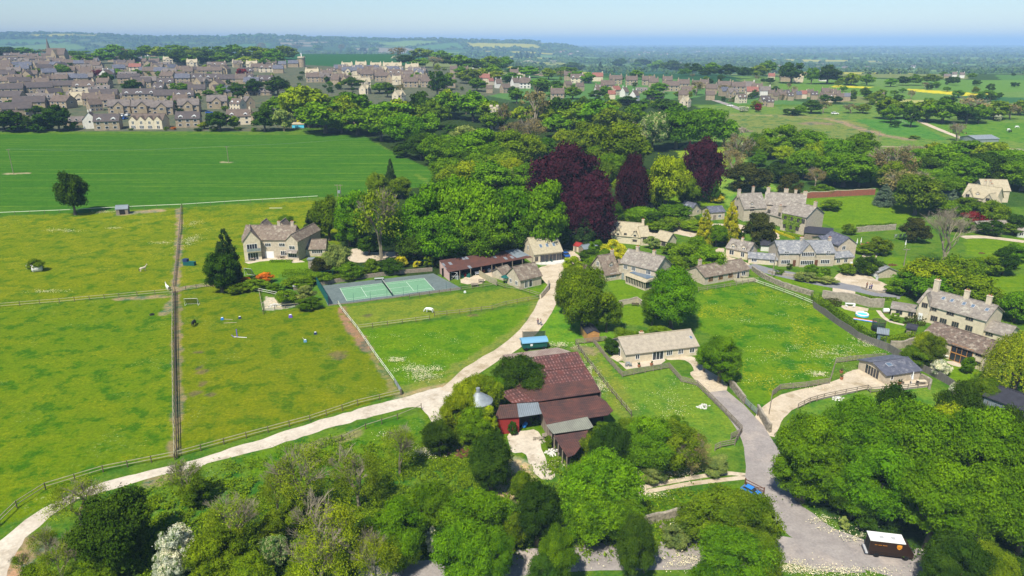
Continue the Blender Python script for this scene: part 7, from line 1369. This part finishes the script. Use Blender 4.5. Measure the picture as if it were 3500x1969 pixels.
def goal(k, x, y, rz, label, w=3, h=2, d=1.2):
    m_ = MB(); [m_.tube(q, .045, 5) for q in ([(-w/2, 0, 0), (-w/2, 0, h), (w/2, 0, h), (w/2, 0, 0)], [(-w/2, 0, h), (-w/2, d, 0), (w/2, d, 0), (w/2, 0, h)], [(-w/2, 0, 0), (-w/2, d, 0)], [(w/2, 0, 0), (w/2, d, 0)])]
    n_ = MB().add([(-w/2, 0, h), (w/2, 0, h), (w/2, d, 0), (-w/2, d, 0)], [(0, 1, 2, 3)]); return small('goal_frame', k, x, y, rz, label, 'goal', [('frame', m_, 'white'), ('goal_net', n_, 'net')])
goal('G', 440, 1010, -20, 'white football goal on the farmhouse lawn beside the conifers', 2.6, 2.2)
goal('N', 455, 425, 5, 'goal-like frame with netting in the paddock near the black horse', 3.3, 1.9, 1.3)
small('feed_shed', 'F', 1910, 1050, -8, 'dark green stepped metal trough box in the upper right paddock', 'feeder', [('body', MB().box(-1.8, -.6, 0, 1.8, .6, 1.1), 'netgreen'), ('upper_box', MB().box(-1.8, -.6, 1.1, -.4, .6, 2.0), 'navy'), ('lid', MB().box(-.4, -.65, 1.1, 1.8, .65, 1.18), 'netgreen')])
for x, y, s, lb in ((315, 1085, 1.3, 'grey round bale or boulder left of the small paddock bush'), (378, 1112, 1.5, 'larger grey boulder right beneath the small paddock bush')):
    mb = MB(); mb.tube([(-.9, 0, .62), (-.7, 0, .62), (.7, 0, .62), (.9, 0, .62)], [.45, .68, .68, .45], 12); small('boulder', 'F', x, y, 30, lb, 'boulder', [('boulder_body', mb, 'whitewall')], s)
# jump poles and paddock toys
def pole_obj(k, x, y, rz, L_, mat, label, h=.12): small('jump_pole', k, x, y, rz, label, 'pole', [('pole_bar', MB().tube([(-L_/2, 0, h), (L_/2, 0, h)], .07, 6), mat)])
pole_obj('N', 810, 568, -8, 3.0, 'rail', 'pale jumping pole lying beside the blue bucket in the paddock'); pole_obj('N', 845, 603, 8, 3.0, 'rail', 'pale jumping pole lying below the blue bucket in the paddock')
pole_obj('N', 945, 748, -8, 3.2, 'white', 'white jumping pole by the dark upright in the paddock middle'); pole_obj('N', 872, 738, -50, 1.8, 'purple', 'short purple and white pole left of the dark upright'); pole_obj('N', 1583, 765, -60, 1.6, 'rail', 'short pole leading to the pale blue block in the paddock')
pole_obj('G', 715, 330, 2, 5.0, 'white', 'long white pole on the grass behind the farmhouse')
for k, x, y, mt, lb, s in (('N', 765, 568, 'blue', 'blue block at the end of a pale jumping pole', .7), ('N', 942, 557, 'navy', 'dark blue block alone in the paddock, upper middle', .7), ('N', 1452, 545, 'purple', 'purple upright block near the rubble patch', .9), ('N', 1600, 792, 'skyblue', 'pale blue block at the foot of a short pole', .7), ('N', 1702, 715, 'navy', 'dark blue block at the right of the paddock', .7), ('H', 557, 1180, 'white', 'small white and blue block by the court corner fence', .6)):
    small('jump_block', k, x, y, 20, lb, 'block', [('block_body', MB().prism([(-.5, 0), (.5, 0), (.38, .8), (-.38, .8)], 'y', -.35, .35), mt), ('block_cap', MB().box(-.3, -.3, .801, .3, .3, .86), 'white')], s)
small('jump_stand', 'N', 916, 745, 0, 'dark upright jump stand in the middle of the paddock', 'jump', [('upright', MB().box(-.08, -.08, 0, .08, .08, 2.0), 'purple'), ('foot', MB().box(-.6, -.06, 0, .6, .06, .1).box(-.06, -.6, .101, .06, .6, .18), 'post')])
small('tyre', 'N', 57, 520, 0, 'black tyre lying in the lower left paddock by the fence', 'tyre', [('tyre_body', ring(.45, .15, .15), 'black')])
small('tyre', 'F', 1470, 1412, 0, 'dark tyre lying below the fence of the upper left paddock', 'tyre', [('tyre_body', ring(.45, .15, .15), 'black')]) if False else None
def trampoline():
    m_ = MB(); n_ = 12; [m_.tube([(1.5*math.cos(a), 1.5*math.sin(a), 0), (1.5*math.cos(a), 1.5*math.sin(a), 2.5)], .04, 5) for a in np.linspace(0, 6.283, 7)[:-1]]
    nt_ = MB(); nt_.v = [(1.45*math.cos(6.283*i/24), 1.45*math.sin(6.283*i/24), z) for z in (.8, 2.4) for i in range(24)]; nt_.f = [(i, (i+1) % 24, 24+(i+1) % 24, 24+i) for i in range(24)]; nt_.m = [0]*24
    sk_ = MB(); sk_.v = [(1.5*math.cos(6.283*i/24), 1.5*math.sin(6.283*i/24), z) for z in (.1, .75) for i in range(24)]; sk_.f = nt_.f[:]; sk_.m = [0]*24
    small('trampoline', 'K', 1105, 675, 0, 'round black trampoline with safety net on the lawn', 'trampoline', [('pole', m_, 'post'), ('safety_net', nt_, 'net'), ('skirt', sk_, 'black'), ('mat', cyl(0, 0, .74, .8, 1.45, n_=24), 'black'), ('top_rim', ring(1.5, .05, 2.45), 'post')])
trampoline()
small('paddling_pool', 'K', 945, 530, -15, 'blue and white inflatable paddling pool on the lawn', 'pool', [('lower_ring', ring(1.35, .2, .2), 'cyan'), ('upper_ring', ring(1.35, .2, .55), 'white'), ('pool_water', cyl(0, 0, .3, .42, 1.3, n_=24), 'cyan')])
small('slide_mat', 'K', 975, 578, -28, 'long white, blue and red inflatable slide strip on the lawn', 'slide', [('mat_strip', MB().box(-2.6, -.35, .02, 2.6, .35, .12), 'white'), ('side_tube', MB().tube([(-2.6, -.4, .12), (2.6, -.4, .12)], .12, 6), 'blue'), ('side_tube', MB().tube([(-2.6, .4, .12), (2.6, .4, .12)], .12, 6), 'red')])
def table(k, x, y, rz, mat, label, cat='table', w=1.8, d=.9, nm='garden_table'):
    return small(nm, k, x, y, rz, label, cat, [('table_top', MB().box(-w/2, -d/2, .70, w/2, d/2, .76), mat)]+[('leg', MB().box(sx*(w/2-.1)-.04, sy*(d/2-.1)-.04, 0, sx*(w/2-.1)+.04, sy*(d/2-.1)+.04, .70), mat) for sx in (-1, 1) for sy in (-1, 1)])
def chair(k, x, y, rz, mat, label, grp=None):
    return small('garden_chair', k, x, y, rz, label, 'chair', [('seat', MB().box(-.25, -.25, .42, .25, .25, .47), mat), ('backrest', MB().box(-.25, .22, .471, .25, .27, .95), mat)]+[('leg', MB().box(sx*.21-.025, sy*.21-.025, 0, sx*.21+.025, sy*.21+.025, .42), mat) for sx in (-1, 1) for sy in (-1, 1)], group=grp)
table('K', 825, 432, -8, 'white', 'white garden table on the stone patio by the garden wall', w=2.4); table('G', 770, 832, 0, 'timber', 'grey round garden table on the farmhouse terrace', w=1.4, d=1.2); table('G', 480, 858, 0, 'timber', 'low dark table outside the farmhouse left gable', w=1.3)
table('H', 655, 1115, 0, 'timber', 'grey picnic table on the grass behind the little cottage', w=2.0, d=1.5); table('H', 720, 1075, 0, 'timber', 'second picnic table nearer the board fence', w=1.6, d=1.3); table('H', 1405, 870, 0, 'netgreen', 'dark green table on the white terrace of the barn house', w=1.6)
table('L', 1168, 738, 0, 'metal', 'small round metal table on the cream bungalow patio', w=.9, d=.9); table('I', 1600, 1040, 0, 'rail', 'pale table on the timber deck of the long low bungalow', w=1.8); table('K', 1800, 960, -20, 'white', 'white table against the long barn wall', w=1.8); table('K', 1540, 1215, 0, 'palewall', 'pale table at the right end of the slate bungalow terrace')
table('Q', 1, 1, 0, 'white', '') if False else None
for k, x, y, rz, mt, lb in (('K', 1352, 1215, 40, 'black', 'black garden chair by the slate bungalow wall'), ('K', 1497, 1232, -40, 'black', 'black garden chair right of the closed parasol'), ('L', 1150, 745, 90, 'metal', 'metal chair left of the small bungalow patio table'), ('L', 1188, 745, -90, 'metal', 'metal chair right of the small bungalow patio table'),
                         ('G', 735, 835, 90, 'timber', 'grey chair left of the farmhouse terrace table'), ('G', 800, 835, -90, 'timber', 'grey chair right of the farmhouse terrace table'), ('K', 790, 445, 60, 'white', 'white chair left of the white garden table'), ('K', 860, 447, -60, 'white', 'white chair right of the white garden table'), ('H', 1380, 880, 90, 'netgreen', 'dark green chair left of the terrace table'), ('H', 1430, 878, -90, 'netgreen', 'dark green chair right of the terrace table')): chair(k, x, y, rz, mt, lb)
def bench(k, x, y, rz, label, mat='timber'): small('bench', k, x, y, rz, label, 'bench', [('seat', MB().box(-.9, -.25, .42, .9, .25, .48), mat), ('backrest', MB().box(-.9, .22, .481, .9, .28, .95), mat)]+[('leg', MB().box(sx*.8-.04, sy*.2-.04, 0, sx*.8+.04, sy*.2+.04, .42), mat) for sx in (-1, 1) for sy in (-1, 1)])
bench('L', 1240, 135, 170, 'dark bench against the corner of the low lawn wall', 'post'); bench('L', 1085, 150, 10, 'weathered bench at the left end of the low lawn wall'); bench('Q', 505, 1005, -60, 'weathered bench on the mown grass above the bottom lane'); bench('G', 1790, 860, 0, 'bench at the foot of the tall twiggy ash'); bench('H', 690, 1000, 20, 'pale bench outside the open-fronted barn', 'white')
def parasol(k, x, y, label, mat, openp, h=2.4): small('parasol', k, x, y, 0, label, 'parasol', [('parasol_pole', cyl(0, 0, 0, h, .04, n_=6), 'white'), ('canopy', cyl(0, 0, h-.5 if openp else h-1.5, h+.1, 1.4 if openp else .22, .05, 8), mat)])
parasol('H', 965, 1085, 'open dark green parasol beside the little cottage', 'netgreen', True); parasol('K', 1440, 1225, 'closed white parasol on the slate bungalow terrace', 'white', False, 2.8)
parasol('J', 890, 860, 'closed white parasol outside the dark slate house, left one', 'white', False, 2.6); parasol('J', 930, 850, 'closed white parasol outside the dark slate house, right one', 'white', False, 2.6); parasol('J', 1378, 875, 'closed white parasol by the washing line', 'white', False, 2.6)
# washing line
p0, p1 = g('J', 1265, 800), g('J', 1480, 770); wl = empty('washing_line', p0); tag(wl, 'row of white sheets blowing on a washing line left of the bare tree', 'washing'); d = p1-p0
MB().tube([(0, 0, 0), (0, 0, 2.2)], .05, 5).obj('line_post', 'timber', wl); MB().tube([(d.x, d.y, 0), (d.x, d.y, 2.2)], .05, 5).obj('line_post', 'timber', wl); MB().tube([(0, 0, 2.1), (d.x/2, d.y/2, 1.9), (d.x, d.y, 2.1)], .015, 3).obj('line_cord', 'white', wl)
for i in range(5):
    a_ = (i+.12)/5.2; b_ = (i+.85)/5.2; m_ = MB(); vs = []
    for j in range(7):
        t = a_+(b_-a_)*j/6; wv_ = .12*math.sin(j*1.7+i)
        for z, o_ in ((2.05, 0), (1.4, .25), (.8, .6)): vs.append((d.x*t+wv_+o_*.3, d.y*t+o_+wv_, z-.15*math.sin(math.pi*t)))
    m_.add(vs, [(3*j+c, 3*j+3+c, 3*j+4+c, 3*j+1+c) for j in range(6) for c in (0, 1)]); m_.obj('sheet', 'white', wl)
small('compost_bin', 'G', 915, 1150, 20, 'grey slatted garden box in the farmhouse vegetable garden', 'box', [('bin_body', MB().box(-.6, -.5, 0, .6, .5, 1.1), 'timber'), ('bin_lid', MB().box(-.7, -.6, 1.1, .7, .6, 1.2), 'silver')])
small('water_butt', 'G', 845, 1125, 0, 'small dark green water butt in the vegetable garden', 'barrel', [('barrel_body', cyl(0, 0, 0, .9, .3), 'netgreen'), ('barrel_lid', cyl(0, 0, .9, .96, .33), 'black')])
small('blue_barrel', 'M', 1160, 915, 60, 'blue barrel lying tilted outside the open shed', 'barrel', [('barrel_body', MB().tube([(-.5, 0, .4), (-.4, 0, .42), (.4, 0, .6), (.5, 0, .62)], [.28, .36, .36, .28], 12), 'blue'), ('barrel_rim', MB().tube([(.48, 0, .61), (.54, 0, .63)], .3, 12), 'navy')])
small('oil_tank', 'J', 835, 1060, 0, 'white cylindrical tank beside the garden shrubs of the slate-roofed pair', 'tank', [('tank_body', cyl(0, 0, 0, 1.3, .4), 'white'), ('tank_cap', cyl(0, 0, 1.3, 1.45, .2), 'silver')]); small('oil_tank', 'J', 1095, 1195, 0, 'small grey bin at the corner of the stone garage', 'bin', [('bin_body', cyl(0, 0, 0, 1.0, .35), 'silver'), ('bin_lid', cyl(0, 0, 1.0, 1.08, .38), 'metal')])
small('gas_tank', 'K', 1185, 500, 0, 'white tank and red door screen beside the low annexe', 'tank', [('tank_body', MB().tube([(-.7, 0, .7), (-.6, 0, .7), (.6, 0, .7), (.7, 0, .7)], [.3, .55, .55, .3], 12), 'white'), ('stand', MB().box(-.5, -.3, 0, .5, .3, .3), 'brick')])
small('wooden_gate', 'Q', 1405, 590, -50, 'brown wooden gate standing open beside the blue car', 'gate', [('gate_frame', MB().box(-1.6, -.04, .2, 1.6, .04, .3).box(-1.6, -.04, .7, 1.6, .04, .8).box(-1.6, -.04, 1.15, 1.6, .04, 1.25).box(-1.65, -.07, 0, -1.5, .07, 1.4).box(1.5, -.07, 0, 1.65, .07, 1.4), 'chestnut'), ('brace', MB().tube([(-1.5, 0, .25), (1.5, 0, 1.2)], .05, 4), 'chestnut')])
small('court_gate', 'H', 450, 1050, 0, 'white metal gate frame at the corner of the court by the barn', 'gate', [('gate_frame', MB().tube([(-.9, 0, 0), (-.9, 0, 2.2), (.9, 0, 2.2), (.9, 0, 0)], .05, 5).tube([(-.9, 0, 1.1), (.9, 0, 1.1)], .04, 5), 'white'), ('brace', MB().tube([(-.9, 0, .1), (.9, 0, 2.1)], .03, 4), 'white')])
for i, (x, y, mt, lb) in enumerate(((525, 1022, 'netgreen', 'green covered heap outside the open-fronted barn'), (560, 1012, 'red', 'red item among clutter outside the open-fronted barn'), (600, 1020, 'green', 'dark green bag beside the barn clutter'), (745, 975, 'terracotta', 'terracotta-brown cabinet outside the open-fronted barn'), (800, 965, 'white', 'white boards leaning outside the open-fronted barn'), (480, 1040, 'metal', 'grey crate stack at the left end of the open barn'), (850, 950, 'navy', 'dark blue item at the right of the barn clutter'))):
    rr_ = random.Random(i); small('farm_clutter', 'H', x, y, i*31, lb, 'clutter', [('clutter_body', MB().prism([(-.6, 0), (.6, 0), (.5, .6), (.1, .95), (-.5, .7)], 'y', -.5, .5), mt), ('clutter_lid', MB().box(-.3, -.3, .96, .3, .3, 1.02), mt)], .8+.3*rr_.random())
for k, x, y, lb in (('K', 735, 1105, 'terracotta planter with brown grass at the drive edge, upper one'), ('K', 738, 1170, 'terracotta planter with brown grass at the drive edge, lower one'), ('K', 1240, 1245, 'planter with reddish plant in front of the slate bungalow'), ('K', 1322, 1220, 'planter with green plant by the black chair'), ('L', 1278, 750, 'small planter on the cream bungalow patio, left one'), ('L', 1403, 735, 'small planter on the cream bungalow patio, right one'), ('L', 1398, 668, 'dark potted plant left of the bungalow doors'), ('L', 1508, 655, 'dark potted plant right of the bungalow doors'), ('G', 590, 825, 'white planter on the farmhouse terrace')):
    pl = MB(); rr_ = random.Random(int(x)); [pl.tube([(0, 0, .45), (rr_.uniform(-.35, .35), rr_.uniform(-.35, .35), rr_.uniform(.8, 1.1))], [.06, .05], 4) for _ in range(14)]
    small('planter', k, x, y, 0, lb, 'planter', [('pot', cyl(0, 0, 0, .5, .25, .36), 'terracotta' if 'white' not in lb else 'white'), ('plant', pl, 'leaf_brown' if 'brown' in lb or 'red' in lb else 'leaf_dark')])
small('sundial', 'J', 945, 690, 0, 'stone urn on a plinth at the lower edge of the manor lawn', 'urn', [('plinth', MB().box(-.4, -.4, 0, .4, .4, .8), 'stone'), ('urn', cyl(0, 0, .8, 1.5, .2, .4), 'stone')])
small('yellow_kayak', 'K', 2080, 1055, -15, 'yellow kayak-like object on the lawn by the long barn', 'kayak', [('hull', MB().tube([(-1.4, 0, .2), (-.8, 0, .25), (.8, 0, .25), (1.4, 0, .2)], [.05, .28, .28, .05], 8), 'yellow')])
small('stone_steps', 'K', 935, 468, -35, 'curved stone steps at the end of the garden patio', 'steps', [('step', MB().box(-1.6, -.4+.4*i, 0, 1.6, 0+.4*i, .15+.15*i), 'paving') for i in range(3)])
small('porch_steps', 'L', 1040, 672, -60, 'stone steps outside the left gable of the cream bungalow', 'steps', [('step', MB().box(-1.3, -.4+.4*i, 0, 1.3, 0+.4*i, .12+.12*i), 'paving') for i in range(4)])
small('satellite_dish', 'L', 1012, 628, 0, 'white round dish beside the left gable of the cream bungalow', 'dish', [('dish', MB().tube([(0, 0, .9), (0, -.1, 1.0)], [.3, .4], 14), 'white'), ('dish_stand', cyl(0, 0, 0, .9, .05, n_=6), 'metal')])
small('net_cage', 'L', 220, 480, 5, 'pale netting cage behind the blue-roofed hut', 'cage', [('cage_post', MB().tube([(-2.6, 0, 0), (-2.6, 0, 2.4)], .05, 5).tube([(2.6, 0, 0), (2.6, 0, 2.4)], .05, 5), 'post'), ('cage_net', MB().box(-2.5, -.02, .2, 2.5, .02, 2.2), 'net')])
small('timber_deck', 'I', 1610, 1058, 8, 'raised timber deck with pale rail at the end of the low bungalow', 'deck', [('deck_floor', MB().box(-3.2, -1.4, 0, 3.2, 1.4, .35), 'rail'), ('deck_rail', MB().box(-3.2, -1.42, 1.15, 3.2, -1.36, 1.22).box(-3.22, -1.4, 1.15, -3.16, 1.4, 1.22), 'rail')]+[('deck_post', MB().box(x-.04, -1.42, .35, x+.04, -1.34, 1.15), 'rail') for x in (-3.2, -1.6, 0, 1.6, 3.1)])
for k, x, y, s, lb in (('N', 1290, 430, 1.0, 'heap of pale rubble on the fenced patch beside the vegetable garden'), ('C', 1190, 1010, 2.6, 'brown brushwood pile on the grass left of the creamy tree'), ('C', 2290, 1090, 4.5, 'long brown brushwood pile beyond the bare bushes'), ('L', 1935, 1150, .8, 'small white stone heap in the grass field'), ('M', 1370, 1030, 1.2, 'grey junk heap against the pink sheeting of the barn'), ('M', 500, 1200, 1.5, 'ash-grey bonfire heap beside the dark tree'), ('K', 705, 1365, .7, 'pale blue-grey debris by the wood-side fence'), ('M', 1470, 1170, 1.0, 'pile of pale boards beside the wedge shed'), ('J', 2150, 930, .6, 'dark stump on the lawn right of the bare tree'), ('J', 1255, 1050, .8, 'dark red-brown chest on the lawn above the garage')):
    mb = MB(); rr_ = random.Random(int(x+y))
    for _ in range(40): a_ = rr_.uniform(0, 6.28); d_ = rr_.random()**.6*1.2; z_ = .5*(1.25-d_)*rr_.random(); T_ = Matrix.Translation((d_*math.cos(a_)*1.5, d_*math.sin(a_), z_)) @ Matrix.Rotation(a_*2, 4, (rr_.random(), rr_.random(), 1)); mb.box(-.22, -.12, -.08, .22, .12, .12, 0, T_)
    small('rubble_heap', k, x, y, 10, lb, 'heap', [('heap_body', mb, 'twig' if 'brush' in lb else ('chestnut' if 'dark' in lb else ('whitewall' if 'pale' in lb or 'white' in lb else 'grey_stone')))], s)
# ---------------------------------------------------------------- haze
M['haze'], n, out = new_mat('haze_air'); pv = nd(n, 'ShaderNodeVolumePrincipled'); pv.inputs['Color'].default_value = (.42, .67, 1.0, 1); pv.inputs['Density'].default_value = 1.15e-4; pv.inputs['Anisotropy'].default_value = -.4
n.links.new(pv.outputs[0], out.inputs['Volume']); hz_ = MB().box(-70000, -300, -70, 70000, 61500, 208).obj('haze', 'haze'); st(hz_, 'stuff', 'blue air haze over the distance')
# ---------------------------------------------------------------- make every label single out one thing
bpy.context.view_layer.update()
NUM = ['', 'first', 'second', 'third', 'fourth', 'fifth', 'sixth', 'seventh', 'eighth', 'ninth', 'tenth']
def ordn(i): return NUM[i] if i < 11 else '%d%s' % (i, {1: 'st', 2: 'nd', 3: 'rd'}.get(i % 10 if i % 100 not in (11, 12, 13) else 0, 'th'))
grp = {}
for o in TAGS: grp.setdefault(o['label'], []).append(o)
for lb, L in grp.items():
    if len(L) < 2: continue
    L.sort(key=lambda o: proj(o.matrix_world.translation)[0]); n_ = len(L); W_ = len(lb.split())
    for i, o in enumerate(L):
        if n_ == 2: sfx = ', left of two' if i == 0 else ', right of two'
        elif i == 0: sfx = ', leftmost of %d' % n_
        elif i == n_-1: sfx = ', rightmost of %d' % n_
        else: sfx = ', %s of %d from left' % (ordn(i+1), n_)
        o['label'] = lb+sfx
for o in TAGS:
    w_ = o['label'].split()
    if len(w_) > 16: print('LONG', o['label'])
print('THINGS', len(TAGS), 'OBJECTS', len(bpy.data.objects))
